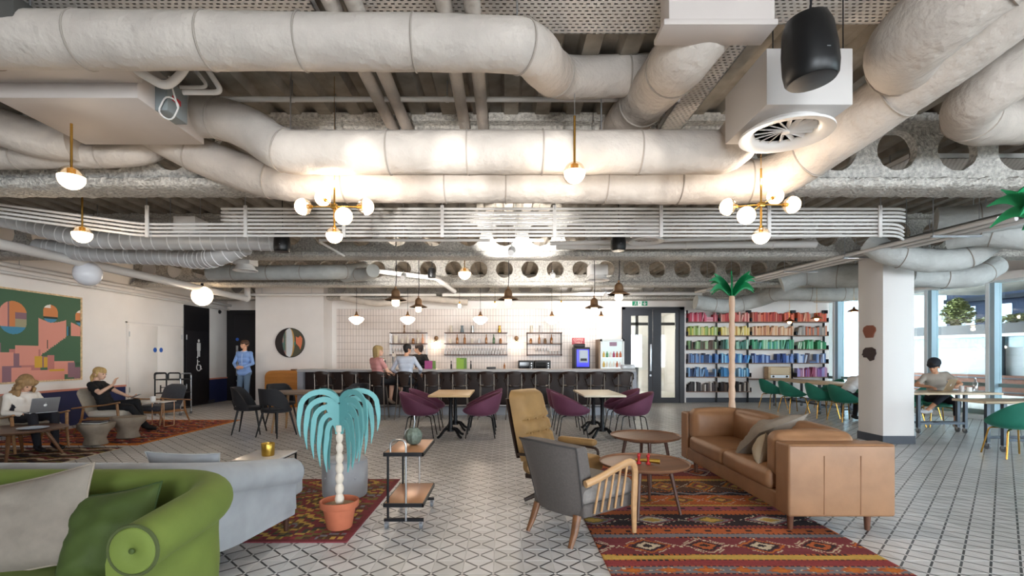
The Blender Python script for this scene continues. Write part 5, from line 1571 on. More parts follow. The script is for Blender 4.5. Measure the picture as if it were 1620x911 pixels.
for i, (dx, pr_, m_, lb_) in enumerate(((.13, JAR, M_AMB, 'amber jar at the left of the right bar shelf'), (.38, BOT, M_AMB, 'brown bottle on the right bar shelf'), (.55, JAR, M_RUST, 'copper jar on the right bar shelf'), (.74, BOT, M_AMB, 'second brown bottle on the right bar shelf'))):
    item('jar' if pr_ is JAR else 'bottle', lb_, 'jar' if pr_ is JAR else 'bottle', pr_, m_, (x0 + dx, 14.77, 1.77))
for dx, m_, lb_ in ((.15, M_PALEB, 'white pitcher on top of the right bar shelf'), (.42, M_STEMW, 'clear jug on top of the right bar shelf')):
    item('pitcher', lb_, 'pitcher', PIT, m_, (x0 + dx, 14.77, 2.09))
# sconces
for px, lb_ in ((690, 'small brass wall sconce between the left and middle bar shelves'), (817, 'small brass wall sconce between the middle and right bar shelves')):
    x = XA(px, 14.85)
    t = thing('wall_sconce', lb_, 'lamp', (x, 14.88, 1.93))
    MB().lathe([(.065, 0), (.065, .015), (.02, .03), (1e-6, .03)], 20, M=Matrix.Rotation(R(90), 4, 'X')).build('wall_plate', M_RUST, t)
    MB().tube([(0, -.02, 0), (0, -.09, -.01), (0, -.1, -.06)], .01, 8).build('arm', M_BRASS, t)
    MB().lathe([(.065, -.105), (.03, -.08), (.018, -.06)], 18, c=(0, -.1, 0)).build('shade', M_RUST, t)
    MB().ell((0, -.1, -.12), .035).build('bulb', mat('sconce_bulb', '#ffdcae', .3, emit='#ffc78a', es=25), t)
    lamp((x, 14.72, 1.76), 4)
# machines and things on the counters
t = thing('coffee_machine', 'dark coffee machine with blue lit panel at the right of the bar', 'coffee machine', (XA(919, 14.5), 14.5, .97))
MB().rbox((0, 0, .34), (.46, .46, .68), .02, 2).build('body', M_BLACK, t)
MB().rbox((.02, -.235, .37), (.36, .02, .5), .01, 2).build('blue_panel', mat('blue_lit_panel', '#3438a8', .3, emit='#3a3ad0', es=.7), t)
MB().rbox((.04, -.25, .42), (.25, .02, .36), .015, 2).build('front_plate', mat('machine_silver', '#aab6c6', .3), t)
MB().b2(-.05, .13, -.265, -.26, .29, .36).build('cup_niche', M_BLACKM, t, smooth=False)
MB().rbox((-.05, 0, .73), (.3, .3, .1), .015, 2).build('bean_hopper', M_BLACKM, t)
t = thing('red_sign', 'small red enamel sign with two lines above the coffee machine', 'sign', (XA(915, 14.86), 14.875, 1.84))
MB().rbox((0, 0, 0), (.38, .012, .2), .006, 2).build('plate', mat('enamel_red', '#b53442', .35), t)
text_part('lettering', 'COFFEE\nTABLE', .085, mat('sign_cream', '#f2ccc0', .5), t, (0, -.008, 0), (R(90), 0, 0), .001)
t = thing('drinks_fridge', 'glass-door drinks fridge with white frame beside the door', 'fridge', (3.06, 14.5, 0))
MB().b2(-.36, .32, -.2, .32, 0, 1.88).build('cabinet', mat('fridge_side_brown', '#9b8570', .5), t, smooth=False)
f_ = MB().b2(-.32, -.27, -.26, -.2, .1, 1.88).b2(.31, .36, -.26, -.2, .1, 1.88).b2(-.32, .36, -.26, -.2, 1.82, 1.88).b2(-.32, .36, -.26, -.2, .1, .18)
f_.build('door_frame', mat('fridge_white', '#e3e9ea', .4), t, smooth=False)
MB().b2(-.27, .31, -.22, -.205, .18, 1.82).build('interior', mat('fridge_interior', '#b9c6c6', .4, emit='#dff0f0', es=.25), t, smooth=False)
MB().rbox((.05, -.215, 1.74), (.22, .01, .12), .004, 1, g=1).build('pink_label', mat('label_pink', '#c25590', .5), t)
rnd = random.Random(4)
for zi, z in enumerate((1.36, 1.08, .8)):
    MB().b2(-.27, .31, -.25, -.2, z - .012, z).build('shelf', M_STEEL, t, smooth=False)
    for k in range(6):
        c_ = rnd.choice(['#e8e4da', '#d9b45a', '#5a9a6a', '#c2683f', '#e3e3e8', '#b2446a', '#7fa8c9'])
        MB().lathe([(.032, 0), (.034, .01), (.034, .1), (.014, .14), (.014, .17), (1e-6, .172)], 10, c=(-.22 + k * .095, -.235, z)).build('bottle', mat('drink_' + c_[1:], c_, .3), t)
for px, w_, lb_ in ((832, .44, 'black countertop oven, left of the pair behind the bar'), (858, .46, 'black countertop oven, right of the pair behind the bar')):
    t = thing('countertop_oven', lb_, 'oven', (XA(px, 14.45), 14.5, .97))
    MB().rbox((0, 0, .15), (w_, .4, .3), .015, 2).build('body', M_BLACK, t)
    MB().b2(-w_ * .42, w_ * .2, -.21, -.2, .05, .25).build('glass_door', mat('oven_glass', '#050507', .08), t, smooth=False)
    for z in (.08, .15, .22): MB().lathe([(.018, 0), (.016, .02), (1e-6, .02)], 10, c=(w_ * .35, -.2, z), M=Matrix.Rotation(R(90), 4, 'X')).build('knob', M_STEEL, t)
YB = 12.05
t = thing('drink_dispenser', 'glass drink dispenser jar with wooden lid on the bar', 'dispenser', (XA(604, YB), YB, 1.085))
MB().lathe([(.09, 0), (.1, .02), (.1, .2), (.07, .235), (.068, .235), (.095, .2), (.095, .02), (1e-6, .015)], 24).build('jar', M_DRINK, t)
MB().lathe([(.09, .012), (.09, .1), (1e-6, .1)], 20).build('drink', mat('lemonade', '#b9a24e', .2, alpha=.6), t)
MB().lathe([(.075, .235), (.075, .26), (1e-6, .262)], 20).build('lid', M_ASH, t)
MB().tube([(0, -.1, .04), (0, -.14, .04), (0, -.145, .015)], .01, 8).build('tap', M_STEEL, t)
t = thing('beer_tap', 'chrome beer tap beside the man at the bar', 'tap', (XA(622, YB), YB, 1.085))
MB().lathe([(.05, 0), (.05, .015), (.022, .03), (.02, .25), (.03, .27), (.03, .3), (1e-6, .31)], 18).build('column', M_STEEL, t)
MB().tube([(0, 0, .24), (0, -.08, .24), (0, -.11, .2), (0, -.11, .15)], .012, 8).build('spout', M_STEEL, t)
MB().lathe([(.008, .3), (.016, .4), (1e-6, .42)], 10).build('lever', M_BLACK, t)
MB().lathe([(.045, 0), (.045, .012), (1e-6, .013)], 18, c=(.03, -.03, .34), M=Matrix.Rotation(R(90), 4, 'X')).build('badge', M_PALEB, t)
def menu(label, px, w, h, m1, m2):
    t = thing('menu_card', label, 'menu', (XA(px, YB), YB, 1.086))
    MB().box((0, .0, h / 2), (w, .004, h), M=Matrix.Rotation(R(-8), 4, 'X')).build('front_leaf', m1, t, smooth=False)
    MB().box((w * .42, .03, h / 2), (w * .9, .004, h * .98), M=Matrix.Rotation(R(9), 4, 'X')).build('back_leaf', m2, t, smooth=False)
menu('purple and green folded menu card on the bar', 678, .19, .2, mat('menu_purple', '#9a3f78', .5), mat('menu_green', '#6f8f4a', .5))
menu('tall lime green card standing on the bar', 728, .18, .27, mat('menu_lime', '#86a83a', .5), mat('menu_green'))
for px, lb_ in ((714, 'slim dark bottle left of the lime card on the bar'), (745, 'slim dark bottle right of the lime card on the bar')):
    item('bottle', lb_, 'bottle', [(.02, 0), (.02, .1), (.01, .13), (.01, .17), (.014, .175), (.012, .2), (1e-6, .2)], M_BLACK, (XA(px, YB), YB, 1.085))
item('bottle', 'small dark bottle near the ovens on the bar', 'bottle', [(.024, 0), (.024, .09), (.01, .12), (.01, .15), (1e-6, .15)], M_AMB, (XA(798, YB), YB, 1.085))
tag(MB().rbox((XA(777, YB), YB, 1.11), (.22, .14, .05), .008, 2).build('card_tray', M_BLACK), 'flat black tray on the bar right of the lime card', 'tray')
tag(MB().rbox((XA(993, 11.95), 11.95, 1.14), (.3, .2, .11), .02, 2).build('glass_caddy', mat('caddy_glass', '#c3c7cb', .15, alpha=.8)), 'pale glass caddy at the right end of the bar', 'caddy')
# exit sign
t = thing('exit_sign', 'green and white emergency exit sign above the glazed door', 'sign', (XA(1012, 14.86), 14.86, 2.96))
MB().rbox((0, 0, 0), (.46, .03, .15), .004, 1, g=1).build('panel', mat('sign_white', '#e9f2ee', .5), t)
M_EXG = mat('exit_green', '#1f8f68', .5)
MB().b2(-.225, -.06, -.018, -.015, -.065, .065).build('green_field', M_EXG, t, smooth=False)
MB().b2(.06, .225, -.018, -.015, -.065, .065).build('green_field', M_EXG, t, smooth=False)
ar = MB().prism([(.142, -.055), (.2, .0), (.18, .015), (.154, -.012), (.154, .06), (.13, .06), (.13, -.012), (.104, .015), (.084, 0)], -.021, -.019, 'Y')
ar.build('arrow', M_PIC, t, smooth=False)
rm = MB().ell((-.12, -.02, .04), (.014, .003, .014)).tube([(-.12, -.02, .02), (-.14, -.02, -.01), (-.17, -.02, -.05)], .008, 6).tube([(-.14, -.02, -.01), (-.11, -.02, -.025), (-.1, -.02, -.055)], .008, 6).tube([(-.16, -.02, .02), (-.12, -.02, .02), (-.095, -.02, .0)], .006, 6)
rm.build('running_figure', M_PIC, t)
mn = MB().ell((0, -.018, .045), (.01, .003, .01)).tube([(0, -.018, .03), (0, -.018, -.01)], .009, 6)
mn.build('figure', M_DARKFR, t)
# mirror
t = thing('round_mirror', 'round wall mirror with dark crescent and coloured collage', 'mirror', (XA(458.5, 14.15), 14.17, 1.4 + 21 * 14.15 / 790))
rr = .42
MB().lathe([(rr, -.015), (rr, .015), (rr - .008, .02), (1e-6, .02)], 48, M=Matrix.Rotation(R(90), 4, 'X')).build('back_disc', mat('mirror_dark', '#2b2526', .4), t)
def lens(x0f, x1f, n=20):
    pts = []
    for i in range(n + 1):
        z = -rr * .97 + 2 * rr * .97 * i / n
        w_ = math.sqrt(max(0, rr ** 2 * .95 - z * z))
        pts.append((x1f * w_, z))
    for i in range(n, -1, -1):
        z = -rr * .97 + 2 * rr * .97 * i / n
        w_ = math.sqrt(max(0, rr ** 2 * .95 - z * z))
        pts.append((x0f * w_, z))
    return pts
MB().prism(lens(-.5, .22), -.026, -.02, 'Y').build('mirror_glass', mat('mirror_glass', '#dfe3e6', .03, metal=1), t, smooth=False)
MB().prism(lens(.22, .34), -.028, -.02, 'Y').build('wood_strip', mat('mirror_wood', '#b8904f', .4), t, smooth=False)
MB().prism(lens(.34, .98), -.026, -.02, 'Y').build('green_field', mat('collage_green', '#4a4a3a', .5), t, smooth=False)
MB().prism([(.17, .18), (.24, .14), (.3, .2), (.36, .12), (.35, -.02), (.3, -.2), (.27, -.12), (.18, -.02)], -.03, -.025, 'Y').build('orange_field', mat('collage_orange', '#cf7350', .5), t, smooth=False)
MB().prism([(.13, -.1), (.17, -.05), (.16, .05), (.12, 0)], -.03, -.025, 'Y').build('teal_field', mat('collage_teal', '#3f7a6a', .5), t, smooth=False)
# roll-top desk
M_HONEY = wood('honey_oak', '#b07638', .4, 10, .15)
t = thing('rolltop_desk', 'honey coloured wooden rolltop cabinet below the round mirror', 'cabinet', (-6.02, 13.85, 0))
prof_ = [(-.5, 0), (-.5, .82)] + [(-.5 + .18 * (1 - math.cos(R(a))), .82 + .18 * math.sin(R(a))) for a in range(10, 91, 10)] + [(.5, 1.0), (.5, 0)]
MB().prism(prof_, -.27, .27, 'Y').build('body', M_HONEY, t, angle=30)
sl = None
for k in range(9):
    z = .62 + k * .04
    w_ = .96 if z < .82 else .96 - .3 * ((z - .82) / .16) ** 2
    MB().rbox((.0 + (.96 - w_) / 2, -.275, z), (w_, .014, .034), .005, 1, g=1).build('slat', M_HONEY, t)
for z in (.18, .4):
    dr = MB().rbox((0, -.278, z), (.92, .02, .19), .006, 1, g=1).build('drawer', M_HONEY, t)
    for x in (-.25, .25): MB().ell((x, -.298, z), .016).build('knob', M_BRASS, dr)
tag(MB().rbox((-5.82, 13.8, 1.02), (.14, .1, .035), .008, 2).build('small_box', M_RUST), 'small dark box on top of the rolltop cabinet', 'box')

# ================================================================== BOOKSHELVES
YS = 14.93
UX = [XA(p_, 14.85) for p_ in (1087, 1138, 1188, 1259, 1310)]
SZ = [2.42, 2.015, 1.605, 1.195, .785, .35]
t = thing('bookcase', 'black steel wall bookcase with dark shelves sorted by book colour', 'bookcase')
for x in UX:
    MB().b2(x - .02, x + .02, 15.03, 15.075, .0, 2.74).build('upright', M_BLACKM, t, smooth=False)
    MB().rbox((x, 15.0, 2.72), (.13, .1, .1), .008, 1, g=1).build('top_cap', M_BLACKM, t)
rows_in_bay = [(0, 1, 2, 3, 4, 5), (0, 1, 2, 3, 4, 5), (0, 1, 2, 3), (0, 1, 2, 3, 4)]
M_BOARD = wood('bookcase_board', '#7a5b4b', .5)
for b_ in range(4):
    for r_ in rows_in_bay[b_]:
        brd = MB().rbox(((UX[b_] + UX[b_ + 1]) / 2, YS, SZ[r_] - .013), (UX[b_ + 1] - UX[b_] - .01, .26, .026), .003, 1, g=1).build('shelf', M_BOARD, t)
        for x in (UX[b_] + .012, UX[b_ + 1] - .012):
            MB().b2(x - .008, x + .008, YS - .12, YS + .12, SZ[r_], SZ[r_] + .11).build('bracket', M_BLACKM, brd, smooth=False)
MB().rbox(((UX[2] + UX[3]) / 2, YS, .71), (UX[3] - UX[2] - .02, .26, .024), .003, 1, g=1).build('shelf', M_BOARD, t)
def obj_color_mat(name, rough=.6):
    m = bpy.data.materials.new(name); m.use_nodes = True
    nt = m.node_tree; oi = nt.nodes.new('ShaderNodeObjectInfo')
    nt.links.new(oi.outputs['Color'], nt.nodes['Principled BSDF'].inputs['Base Color'])
    nt.nodes['Principled BSDF'].inputs['Roughness'].default_value = rough
    return m
M_BOOK = obj_color_mat('book_cloth')
M_PAGE = mat('book_pages', '#e9e0cf', .9)
bk = MB()
bk.b2(-.5, -.42, -.5, .5, 0, 1).b2(.42, .5, -.5, .5, 0, 1).b2(-.5, .5, -.5, -.42, 0, 1)
bk.b2(-.42, .42, -.42, .46, .025, .975, mi=1)
_bk = bk.build('book', [M_BOOK, M_PAGE], smooth=False)
book_mesh = _bk.data
bpy.data.objects.remove(_bk)
PAL = {(0, 0): ['#c4455f', '#d8708a', '#b62a3a', '#e0a0ac', '#a83444', '#cf8d96'], (0, 1): ['#c23a3e', '#d06a60', '#b8454a', '#e2a79a'], (0, 2): ['#c9513f', '#b5433f', '#d98a76', '#a93a38', '#dd6b4c'], (0, 3): ['#d4603f', '#dd8a68', '#c04a35', '#e8a98c'],
       (1, 0): ['#9db36a', '#b8c48a', '#d0c55c', '#7e9a46', '#dcd08a', '#c8d2a8'], (1, 1): ['#e0c860', '#d9b45c', '#e8d490', '#d39a4c', '#ecdfb0'], (1, 2): ['#d8a67a', '#c98a60', '#e3c2a0', '#b5775a', '#d9b394'], (1, 3): ['#a79f98', '#c4b6a8', '#8d8680', '#c76a48', '#d28a68'],
       (2, 0): ['#4d5a48', '#7ea070', '#39463c', '#a9bf9a', '#5e4a3f'], (2, 1): ['#4f8f80', '#2f5f55', '#8fbfae', '#35473f', '#b9d6c8'], (2, 2): ['#3f9a72', '#6fb894', '#2f7a68', '#a6d0b0', '#57a0a0'], (2, 3): ['#4fae78', '#86c79c', '#2f8a5a', '#bfe0c4'],
       (3, 0): ['#2c3550', '#3f6fae', '#6a8fc0', '#28406a', '#7a7f95'], (3, 1): ['#2f6fb5', '#56a0d0', '#264a88', '#8cc0dd'], (3, 2): ['#2a4f9a', '#1f3a78', '#5b7fc4', '#8fa9d8', '#31508c'], (3, 3): ['#6f90c8', '#9fb4dc', '#54719f', '#c3cfe6', '#5b4f5a'],
       (4, 0): ['#26406a', '#4a7ab0', '#1d2c4a', '#7aa0c8', '#31364a'], (4, 1): ['#3f8ac4', '#7ab8dc', '#2a6a9a', '#a9d2e6'], (4, 3): ['#9a8fc4', '#c08fae', '#a04868', '#d6b4cc', '#8a5a9a'],
       (5, 0): ['#2a2528', '#4c4448', '#d9d6d2', '#6b5f5a', '#1c1a1e'], (5, 1): ['#3a3336', '#5c4c44', '#c9c4be', '#1f1c20', '#7a6a60']}
BAYN = ['leftmost', 'second', 'wide third', 'rightmost']
ROWN = ['top', 'second', 'third', 'fourth', 'fifth', 'bottom']
HUE = {(0, 0): 'pinkish red', (0, 1): 'red', (0, 2): 'brick red', (0, 3): 'orange red', (1, 0): 'green or yellow', (1, 1): 'yellow', (1, 2): 'tan', (1, 3): 'grey or rust', (2, 0): 'dark green', (2, 1): 'teal', (2, 2): 'green', (2, 3): 'bright green', (3, 0): 'dark blue', (3, 1): 'blue', (3, 2): 'navy', (3, 3): 'pale blue', (4, 0): 'navy or blue', (4, 1): 'light blue', (4, 3): 'purple or pink', (5, 0): 'black or white', (5, 1): 'black or brown'}
rnd = random.Random(11)
def blabel(r_, b_, nb, flat=False):
    nb[0] += 1
    return f'{HUE[(r_, b_)]} {"flat-lying " if flat else ""}book, {ORD[nb[0] - 1]} from left, {ROWN[r_]} shelf, {BAYN[b_]} bay'
nbooks = 0
extra = []
for r_ in range(6):
    for b_ in range(4):
        if r_ not in rows_in_bay[b_]: continue
        x = UX[b_] + .035; xe = UX[b_ + 1] - .035
        nb_ = [0]
        grp = f'books on the {ROWN[r_]} shelf, {BAYN[b_]} bay'
        lean = 0
        gap_at = rnd.uniform(.35, .75) if rnd.random() < .55 else 2
        if r_ == 5: gap_at = .4
        while True:
            w_ = rnd.uniform(.028, .056); h_ = rnd.uniform(.2, .29); d_ = rnd.uniform(.15, .2)
            fr_ = (x - UX[b_]) / (UX[b_ + 1] - UX[b_])
            if fr_ > gap_at:
                gap_at = 2
                if r_ in (5,) or rnd.random() < .4: x += rnd.uniform(.06, .12)
                else:   # a small flat pile
                    zz = SZ[r_]
                    for q in range(rnd.randint(1, 3)):
                        hh = rnd.uniform(.035, .05); ww = .19
                        if x + ww > xe: break
                        extra.append((r_, b_, blabel(r_, b_, nb_, True), grp, x + ww / 2, zz + hh / 2, ww, hh, rnd.choice(PAL[(r_, b_)]), 'flat', .2)); zz += hh
                    x += .2
                    continue
            lean = rnd.choice([0, 0, 0, 0, .0, -.22 if rnd.random() < .5 else 0])
            dx = w_ + abs(math.sin(lean)) * h_ * .55
            if x + dx > xe: break
            extra.append((r_, b_, blabel(r_, b_, nb_), grp, x + (0 if lean >= 0 else abs(math.sin(lean)) * h_ * .0) + w_ / 2, SZ[r_], w_, h_, rnd.choice(PAL[(r_, b_)]), lean, d_))
            x += dx + .0015
extra.sort(key=lambda e_: -e_[6] * e_[7])
SB = {}
stuff_books = MB()
for k, (r_, b_, lb_, grp, x, z, w_, h_, c_, lean, d_) in enumerate(extra):
    if k < 300:
        o = bpy.data.objects.new('book', book_mesh); COL.objects.link(o)
        o.color = (*lin(c_), 1)
        if lean == 'flat':
            o.location = (x - .095, YS - .02, z); o.scale = (h_, d_ * .8, w_); o.rotation_euler = (0, R(90), 0)
        else:
            o.location = (x, YS - .02, z + (abs(math.sin(lean)) * w_ / 2)); o.scale = (w_, d_, h_); o.rotation_euler = (0, -lean, 0)
        tag(o, lb_, 'book', grp)
    else:
        if lean == 'flat': stuff_books.box((x, YS - .02, z), (w_, d_ * .8, h_), mi=SB.setdefault(c_, len(SB)))
        else: stuff_books.box((x, YS - .02, z + h_ / 2), (w_, d_, h_), mi=SB.setdefault(c_, len(SB)))
if stuff_books.v:
    o = stuff_books.build('book_remainder', [mat('bk_' + c, c, .6) for c in SB], smooth=False)
    tag(o, 'remaining slimmer books of every colour along the bookcase shelves', 'books', kind='stuff')
t = thing('vintage_radio', 'pale wooden radio cabinet standing below the navy books', 'radio', (XA(1232, 14.8), 14.86, .725))
MB().rbox((0, 0, .18), (.68, .24, .36), .02, 2).build('case', wood('radio_wood', '#b59a78', .45), t)
MB().b2(-.27, .27, -.128, -.12, .14, .33).build('speaker_cloth', mat('radio_cloth', '#cdb89a', .9, bump=(200, .3, .003)), t, smooth=False)
MB().b2(-.27, .27, -.13, -.12, .03, .11).build('dial_panel', mat('radio_dial', '#dfe3ea', .3), t, smooth=False)
for x in (-.2, .2): MB().lathe([(.03, 0), (.028, .02), (1e-6, .02)], 14, c=(x, -.13, .07), M=Matrix.Rotation(R(90), 4, 'X')).build('knob', M_BLACK, t)
# silhouettes on the column
for (px, py, w_, h_, col, lb_) in ((1373, 524.5, .16, .17, '#8a4f3a', 'reddish brown head silhouette on the white column'), (1372, 559.5, .17, .22, '#3a2b2b', 'dark head silhouette with neck below the brown one')):
    d_ = 8.2
    # on the left face of the column (x = 6.02)
    z = EYE - (py - CY) * 8.22 / FPX
    y = 8.22
    t = thing('head_silhouette', lb_, 'wall art', (6.018, y, z))
    if h_ < .2: poly = [(-.045, -.1), (.045, -.1), (.06, -.04), (.085, .01), (.08, .06), (.045, .1), (-.03, .105), (-.075, .075), (-.088, .02), (-.07, -.04)]
    else: poly = [(.01, -.12), (.06, -.1), (.065, -.05), (.09, .0), (.08, .07), (.03, .105), (-.05, .1), (-.085, .06), (-.09, .01), (-.105, -.02), (-.085, -.03), (-.08, -.06), (-.03, -.065)]
    k_ = 2.0
    MB().prism([(-a * 1.6, b) for a, b in poly], -.02, 0, 'X').build('plaque', mat('sil_' + col[1:], col, .7), t, smooth=False)
# ================================================================== CAFE TABLES AND CHAIRS
def solid(o, th, off=0):
    m = o.modifiers.new('thickness', 'SOLIDIFY'); m.thickness = th; m.offset = off
    s_ = o.modifiers.new('soft', 'SUBSURF'); s_.levels = 1; s_.render_levels = 1
    return o
def bucket_mb(W, D, sz, bz, fz, p=1.0, flare=.0, lean=.06, n=36):
    mb = MB(); rings = []
    rows = [(0.02, -.045, 0), (.35, -.04, 0), (.7, -.025, 0), (.9, .0, 0), (1.0, .04, .12), (1.03, None, .45), (1.05, None, .8), (1.06, None, 1.0)]
    for (rr, dz, up) in rows:
        ring = []
        for j in range(n):
            a = 2 * math.pi * j / n
            g = ((1 - math.cos(a)) / 2) ** p
            rim = fz + (bz - fz) * g
            z = sz + (dz if dz is not None else 0.04)
            if up: z = sz + .01 + (rim - sz - .01) * up
            x = rr * D / 2 * math.cos(a) - lean * up * g; y = rr * W / 2 * math.sin(a) * (1 + flare * up * g)
            ring.append((x, y, z))
        rings.append(ring)
    mb.loft(rings, caps=False)
    vs = mb.v[:n]
    mb.f.append(tuple(reversed(range(n)))); mb.mi.append(0)
    return mb
def shell_chair(name, label, cat, W, D, sz, bz, fz, p, m, lm, leg_r, loc, rz, group, pad=True, flare=.0, splay=.06):
    t = thing(name, label, cat, loc, rz, group)
    solid(bucket_mb(W, D, sz, bz, fz, p, flare).build('shell', m, t, angle=80), .03)
    if pad: MB().lathe([(1e-6, sz - .01), (.6 * D / 2, sz - .01), (.85 * D / 2, sz + .01), (.88 * D / 2, sz + .025), (.8 * D / 2, sz + .04), (1e-6, sz + .045)], 28, sx=1, sy=W / D).build('seat_pad', m, t)
    for sx in (-1, 1):
        for sy in (-1, 1):
            MB().tube(filletpath([(sx * .1, sy * .08, sz - .05), (sx * .19, sy * .17, sz - .06), (sx * (.19 + splay), sy * (.17 + splay * .8), 0)], .04, 4), leg_r, 8).build('leg', lm, t)
    return t
M_PLUM = mat('plum_velvet', '#5c2e45', rough=.75, sheen=.5, var=(5, .12))
M_EMER = mat('emerald_velvet', '#1c6f5c', rough=.7, sheen=.6, var=(4, .15))
M_BLKV = mat('black_velvet', '#1d1c20', rough=.75, sheen=.4, var=(5, .15))
M_CTOP = wood('cafe_top_oak', '#c8a777', .4, 10, .08)
M_CTOP2 = wood('cafe_top_pale', '#d2c9b4', .4, 10, .06)
def cafe_table(label, x, y, m):
    t = thing('cafe_table', label, 'table', (x, y, 0))
    MB().rbox((0, 0, .725), (.70, 1.42, .032), .005, 1, g=1).build('top', m, t)
    for yy in (-.42, .42):
        c = MB().lathe([(.06, .1), (.055, .16), (.035, .2), (.042, .24), (.032, .28), (.03, .62), (.045, .66), (.08, .705)], 16, c=(0, yy, 0)).build('pedestal', M_BLACKM, t)
        for k in range(4):
            a = R(45 + 90 * k)
            MB().tube(smoothpath([(.03 * math.cos(a), yy + .03 * math.sin(a), .15), (.14 * math.cos(a), yy + .14 * math.sin(a), .13), (.22 * math.cos(a), yy + .22 * math.sin(a), .05), (.28 * math.cos(a), yy + .28 * math.sin(a), .018)], .05), .022, 8).build('foot', M_BLACKM, c)
        MB().b2(-.25, .25, yy - .03, yy + .03, .69, .708).build('bearer', M_BLACKM, t, smooth=False)
TX = (-.93, 1.69); TY = 9.05
cafe_table('oak topped cafe table between plum chairs, left one', TX[0], TY, M_CTOP)
cafe_table('pale topped cafe table between plum chairs, right one', TX[1], TY, M_CTOP2)
pl = None
for ti, tn in ((0, 'oak'), (1, 'pale')):
    for sx, sn in ((-1, 'left'), (1, 'right')):
        for yy, yn in ((-.38, 'near'), (.5, 'far')):
            lb_ = f'plum velvet tub chair on the {sn} side of the {tn} cafe table, {yn} one'
            x = TX[ti] + sx * .52; rz = 0 if sx < 0 else math.pi
            if pl is None: pl = shell_chair('tub_chair', lb_, 'chair', .60, .58, .42, .79, .47, .85, M_PLUM, M_BLACKM, .009, (x, TY + yy, 0), rz, 'plum tub chairs at the cafe tables')
            else: dup(pl, (x, TY + yy, 0), rz, lb_)
# oval table with black chairs
M_OVAL = wood('oval_walnut_grey', '#85705f', .4, 10, .12)
t = thing('oval_table', 'oval brown dining table with slim pale legs', 'table', (-3.72, 9.35, 0))
MB().lathe([(1e-6, .705), (.78, .705), (.83, .722), (.835, .732), (.82, .738), (1e-6, .738)], 56, sx=1.0, sy=.62).build('top', M_OVAL, t)
for sx in (-1, 1):
    for sy in (-1, 1): MB().cyl((sx * .42, sy * .22, .71), (sx * .5, sy * .3, 0), .026, .016).build('leg', M_ASH, t)
def black_chair(label, loc, rz):
    t = thing('dining_chair', label, 'chair', loc, rz, 'black velvet chairs at the oval table')
    MB().lathe([(1e-6, .42), (.2, .42), (.25, .44), (.255, .465), (.24, .49), (1e-6, .5)], 30, sx=1, sy=1).build('seat', M_BLKV, t)
    rg = []
    n = 22
    for j in range(n + 1):
        a = R(78 + 204 * j / n); u = abs(j - n / 2) / (n / 2)
        zt = .84 - .36 * max(0, (u - .35) / .65) ** 1.7; zb = .56 - .12 * max(0, (u - .25) / .75) ** .8
        zt = max(zt, zb + .03)
        ring = []
        for k in range(6):
            f_ = k / 5; z = zb + (zt - zb) * f_
            r_ = .265 + .05 * f_ * (1 - u)
            ring.append((r_ * math.cos(a), r_ * math.sin(a), z))
        for k in range(5, -1, -1):
            f_ = k / 5; z = zb + (zt - zb) * f_
            r_ = .228 + .05 * f_ * (1 - u)
            ring.append((r_ * math.cos(a), r_ * math.sin(a), z))
        rg.append(ring)
    MB().loft(rg).build('backrest', M_BLKV, t, angle=60)
    for s_ in (-.07, .07): MB().tube([(-.22, s_, .46), (-.265, s_, .6)], .012, 6).build('back_support', M_BLACK, t)
    for sx in (-1, 1):
        for sy in (-1, 1): MB().cyl((sx * .15, sy * .15, .44), (sx * .235, sy * .225, 0), .02, .011).build('leg', M_BLACK, t)
    return t
cs = [((-4.62, 9.05, 0), R(12), 'black velvet chair at the left end of the oval table'), ((-3.98, 8.72, 0), R(72), 'black velvet chair with its back to the viewer at the oval table'), ((-4.45, 9.98, 0), R(-40), 'black velvet chair at the far left of the oval table'), ((-3.0, 10.0, 0), R(-110), 'black velvet chair on the far side of the oval table'), ((-2.95, 9.1, 0), R(165), 'black velvet chair at the right end, behind the turquoise palm')]
b0 = None
for loc, rz, lb_ in cs:
    if b0 is None: b0 = black_chair(lb_, loc, rz)
    else: dup(b0, loc, rz, lb_)

# ================================================================== WORK TABLES on castors, emerald chairs
M_PALEW = wood('pale_ply_top', '#c7b194', .42, 10, .08)
M_GUN = mat('gunmetal', '#4b5058', .4, metal=.6)
def work_table(label, x0, x1, y0, y1, ix=.12, iy=.25):
    cx_, cy_ = (x0 + x1) / 2, (y0 + y1) / 2
    t = thing('work_table', label, 'table', (cx_, cy_, 0))
    hx, hy = (x1 - x0) / 2, (y1 - y0) / 2
    MB().rbox((0, 0, .735), (x1 - x0, y1 - y0, .035), .006, 1, g=1).build('top', M_PALEW, t)
    for sy in (-1, 1):
        for sx in (-1, 1):
            x, y = sx * (hx - ix), sy * (hy - iy)
            MB().b2(x - .025, x + .025, y - .025, y + .025, .1, .72).build('leg', M_GUN, t, smooth=False)
            MB().cyl((x - .012, y, .05), (x + .012, y, .05), .05, n=20).build('castor_wheel', mat('castor_grey'), t)
            MB().b2(x - .02, x + .02, y - .02, y + .02, .05, .11).build('castor_fork', M_STEEL, t, smooth=False)
        MB().b2(-hx + ix, hx - ix, sy * (hy - iy) - .02, sy * (hy - iy) + .02, .16, .2).build('stretcher', M_GUN, t, smooth=False)
    MB().b2(-.02, .02, -hy + iy, hy - iy, .16, .2).build('stretcher', M_GUN, t, smooth=False)
work_table('long pale work table by the bookshelves', 7.42, 8.42, 11.7, 14.2)
work_table('work table beside the column with the capped man', 7.1, 8.75, 8.75, 9.5, .4, .3)
work_table('work table mostly hidden behind the column', 7.6, 8.5, 10.55, 11.5, .12, .1)
work_table('work table at the right edge behind the near emerald chair', 6.85, 9.4, 7.1, 7.65, .4, .15)
em = None
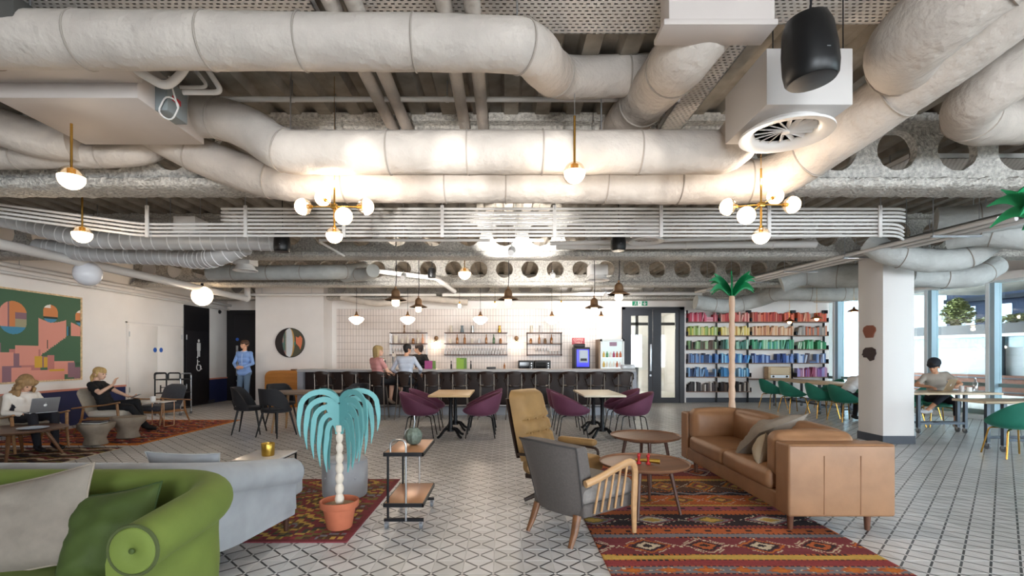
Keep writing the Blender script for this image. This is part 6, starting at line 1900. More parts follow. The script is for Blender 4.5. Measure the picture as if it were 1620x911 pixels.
def green_chair(label, loc, rz):
    global em
    if em is None:
        em = shell_chair('emerald_chair', label, 'chair', .54, .54, .44, .80, .455, 1.7, M_EMER, M_BRASS, .011, loc, rz, 'emerald velvet chairs at the work tables', True, .05, .07)
        return em
    return dup(em, loc, rz, label)
GC = [((7.18, 13.35, 0), R(8), 'emerald velvet chair nearest the bookshelves, backed to the room'), ((7.15, 12.35, 0), R(5), 'emerald velvet chair, second along the far work table'), ((7.22, 11.35, 0), R(0), 'emerald velvet chair left of the slumped person'), ((7.35, 10.75, 0), R(4), 'emerald velvet chair under the slumped person by the column'), ((8.6, 12.3, 0), R(180), 'emerald velvet chair on the window side, nearer one'), ((8.62, 13.25, 0), R(186), 'emerald velvet chair on the window side, farther one'),
      ((7.95, 9.0 - .0, 0), R(90), None), ((8.62, 9.95, 0), R(-108), 'emerald velvet chair under the man with the cap'), ((7.08, 6.95, 0), R(75), 'emerald velvet chair in front at the right edge'), ((9.35, 11.2, 0), R(180), 'emerald velvet chair by the window behind the capped man')]
for loc, rz, lb_ in GC:
    if lb_: green_chair(lb_, loc, rz)
green_chair('emerald velvet chair half hidden right of the column', (8.0, 10.0, 0), R(-85))

# ================================================================== LOUNGE CORNER on the left
M_TAUPE = mat('taupe_fabric', '#a99c8c', .9, sheen=.3, var=(30, .06), bump=(160, .25, .003))
M_CHAR = mat('charcoal_fabric', '#44464c', .9, sheen=.3, var=(30, .1), bump=(160, .25, .003))
M_OAK = wood('oak_frame', '#9a7048', .4)
def easy_chair(label, loc, rz, m, mseat):
    t = thing('easy_chair', label, 'armchair', loc, rz); t.scale = (1, 1, .9)
    rg = []
    for k in range(12):
        f_ = k / 11; z = .36 + .52 * f_; xb = -.22 - .2 * f_
        hw = .27 * (1 - .55 * max(0, (f_ - .75) / .25) ** 2.5) * (.9 + .1 * min(1, f_ * 5))
        th = .1 * (1 - .3 * f_) * (1 if f_ < .97 else .4)
        rg.append([(xb + th * math.cos(a) * .6, hw * math.sin(a), z + .0) for a in [2 * math.pi * j / 28 for j in range(28)]])
    MB().loft(rg).build('back_cushion', m, t, angle=70)
    MB().rbox((.06, 0, .37), (.58, .54, .12), .05, 4, puff=(0, 0, .02), g=5).build('seat_cushion', mseat, t)
    MB().rbox((.03, 0, .28), (.56, .5, .05), .01, 2).build('seat_frame', M_OAK, t)
    for s_ in (-1, 1):
        MB().tube(smoothpath([(-.42, s_ * .33, .5), (-.2, s_ * .335, .53), (.1, s_ * .335, .56), (.36, s_ * .33, .61)], .05), .022, 8, flat=.7).build('arm', M_OAK, t)
        MB().tube([(.31, s_ * .33, .58), (.33, s_ * .32, .3), (.38, s_ * .32, 0)], [.022, .021, .016], 8).build('leg', M_OAK, t)
        MB().tube([(-.24, s_ * .33, .5), (-.27, s_ * .32, .28), (-.4, s_ * .32, 0)], [.02, .021, .016], 8).build('leg', M_OAK, t)
        MB().tube([(-.3, s_ * .32, .27), (.33, s_ * .32, .28)], .016, 8).build('rail', M_OAK, t)
    return t
easy_chair('taupe armchair with oak frame under the blonde woman', (-7.35, 9.3, .01), R(8), M_TAUPE, mat('cream_seat', '#c9c3b8', .9, sheen=.3))
easy_chair('charcoal armchair with oak frame facing the blonde woman', (-7.12, 10.35, .01), R(-98), M_CHAR, M_CHAR)
easy_chair('armchair under the woman with the laptop, left edge', (-7.15, 7.5, 0.01), R(-22), M_TAUPE, M_TAUPE)
t = thing('coffee_table', 'round walnut coffee table at the left edge with splayed legs', 'table', (-6.72, 6.85, .01))
MB().lathe([(1e-6, .36), (.5, .36), (.56, .375), (.57, .39), (.55, .395), (1e-6, .395)], 44).build('top', wood('coffee_walnut', '#6d5040', .4), t)
for k in range(4):
    a = R(35 + 90 * k)
    MB().cyl((.3 * math.cos(a), .3 * math.sin(a), .37), (.5 * math.cos(a), .5 * math.sin(a), 0), .03, .017).build('leg', M_BRLEG, t)
item('plate', 'pale blue plate on the left coffee table', 'plate', [(1e-6, .0), (.1, 0), (.17, .02), (.168, .024), (.1, .006), (1e-6, .006)], mat('blue_plate', '#b9c6d6', .3), (-6.42, 6.8, .406), n=28)
t = thing('fruit_plate', 'plate of yellow bananas on the left coffee table', 'plate', (-6.86, 6.55, .406))
MB().lathe([(1e-6, 0), (.1, 0), (.15, .02), (.1, .006), (1e-6, .006)], 24).build('dish', M_RUST, t)
for k in range(3): MB().tube(smoothpath([(-.08, -.03 + .03 * k, .025), (0, -.05 + .03 * k, .035), (.08, -.02 + .03 * k, .03)], .03), [.01, .016, .018, .018, .016, .01][:len(smoothpath([(-.08, -.03 + .03 * k, .025), (0, -.05 + .03 * k, .035), (.08, -.02 + .03 * k, .03)], .03))] if False else .016, 8).build('banana', mat('banana_yellow', '#d6b548', .5), t)
M_STONE = mat('taupe_concrete', '#8f8375', .9, var=(14, .08), bump=(30, .15, .005))
def stump(label, loc, s=1.0):
    t = thing('stone_stool', label, 'stool', loc)
    rg = []
    for (r_, z) in [(.17, 0), (.19, .02), (.16, .12), (.2, .22), (.27, .30), (.285, .38), (.27, .40), (.25, .385)]:
        rg.append([(r_ * s * (1 + .05 * math.sin(5 * a + z * 9)) * math.cos(a), r_ * s * (1 + .05 * math.sin(5 * a + z * 9)) * math.sin(a), z * s) for a in [2 * math.pi * j / 30 for j in range(30)]])
    MB().loft(rg).build('body', M_STONE, t, angle=60)
    return t
stump('lumpy taupe stone stool with books on it, front one', (-6.42, 7.85, 0.01), .85)
stump('lumpy taupe stone stool behind the one with books', (-6.4, 8.5, 0.01), .9)
for k, (c_, lb_) in enumerate((('#e6e2da', 'white magazine on the front stone stool'), ('#3a3a40', 'dark magazine on top on the front stone stool'))):
    tag(MB().rbox((-6.42 + .03 * k, 7.83, .352 + .018 * k), (.26, .2, .016), .003, 1, g=1).build('magazine', mat('mag_' + c_[1:], c_, .5)), lb_, 'magazine')
t = thing('side_table', 'small white topped side table with gold wire legs', 'table', (XA(250, 9.85), 9.85, .01))
MB().rbox((0, 0, .49), (.5, .36, .016), .004, 1, g=1).build('top', mat('white_laminate', '#e2ddd6', .4), t)
for sx in (-1, 1):
    MB().tube(filletpath([(sx * .22, -.15, .48), (sx * .22, -.15, .01), (sx * .22, .15, .01), (sx * .22, .15, .48)], .03), .009, 8).build('leg_loop', mat('rose_gold', '#d0ab86', .35, metal=.8), t)
item('mug', 'white mug with a dark mark on the small side table', 'mug', [(.045, 0), (.048, .01), (.048, .1), (.044, .1), (.042, .012), (1e-6, .012)], mat('mug_white', '#eeeeec', .3), (XA(242, 9.8), 9.8, .508), n=24)
t = thing('black_trolley', 'black tubular serving trolley by the toilet door', 'trolley', (XA(272, 11.9), 11.95, 0))
for z in (.16, .52, .84): MB().rbox((0, 0, z), (.62, .42, .025), .006, 1, g=1).build('shelf', M_BLACK, t)
for sx in (-1, 1):
    MB().tube(filletpath([(sx * .3, -.2, .06), (sx * .3, -.2, .98), (sx * .3, .2, .98), (sx * .3, .2, .06)], .06), .016, 10).build('side_hoop', M_BLACKM if sx < 0 else M_STEEL, t)
    for sy in (-1, 1): MB().cyl((sx * .3 - .012, sy * .2, .035), (sx * .3 + .012, sy * .2, .035), .035, n=16).build('castor_wheel', mat('castor_grey'), t)
for sx in (-1, 1):
    MB().tube(filletpath([(sx * .3 - .24 * (1 if sx > 0 else 0) * 0 - .0, -.21, .86), (sx * .3, -.21, 1.0), (sx * .02, -.21, 1.0), (sx * .02, -.21, .86)], .05), .018, 10).build('push_bar', M_BLACK, t)
# ================================================================== PAINTING on the left wall
PC = {k: lin(v) for k, v in dict(g='#4f6e56', p='#e29a8a', pd='#c47f78', o='#d98a58', b='#4f90b0', y='#d9a945', m='#93707a', dk='#39443e', w='#f0e6dc', gd='#45614c').items()}
PY0, PY1, PZ0, PZ1 = 8.42, 10.26, .94, 2.57
def paint(u, v):     # u: 0 left .. 1 right, v: 0 bottom .. 1 top
    def arch(cu, cv, w, h):
        du, dv = u - cu, v - cv
        if abs(du) > w: return False
        if abs(dv) < h - w: return True
        return du * du + (abs(dv) - (h - w)) ** 2 < w * w
    c = PC['g']
    # rounded openings
    for k, (cu, cv, w, h) in enumerate(((.24, .70, .135, .18), (.635, .78, .085, .105), (1.02, .76, .085, .1))):
        if arch(cu, cv, w, h):
            f_ = (v - cv) / h
            if f_ < -.55: return PC['b']
            if k == 0:
                if u < cu - .04: return PC['p'] if u < cu - .055 else PC['m']
                if f_ < .35 and u > cu + .02: return PC['m'] if f_ > -.05 else lin('#a9a183')
                return PC['o']
            return PC['w'] if f_ > .6 and u < cu else PC['o'] if f_ > -.35 else PC['dk']
    # pink wall with scooped top and stair edge
    if .50 < u < .82 and v < .72 - .04 * math.sin((u - .5) / .32 * math.pi) and v > .28: c = PC['p']
    if .88 < u and v < .70 - .05 * (u - .88) / .12 and v > .5: c = PC['p']
    if .83 < u < .87 and .52 < v < .64: c = PC['b'] if u < .85 else PC['dk']
    st = .28 + math.floor((u - .50) / .022) * .0165
    if u > .52 and v < min(st, .53) and v > .16: c = PC['g'] if v > .2 else PC['gd']
    if .50 < u < .53 and v < .4 and v > .28: c = PC['p']
    if abs(u - .6) < .007 and .37 < v < .47: c = PC['dk']
    # blocks in front
    blocks = [(.0, .12, .1, .42, 'm'), (.0, .08, .1, .38, 'pd'), (.2, .52, .1, .36, 'pd'), (.26, .5, .18, .4, 'p'), (.1, .24, .12, .32, 'p'), (.24, .3, .12, .31, 'm'), (.46, .54, .15, .28, 'y'), (.54, .6, .15, .28, 'm'), (.56, .62, .15, .27, 'y'), (.6, .68, .12, .29, 'pd'), (.68, .92, .06, .22, 'p'), (.84, .93, .02, .2, 'm'), (.92, 1.0, .0, .14, 'm'), (.05, .13, .0, .17, 'p'), (.13, .32, .0, .17, 'm'), (.22, .42, .0, .155, 'p'), (.30, .8, .0, .12, 'p'), (.62, .8, .1, .125, 'y'), (0, .05, 0, .12, 'p')]
    for a, b_, z0, z1, k in blocks:
        if a <= u < b_ and z0 <= v < z1: c = PC[k]
    return c
t = thing('framed_painting', 'large framed print of pink blocks, stairs and arches on green', 'painting', (-8.735, 0, 0))
NX, NZ = 190, 168
o = colored_grid('print', frange(PY0, PY1, NX), frange(PZ0, PZ1, NZ), lambda a, b: 0, lambda y, z: paint((y - PY0) / (PY1 - PY0), (z - PZ0) / (PZ1 - PZ0)), rough=.6, parent=t)
# grid was laid out in (y,z): turn it upright onto the wall
me = o.data
co = np.empty(len(me.vertices) * 3, dtype=np.float32); me.vertices.foreach_get('co', co); co = co.reshape(-1, 3)
co = np.stack([np.full(len(co), .02, dtype=np.float32), co[:, 0], co[:, 1]], 1)
me.vertices.foreach_set('co', co.ravel()); me.update()
fr_ = MB().b2(0, .04, PY0 - .03, PY0, PZ0 - .03, PZ1 + .03).b2(0, .04, PY1, PY1 + .03, PZ0 - .03, PZ1 + .03).b2(0, .04, PY0, PY1, PZ0 - .03, PZ0).b2(0, .04, PY0, PY1, PZ1, PZ1 + .03)
fr_.build('frame', wood('pale_frame', '#dcbf96', .5), t, smooth=False)
# ================================================================== PEOPLE
def V(*a): return Vector(a)
def ik(a, c, l1, l2, hint):
    a, c, hint = Vector(a), Vector(c), Vector(hint)
    d_ = c - a; L = min(d_.length, (l1 + l2) * .995)
    u = d_.normalized()
    x = (l1 * l1 - l2 * l2 + L * L) / (2 * L)
    h = math.sqrt(max(0, l1 * l1 - x * x))
    w_ = hint - u * hint.dot(u)
    w_ = w_.normalized() if w_.length > 1e-5 else u.orthogonal().normalized()
    return a + u * x + w_ * h, a + u * L
def capsule(mb, p, q, r0, r1, n=12):
    p, q = Vector(p), Vector(q)
    u = q - p
    if u.length < 1e-5: u = V(0, 0, 1) * 1e-4; q = p + u
    d_ = u.normalized()
    pts, rs = [], []
    for k in range(4): a = math.pi / 2 * k / 4; pts.append(p - d_ * r0 * math.cos(a)); rs.append(max(1e-4, r0 * math.sin(a)))
    pts.append(p); rs.append(r0); pts.append(q); rs.append(r1)
    for k in range(3, -1, -1): a = math.pi / 2 * k / 4; pts.append(q + d_ * r1 * math.cos(a)); rs.append(max(1e-4, r1 * math.sin(a)))
    # constant frame
    e1 = d_.orthogonal().normalized(); e2 = d_.cross(e1)
    rings = [[c + (e1 * math.cos(2 * math.pi * j / n) + e2 * math.sin(2 * math.pi * j / n)) * r for j in range(n)] for c, r in zip(pts, rs)]
    mb.loft(rings)
def remeshed(name, prims, mats, parent, voxel=.011, smooth=5):
    "prims: (p,q,r0,r1,mat) tapered capsules -> one continuous skin, coloured by nearest limb"
    mb = MB()
    for (p, q, r0, r1, m_) in prims: capsule(mb, p, q, r0, r1)
    o = mb.build(name + '_raw', mats[0], None)
    md = o.modifiers.new('skin', 'REMESH'); md.mode = 'VOXEL'; md.voxel_size = voxel
    ms = o.modifiers.new('relax', 'SMOOTH'); ms.iterations = smooth; ms.factor = .5
    dg = bpy.context.evaluated_depsgraph_get()
    me = bpy.data.meshes.new_from_object(o.evaluated_get(dg))
    bpy.data.objects.remove(o)
    me.name = name
    me.materials.clear()
    for m_ in mats: me.materials.append(m_)
    n = len(me.polygons)
    ce = np.empty(n * 3); me.polygons.foreach_get('center', ce); ce = ce.reshape(-1, 3)
    best = np.full(n, 1e9); idx = np.zeros(n, dtype=np.int32)
    for (p, q, r0, r1, m_) in prims:
        p, q = np.array(p), np.array(q); u = q - p; L = max(1e-9, (u * u).sum())
        t_ = np.clip(((ce - p) @ u) / L, 0, 1)
        d_ = np.linalg.norm(ce - (p + t_[:, None] * u), axis=1) - (r0 + (r1 - r0) * t_)
        k = d_ < best
        best[k] = d_[k]; idx[k] = m_
    me.polygons.foreach_set('material_index', idx)
    me.polygons.foreach_set('use_smooth', [True] * n)
    me.update()
    ob = bpy.data.objects.new(name, me); COL.objects.link(ob)
    ob.parent = parent
    return ob
def hand(prims, w, fwd, nrm, m_, curl=.5, side=1):
    "palm, four unequal fingers, thumb; w wrist, fwd direction, nrm palm normal, side +1/-1 thumb side"
    w, f_, n_ = Vector(w), Vector(fwd).normalized(), Vector(nrm)
    n_ = (n_ - f_ * n_.dot(f_)).normalized(); s_ = f_.cross(n_) * side
    pc = w + f_ * .085
    for k in (-1, 0, 1): prims.append((w + f_ * .015 + s_ * .016 * k, pc + s_ * .022 * k, .016, .014, m_))
    for k, ln in enumerate((.07, .078, .073, .058)):
        b_ = pc + s_ * (.027 - .018 * k)
        d1 = (f_ + n_ * curl * .6).normalized(); d2 = (f_ + n_ * curl * 1.8).normalized()
        mid = b_ + d1 * ln * .5
        prims.append((b_, mid, .0095, .009, m_)); prims.append((mid, mid + d2 * ln * .5, .009, .0075, m_))
    tb_ = w + f_ * .03 + s_ * .025
    d1 = (f_ * .6 + s_ * .8 + n_ * .2).normalized(); d2 = (f_ + s_ * .25 + n_ * .4).normalized()
    prims.append((tb_, tb_ + d1 * .035, .013, .011, m_)); prims.append((tb_ + d1 * .035, tb_ + d1 * .035 + d2 * .032, .011, .009, m_))
def figure(label, loc, rz, pelvis, chest, head, face, wrists, ankles, toes, cols, elbow_hint, knee_hint, hair, palms=None, sleeve=2, pant=2, shoe=None, skirt=False, bust=0.0, scale=1.0, extra=None, curl=.6):
    """local frame: +x is where the hips face, +y the left side. cols: skin, top, legs, shoes, hair"""
    t = thing('person', label, 'person', loc, rz)
    sk = mat('skin_' + cols[0][1:], cols[0], .55, var=(20, .04)); tp = mat('top_' + cols[1][1:], cols[1], .85, bump=(30, .25, .006), var=(9, .06)); lg = mat('legs_' + cols[2][1:], cols[2], .85, bump=(30, .2, .006)); sh = mat('shoe_' + cols[3][1:], cols[3], .5); hr = mat('hair_' + cols[4][1:], cols[4], .6, var=(40, .25), bump=(90, .5, .006), stretch=(1, 1, .15))
    S, T, L_, H_ = 0, 1, 2, 3
    P, Cc, Hd = Vector(pelvis), Vector(chest), Vector(head)
    up = (Cc - P).normalized()
    fwd = V(1, 0, 0); fwd = (fwd - up * fwd.dot(up)).normalized(); lf = up.cross(fwd)
    # shoulders turn half way to the face
    pr = []
    sw = .165
    shL, shR = Cc + lf * sw + up * .045, Cc - lf * sw + up * .045
    hpL, hpR = P + V(0, .085, 0), P - V(0, .085, 0)
    pr += [(hpL, hpR, .112, .112, L_), (P + up * .1 + lf * .06, P + up * .1 - lf * .06, .105, .105, T), (P + up * .2 + lf * .055, P + up * .2 - lf * .055, .1, .1, T)]
    md = (P + up * .18).lerp(Cc, .55)
    pr += [(md + lf * .07, md - lf * .07, .105, .105, T), (Cc + lf * .085, Cc - lf * .085, .11, .11, T), (shL - lf * .02, shR + lf * .02, .062, .062, T), (shL, shL, .064, .064, T), (shR, shR, .064, .064, T)]
    if bust: pr += [(Cc + lf * .065 + fwd * .075 - up * .04, Cc + lf * .06 + fwd * .07 - up * .05, .06, .06, T), (Cc - lf * .065 + fwd * .075 - up * .04, Cc - lf * .06 + fwd * .07 - up * .05, .06, .06, T)]
    nb = Cc + up * .1
    f_ = Vector(face).normalized()
    hu = (Hd - nb).normalized(); hu = (hu - f_ * hu.dot(f_)).normalized(); hs = hu.cross(f_)
    pr += [(nb, Hd - hu * .06 - f_ * .015, .052, .047, S)]
    # head: cranium, face, jaw, nose, ears, brow
    pr += [(Hd + hu * .035 - f_ * .022, Hd + hu * .03 + f_ * .012, .087, .082, S), (Hd - hu * .01 + f_ * .03, Hd - hu * .055 + f_ * .045, .066, .046, S), (Hd - hu * .07 + f_ * .062, Hd - hu * .072 + f_ * .066, .03, .028, S)]
    pr += [(Hd + hu * .012 + f_ * .092, Hd - hu * .02 + f_ * .108, .009, .013, S), (Hd + hs * .082 - f_ * .005, Hd + hs * .086 - f_ * .012 - hu * .02, .016, .014, S), (Hd - hs * .082 - f_ * .005, Hd - hs * .086 - f_ * .012 - hu * .02, .016, .014, S), (Hd + hu * .028 + f_ * .085 + hs * .03, Hd + hu * .028 + f_ * .085 - hs * .03, .012, .012, S), (Hd - hu * .045 + f_ * .092 + hs * .014, Hd - hu * .045 + f_ * .092 - hs * .014, .011, .011, S)]
    for k, (shd, wr) in enumerate(((shL, wrists[0]), (shR, wrists[1]))):
        el, w_ = ik(shd, wr, .285, .25, elbow_hint[k])
        cu = .4 if sleeve == 1 else 1
        pr.append((shd, el, .055, .043, T) if sleeve == 2 else (shd, shd.lerp(el, .62), .056, .053, T))
        if sleeve == 1: pr.append((shd.lerp(el, .5), el, .044, .038, S))
        pr.append((el, el.lerp(w_, .9), .043 if sleeve == 2 else .038, .034 if sleeve == 2 else .027, T if sleeve == 2 else S))
        fd = (w_ - el).normalized()
        hd = palms[k][0] if palms and palms[k] else fd
        nn = palms[k][1] if palms and palms[k] else V(0, 0, -1)
        hand(pr, w_, hd, nn, S, curl, 1 if k == 0 else -1)
    for k, (hp, an, to) in enumerate(((hpL, ankles[0], toes[0]), (hpR, ankles[1], toes[1]))):
        kn, a_ = ik(hp, an, .44, .43, knee_hint[k])
        pr.append((hp, kn, .092, .066, L_))
        if pant == 2: pr.append((kn, a_, .064, .046, L_))
        elif pant == 1: pr += [(kn, kn.lerp(a_, .55), .066, .055, L_), (kn.lerp(a_, .4), a_, .047, .036, S)]
        else: pr += [(kn, kn.lerp(a_, .35), .056, .058, S), (kn.lerp(a_, .35), a_, .056, .035, S)]
        td = (Vector(to) - a_).normalized()
        pr += [(a_, a_, .042, .042, H_ if pant == 2 else S), (a_ - td * .045 + V(0, 0, -.03), a_ + td * .04 + V(0, 0, -.03), .04, .042, H_), (a_ + td * .04 + V(0, 0, -.03), Vector(to), .042, .033, H_)]
    if skirt:
        k1, _ = ik(hpL, ankles[0], .44, .43, knee_hint[0]); k2, _ = ik(hpR, ankles[1], .44, .43, knee_hint[1])
        pr += [(P, (k1 + k2) / 2, .13, .11, L_), (hpL, k1, .1, .085, L_), (hpR, k2, .1, .085, L_)]
    if extra: pr += extra(dict(P=P, C=Cc, up=up, fwd=fwd, lf=lf, Hd=Hd, f=f_, hu=hu, hs=hs))
    remeshed('body', pr, [sk, tp, lg, sh], t, .0105)
    # eyes, brows, mouth
    e = MB()
    for s_ in (-1, 1):
        e.ell(Hd + hu * .008 + f_ * .088 + hs * .032 * s_, (.011, .011, .008), 10, 6)
    e.build('eyes', mat('eye_dark', '#2a2422', .2), t)
    e = MB()
    for s_ in (-1, 1): e.tube([Hd + hu * .034 + f_ * .094 + hs * .016 * s_, Hd + hu * .037 + f_ * .088 + hs * .046 * s_], .005, 6)
    e.build('eyebrows', hr, t)
    MB().tube([Hd - hu * .043 + f_ * .1 + hs * .02, Hd - hu * .045 + f_ * .106, Hd - hu * .043 + f_ * .1 - hs * .02], .0045, 6).build('mouth', mat('lips', '#9c5a50', .5), t)
    hp_ = []
    if hair == 'short': hp_ = [(Hd + hu * .052 - f_ * .03, Hd + hu * .058 + f_ * .025, .088, .078, 0), (Hd - f_ * .055 + hu * .01, Hd - f_ * .045 - hu * .03, .066, .05, 0), (Hd + hs * .06 + hu * .03 - f_ * .01, Hd - hs * .06 + hu * .03 - f_ * .01, .042, .042, 0)]
    elif hair == 'bob': hp_ = [(Hd + hu * .05 - f_ * .03, Hd + hu * .055 + f_ * .02, .095, .084, 0), (Hd - f_ * .04 + hu * .02, Hd - f_ * .05 - hu * .1, .09, .07, 0), (Hd + hs * .07 + hu * .03 - f_ * .005, Hd + hs * .072 - hu * .09 - f_ * .01, .04, .035, 0), (Hd - hs * .07 + hu * .03 - f_ * .005, Hd - hs * .072 - hu * .09 - f_ * .01, .04, .035, 0)]
    elif hair == 'bun': hp_ = [(Hd + hu * .05 - f_ * .03, Hd + hu * .058 + f_ * .025, .092, .08, 0), (Hd - f_ * .05 + hu * .01, Hd - f_ * .045 - hu * .05, .07, .05, 0), (Hd + hs * .065 + hu * .02, Hd + hs * .07 - hu * .05 - f_ * .02, .034, .02, 0), (Hd - hs * .065 + hu * .02, Hd - hs * .07 - hu * .05 - f_ * .02, .034, .02, 0)]
    elif hair == 'pony': hp_ = [(Hd + hu * .052 - f_ * .028, Hd + hu * .058 + f_ * .028, .09, .078, 0), (Hd - f_ * .05 + hu * .01, Hd - f_ * .06 - hu * .02, .07, .05, 0), (Hd + hs * .06 + hu * .02, Hd + hs * .065 - hu * .03 - f_ * .02, .035, .025, 0), (Hd - hs * .06 + hu * .02, Hd - hs * .065 - hu * .03 - f_ * .02, .035, .025, 0), (Hd - f_ * .1 + hu * .0, Hd - f_ * .13 - hu * .06, .032, .034, 0), (Hd - f_ * .13 - hu * .06, Hd - f_ * .125 - hu * .17, .034, .018, 0)]
    elif hair == 'curly':
        rnd_ = random.Random(3)
        hp_ = [(Hd + hu * .055 - f_ * .03, Hd + hu * .06 + f_ * .02, .098, .085, 0)]
        for k in range(70):
            a = rnd_.uniform(R(48), R(312)); q = rnd_.uniform(-.3, .08)
            rr_ = .085 + .05 * min(1, max(0, -q / .2)) + rnd_.uniform(-.01, .015)
            c_ = Hd + hu * q + (f_ * math.cos(a) + hs * math.sin(a)) * rr_
            hp_.append((c_, c_ - hu * .04, rnd_.uniform(.024, .04), .02, 0))
    if hair: remeshed('hair', hp_, [hr], t, .009, 3)
    return t
def down(p, dx=.14): return Vector(p) + V(dx, 0, -.05)
# 1. woman with the laptop
SH_W = ['#d9a98c', '#e6ded4', '#1b1a22', '#1b1a1e', '#9a7850']
figure('woman with long curly hair in white blouse and dark cardigan, typing on laptop', (-7.15, 7.5, 0), R(-22), (-.06, 0, .47), (-.15, 0, .75), (-.06, .0, .975), (.82, .1, -.5), [(.2, .17, .55), (.2, -.15, .55)], [(.44, .12, .1), (.46, -.1, .1)], [(.6, .13, .05), (.62, -.11, .05)], SH_W, [(-.3, .7, -.6), (-.3, -.7, -.6)], [(.3, .1, 1), (.3, -.1, 1)], 'curly', bust=1,
       extra=lambda d_: [(d_['C'] + d_['lf'] * .13 + d_['up'] * .02, d_['P'] + d_['lf'] * .13 + d_['up'] * .1, .06, .06, 2), (d_['C'] - d_['lf'] * .13 + d_['up'] * .02, d_['P'] - d_['lf'] * .13 + d_['up'] * .1, .06, .06, 2)])
def laptop(label, loc, rz, m, open_=R(108), s=1.0):
    t = thing('laptop', label, 'laptop', loc, rz)
    MB().rbox((0, 0, .008), (.23 * s, .33 * s, .014), .005, 2).build('base', m, t)
    MB().b2(-.09, .03, -.14 * s, .14 * s, .0152, .0165).build('keyboard', M_BLACK, t, smooth=False)
    Mx = Matrix.Translation((.115 * s, 0, .016)) @ Matrix.Rotation(open_, 4, 'Y')
    sc = MB(); sc.M = Mx; sc.rbox((-.115 * s, 0, .0), (.23 * s, .33 * s, .008), .004, 2)
    lid = sc.build('screen', m, t)
    d1 = MB(); d1.M = Mx; d1.b2(-.22 * s, -.012, -.155 * s, .155 * s, -.0055, -.0045)
    d1.build('display', mat('display_lit', '#dfe6ee', .3, emit='#cfdcf0', es=.6), lid, smooth=False)
    lg = MB(); lg.M = Mx
    pts = [(-.115 * s + .021 * s * math.cos(a) * (1 - .12 * math.cos(2 * a)), .019 * s * math.sin(a) * (1 + .08 * math.cos(a))) for a in [2 * math.pi * j / 20 for j in range(20)]]
    lg.prism(pts, .0042, .006)
    lg.prism([(-.142 * s, .002), (-.15 * s, .006), (-.156 * s, .004), (-.148 * s, -.002)], .0042, .006)
    lg.build('logo', mat('logo_white', '#f2f2f2', .3), lid, smooth=False)
    return t
M_ALU = mat('laptop_silver', '#a9abb0', .35, metal=.7); M_ALUG = mat('laptop_gold', '#b39a7a', .35, metal=.7)
def rel(base, rz, p):
    return Vector(base) + Matrix.Rotation(rz, 3, 'Z') @ Vector(p)
laptop('silver laptop on the lap of the curly-haired woman', rel((-7.15, 7.5, 0), R(-22), (.3, 0, .56)), R(-26), M_ALU, R(112))
# 2. blonde woman in the taupe armchair
cB = ['#e0b398', '#17171a', '#17171b', '#101012', '#c2a067']
figure('blonde ponytailed woman in black, leaning back in the taupe armchair', (-7.35, 9.3, 0), R(8), (-.04, 0, .46), (-.2, 0, .83), (-.17, 0, 1.06), (.98, -.1, -.08), [(.30, .14, .6), (.18, -.2, .88)], [(.52, .1, .12), (.66, -.06, .1)], [(.66, .12, .055), (.81, -.07, .05)], cB, [(-.2, .7, -.7), (.1, -.6, -.8)], [(.3, .1, 1), (.3, -.05, 1)], 'pony', sleeve=1, palms=[(V(.9, -.1, .1), V(0, 0, 1)), (V(.3, 0, .9), V(1, 0, 0))], bust=1)
o = MB().rbox((0, 0, 0), (.16, .09, .009), .004, 2).build('phone', M_ALU, loc=rel((-7.35, 9.3, 0), R(8), (.38, .12, .64)), rot=(0, R(-25), R(8)))
tag(o, 'phone held by the blonde woman in the armchair', 'phone')
# 3. standing man in blue shirt
cM = ['#d9a587', '#7ea0d8', '#5d7590', '#4d4440', '#4a3325']
figure('standing man in light blue shirt and jeans before the black door', (-6.93, 13.3, 0), R(-92), (0, 0, .95), (-.01, 0, 1.42), (.015, .02, 1.695), (.8, -.55, -.05), [(.2, .1, 1.1), (.2, -.1, 1.09)], [(.02, .1, .085), (.02, -.1, .085)], [(.17, .13, .04), (.17, -.13, .04)], cM, [(-.5, .8, -.2), (-.5, -.8, -.2)], [(1, .1, 0), (1, -.1, 0)], 'short', palms=[(V(.25, -.9, .1), V(-.8, 0, .3)), (V(.25, .9, .1), V(-.8, 0, .3))], extra=lambda d_: [(d_['P'] + V(0, .07, .02), d_['P'] + V(0, -.07, .02), .125, .125, 1)])
mp_ = bpy.data.objects['person.002']
M_SHL = mat('shirt_trim_pale', '#a9c0e6', .8)
MB().tube([(.012 + .066 * math.cos(a), .068 * math.sin(a), 1.525 - .018 * math.cos(a)) for a in [2 * math.pi * j / 20 for j in range(20)]], .014, 8, closed=True).build('collar', M_SHL, mp_)
MB().tube([(.1, .0, 1.46), (.115, 0, 1.36), (.112, 0, 1.22), (.11, 0, 1.1)], .011, 6, flat=.5).build('placket', M_SHL, mp_)
# 4. woman in pink on the bar stool
x9 = STOOLS[9].location.x
cP = ['#dcae95', '#c98d8a', '#17161b', '#8f7f70', '#a38a5c']
figure('woman in pink blouse and dark skirt sitting sideways on a bar stool', (x9, 11.15, 0), R(48), (.0, 0, .86), (-.05, 0, 1.26), (-.02, -.02, 1.50), (.75, -.62, .0), [(.27, .12, .99), (.28, -.12, 1.0)], [(.36, .06, .40), (.60, -.1, .46)], [(.45, .05, .32), (.74, -.14, .42)], cP, [(-.3, .7, -.6), (-.3, -.7, -.6)], [(.6, .1, .8), (.7, -.1, .8)], 'bob', sleeve=1, pant=0, skirt=True, bust=1)
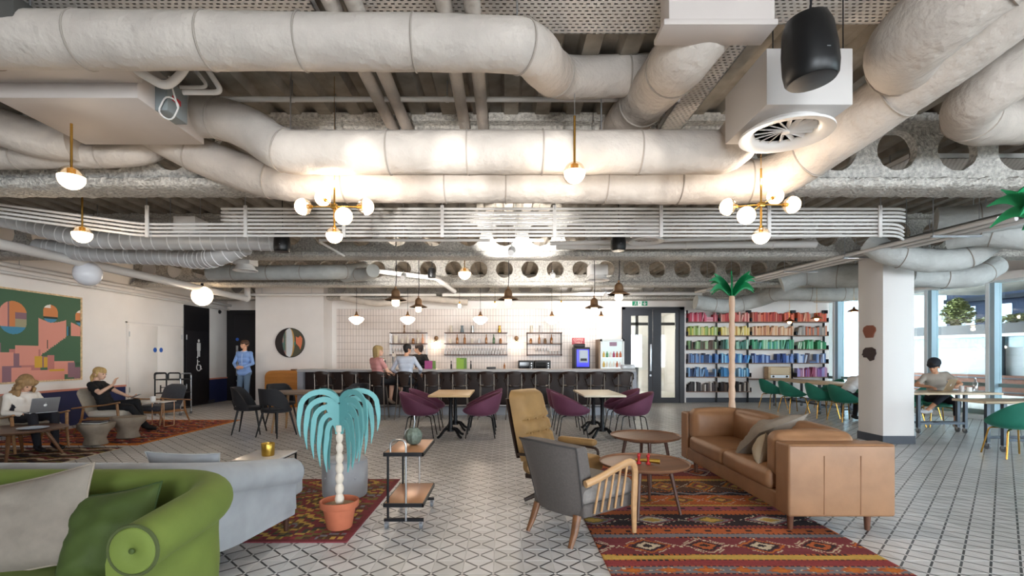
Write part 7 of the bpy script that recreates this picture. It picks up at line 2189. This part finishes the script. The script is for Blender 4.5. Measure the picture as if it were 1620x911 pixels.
# 5. man in white shirt seen from behind
x8 = STOOLS[8].location.x
cW = ['#d2a083', '#bcc3d2', '#1b1b22', '#151517', '#1b1718']
figure('dark-haired man in pale shirt sitting at the bar, seen from behind', (x8, 11.15, 0), R(90), (.0, 0, .86), (.03, 0, 1.29), (.08, -.02, 1.545), (.9, -.35, 0), [(.30, .26, 1.0), (.30, -.26, 1.0)], [(.24, .12, .36), (.24, -.12, .36)], [(.38, .14, .31), (.38, -.14, .31)], cW, [(-.6, .7, -.4), (-.6, -.7, -.4)], [(1, .1, .5), (1, -.1, .5)], 'short', palms=[(V(.8, .3, -.4), V(0, 0, -1)), (V(.8, -.3, -.4), V(0, 0, -1))])
# 6. bartender
cK = ['#d9a98c', '#141316', '#17171b', '#101012', '#2a1f1c']
figure('dark-haired woman bartender in black behind the bar, facing the man', (XA(666, 12.8), 12.8, 0), R(-118), (0, 0, .9), (.04, 0, 1.34), (.09, 0, 1.575), (.75, -.62, -.06), [(.22, .14, 1.12), (.26, -.1, 1.15)], [(.0, .1, .085), (.0, -.1, .085)], [(.15, .12, .04), (.15, -.12, .04)], cK, [(-.5, .8, -.2), (-.5, -.8, -.2)], [(1, .1, 0), (1, -.1, 0)], 'bun', bust=1)
# 7. slumped person
cS = ['#d2a083', '#dcdcde', '#17171b', '#151517', '#2a1f1c']
figure('person in white shirt slumped forward over the work table by the column', (7.35, 10.75, 0), R(4), (-.05, 0, .56), (.22, .0, .86), (.46, 0, .93), (.8, 0, -.6), [(.55, .2, .83), (.55, -.2, .83)], [(.3, .12, .1), (.3, -.12, .1)], [(.44, .13, .05), (.44, -.13, .05)], cS, [(-.1, .9, -.2), (-.1, -.9, -.2)], [(.4, .1, 1), (.4, -.1, 1)], 'short')
# 8. man with the cap
cC = ['#c99474', '#a79d92', '#20222c', '#c9ccd0', '#1f1a1a']
RZ8 = R(-112); L8 = (8.62, 9.95, 0)
figure('man in dark cap and grey T-shirt leaning over his laptop by the window', L8, RZ8, (-.02, 0, .56), (.1, -.06, .97), (.23, -.13, 1.19), (.75, -.55, -.35), [(.42, .12, .80), (.40, -.22, .80)], [(.5, .12, .10), (.46, -.3, .36)], [(.64, .14, .05), (.47, -.44, .33)], cC, [(-.2, .8, -.2), (-.2, -.8, -.2)], [(.6, .2, .5), (1, .2, .25)], 'short', sleeve=1, pant=1, palms=[(V(.7, -.6, 0), V(0, 0, -1)), (V(.8, .1, -.1), V(0, 0, -1))])
hc = Vector((.23, -.13, 1.19)); ff = Vector((.75, -.55, -.35)).normalized()
hu_ = (hc - Vector((.1, -.06, 1.07))).normalized(); hu_ = (hu_ - ff * hu_.dot(ff)).normalized(); hs_ = hu_.cross(ff)
t = thing('baseball_cap', 'dark baseball cap worn by the man at the laptop', 'cap', L8, RZ8)
Mc = Matrix((ff, hs_, hu_)).transposed().to_4x4(); Mc.translation = hc + hu_ * .022 - ff * .012
cp = MB(); cp.M = Mc
cp.lathe([(.108, .035), (.108, .07), (.095, .115), (.06, .145), (1e-6, .152)], 24, c=(-.01, 0, 0))
cp.build('crown', mat('cap_dark', '#23262e', .8), t)
vz = MB(); vz.M = Mc
rg = []
for j in range(13):
    a = R(-70 + 140 * j / 12)
    rg.append([(-.01 + .1 * math.cos(a), .1 * math.sin(a), .045), (.0 + .19 * math.cos(a) * (1 - .15 * abs(math.sin(a))), .105 * math.sin(a), .03), (.0 + .19 * math.cos(a) * (1 - .15 * abs(math.sin(a))), .105 * math.sin(a), .024), (-.01 + .1 * math.cos(a), .1 * math.sin(a), .038)])
vz.loft(rg); vz.build('visor', mat('cap_dark'), t)
laptop('gold laptop of the capped man, lid towards the viewer', (7.93, 9.1, .754), R(-62), M_ALUG, R(112))
item('water_bottle', 'clear glass water bottle at the right end of the capped man\'s table', 'bottle', [(.038, 0), (.04, .01), (.04, .15), (.017, .2), (.017, .25), (1e-6, .25)], M_DRINK, (8.58, 9.1, .754))
item('mug', 'white cup on the capped man\'s table', 'mug', [(.04, 0), (.045, .08), (.042, .08), (.036, .01), (1e-6, .01)], mat('mug_white'), (8.42, 9.05, .754))
item('tumbler', 'glass tumbler beside the white cup on the capped man\'s table', 'glass', GL_T, M_STEMW, (8.24, 9.0, .754))
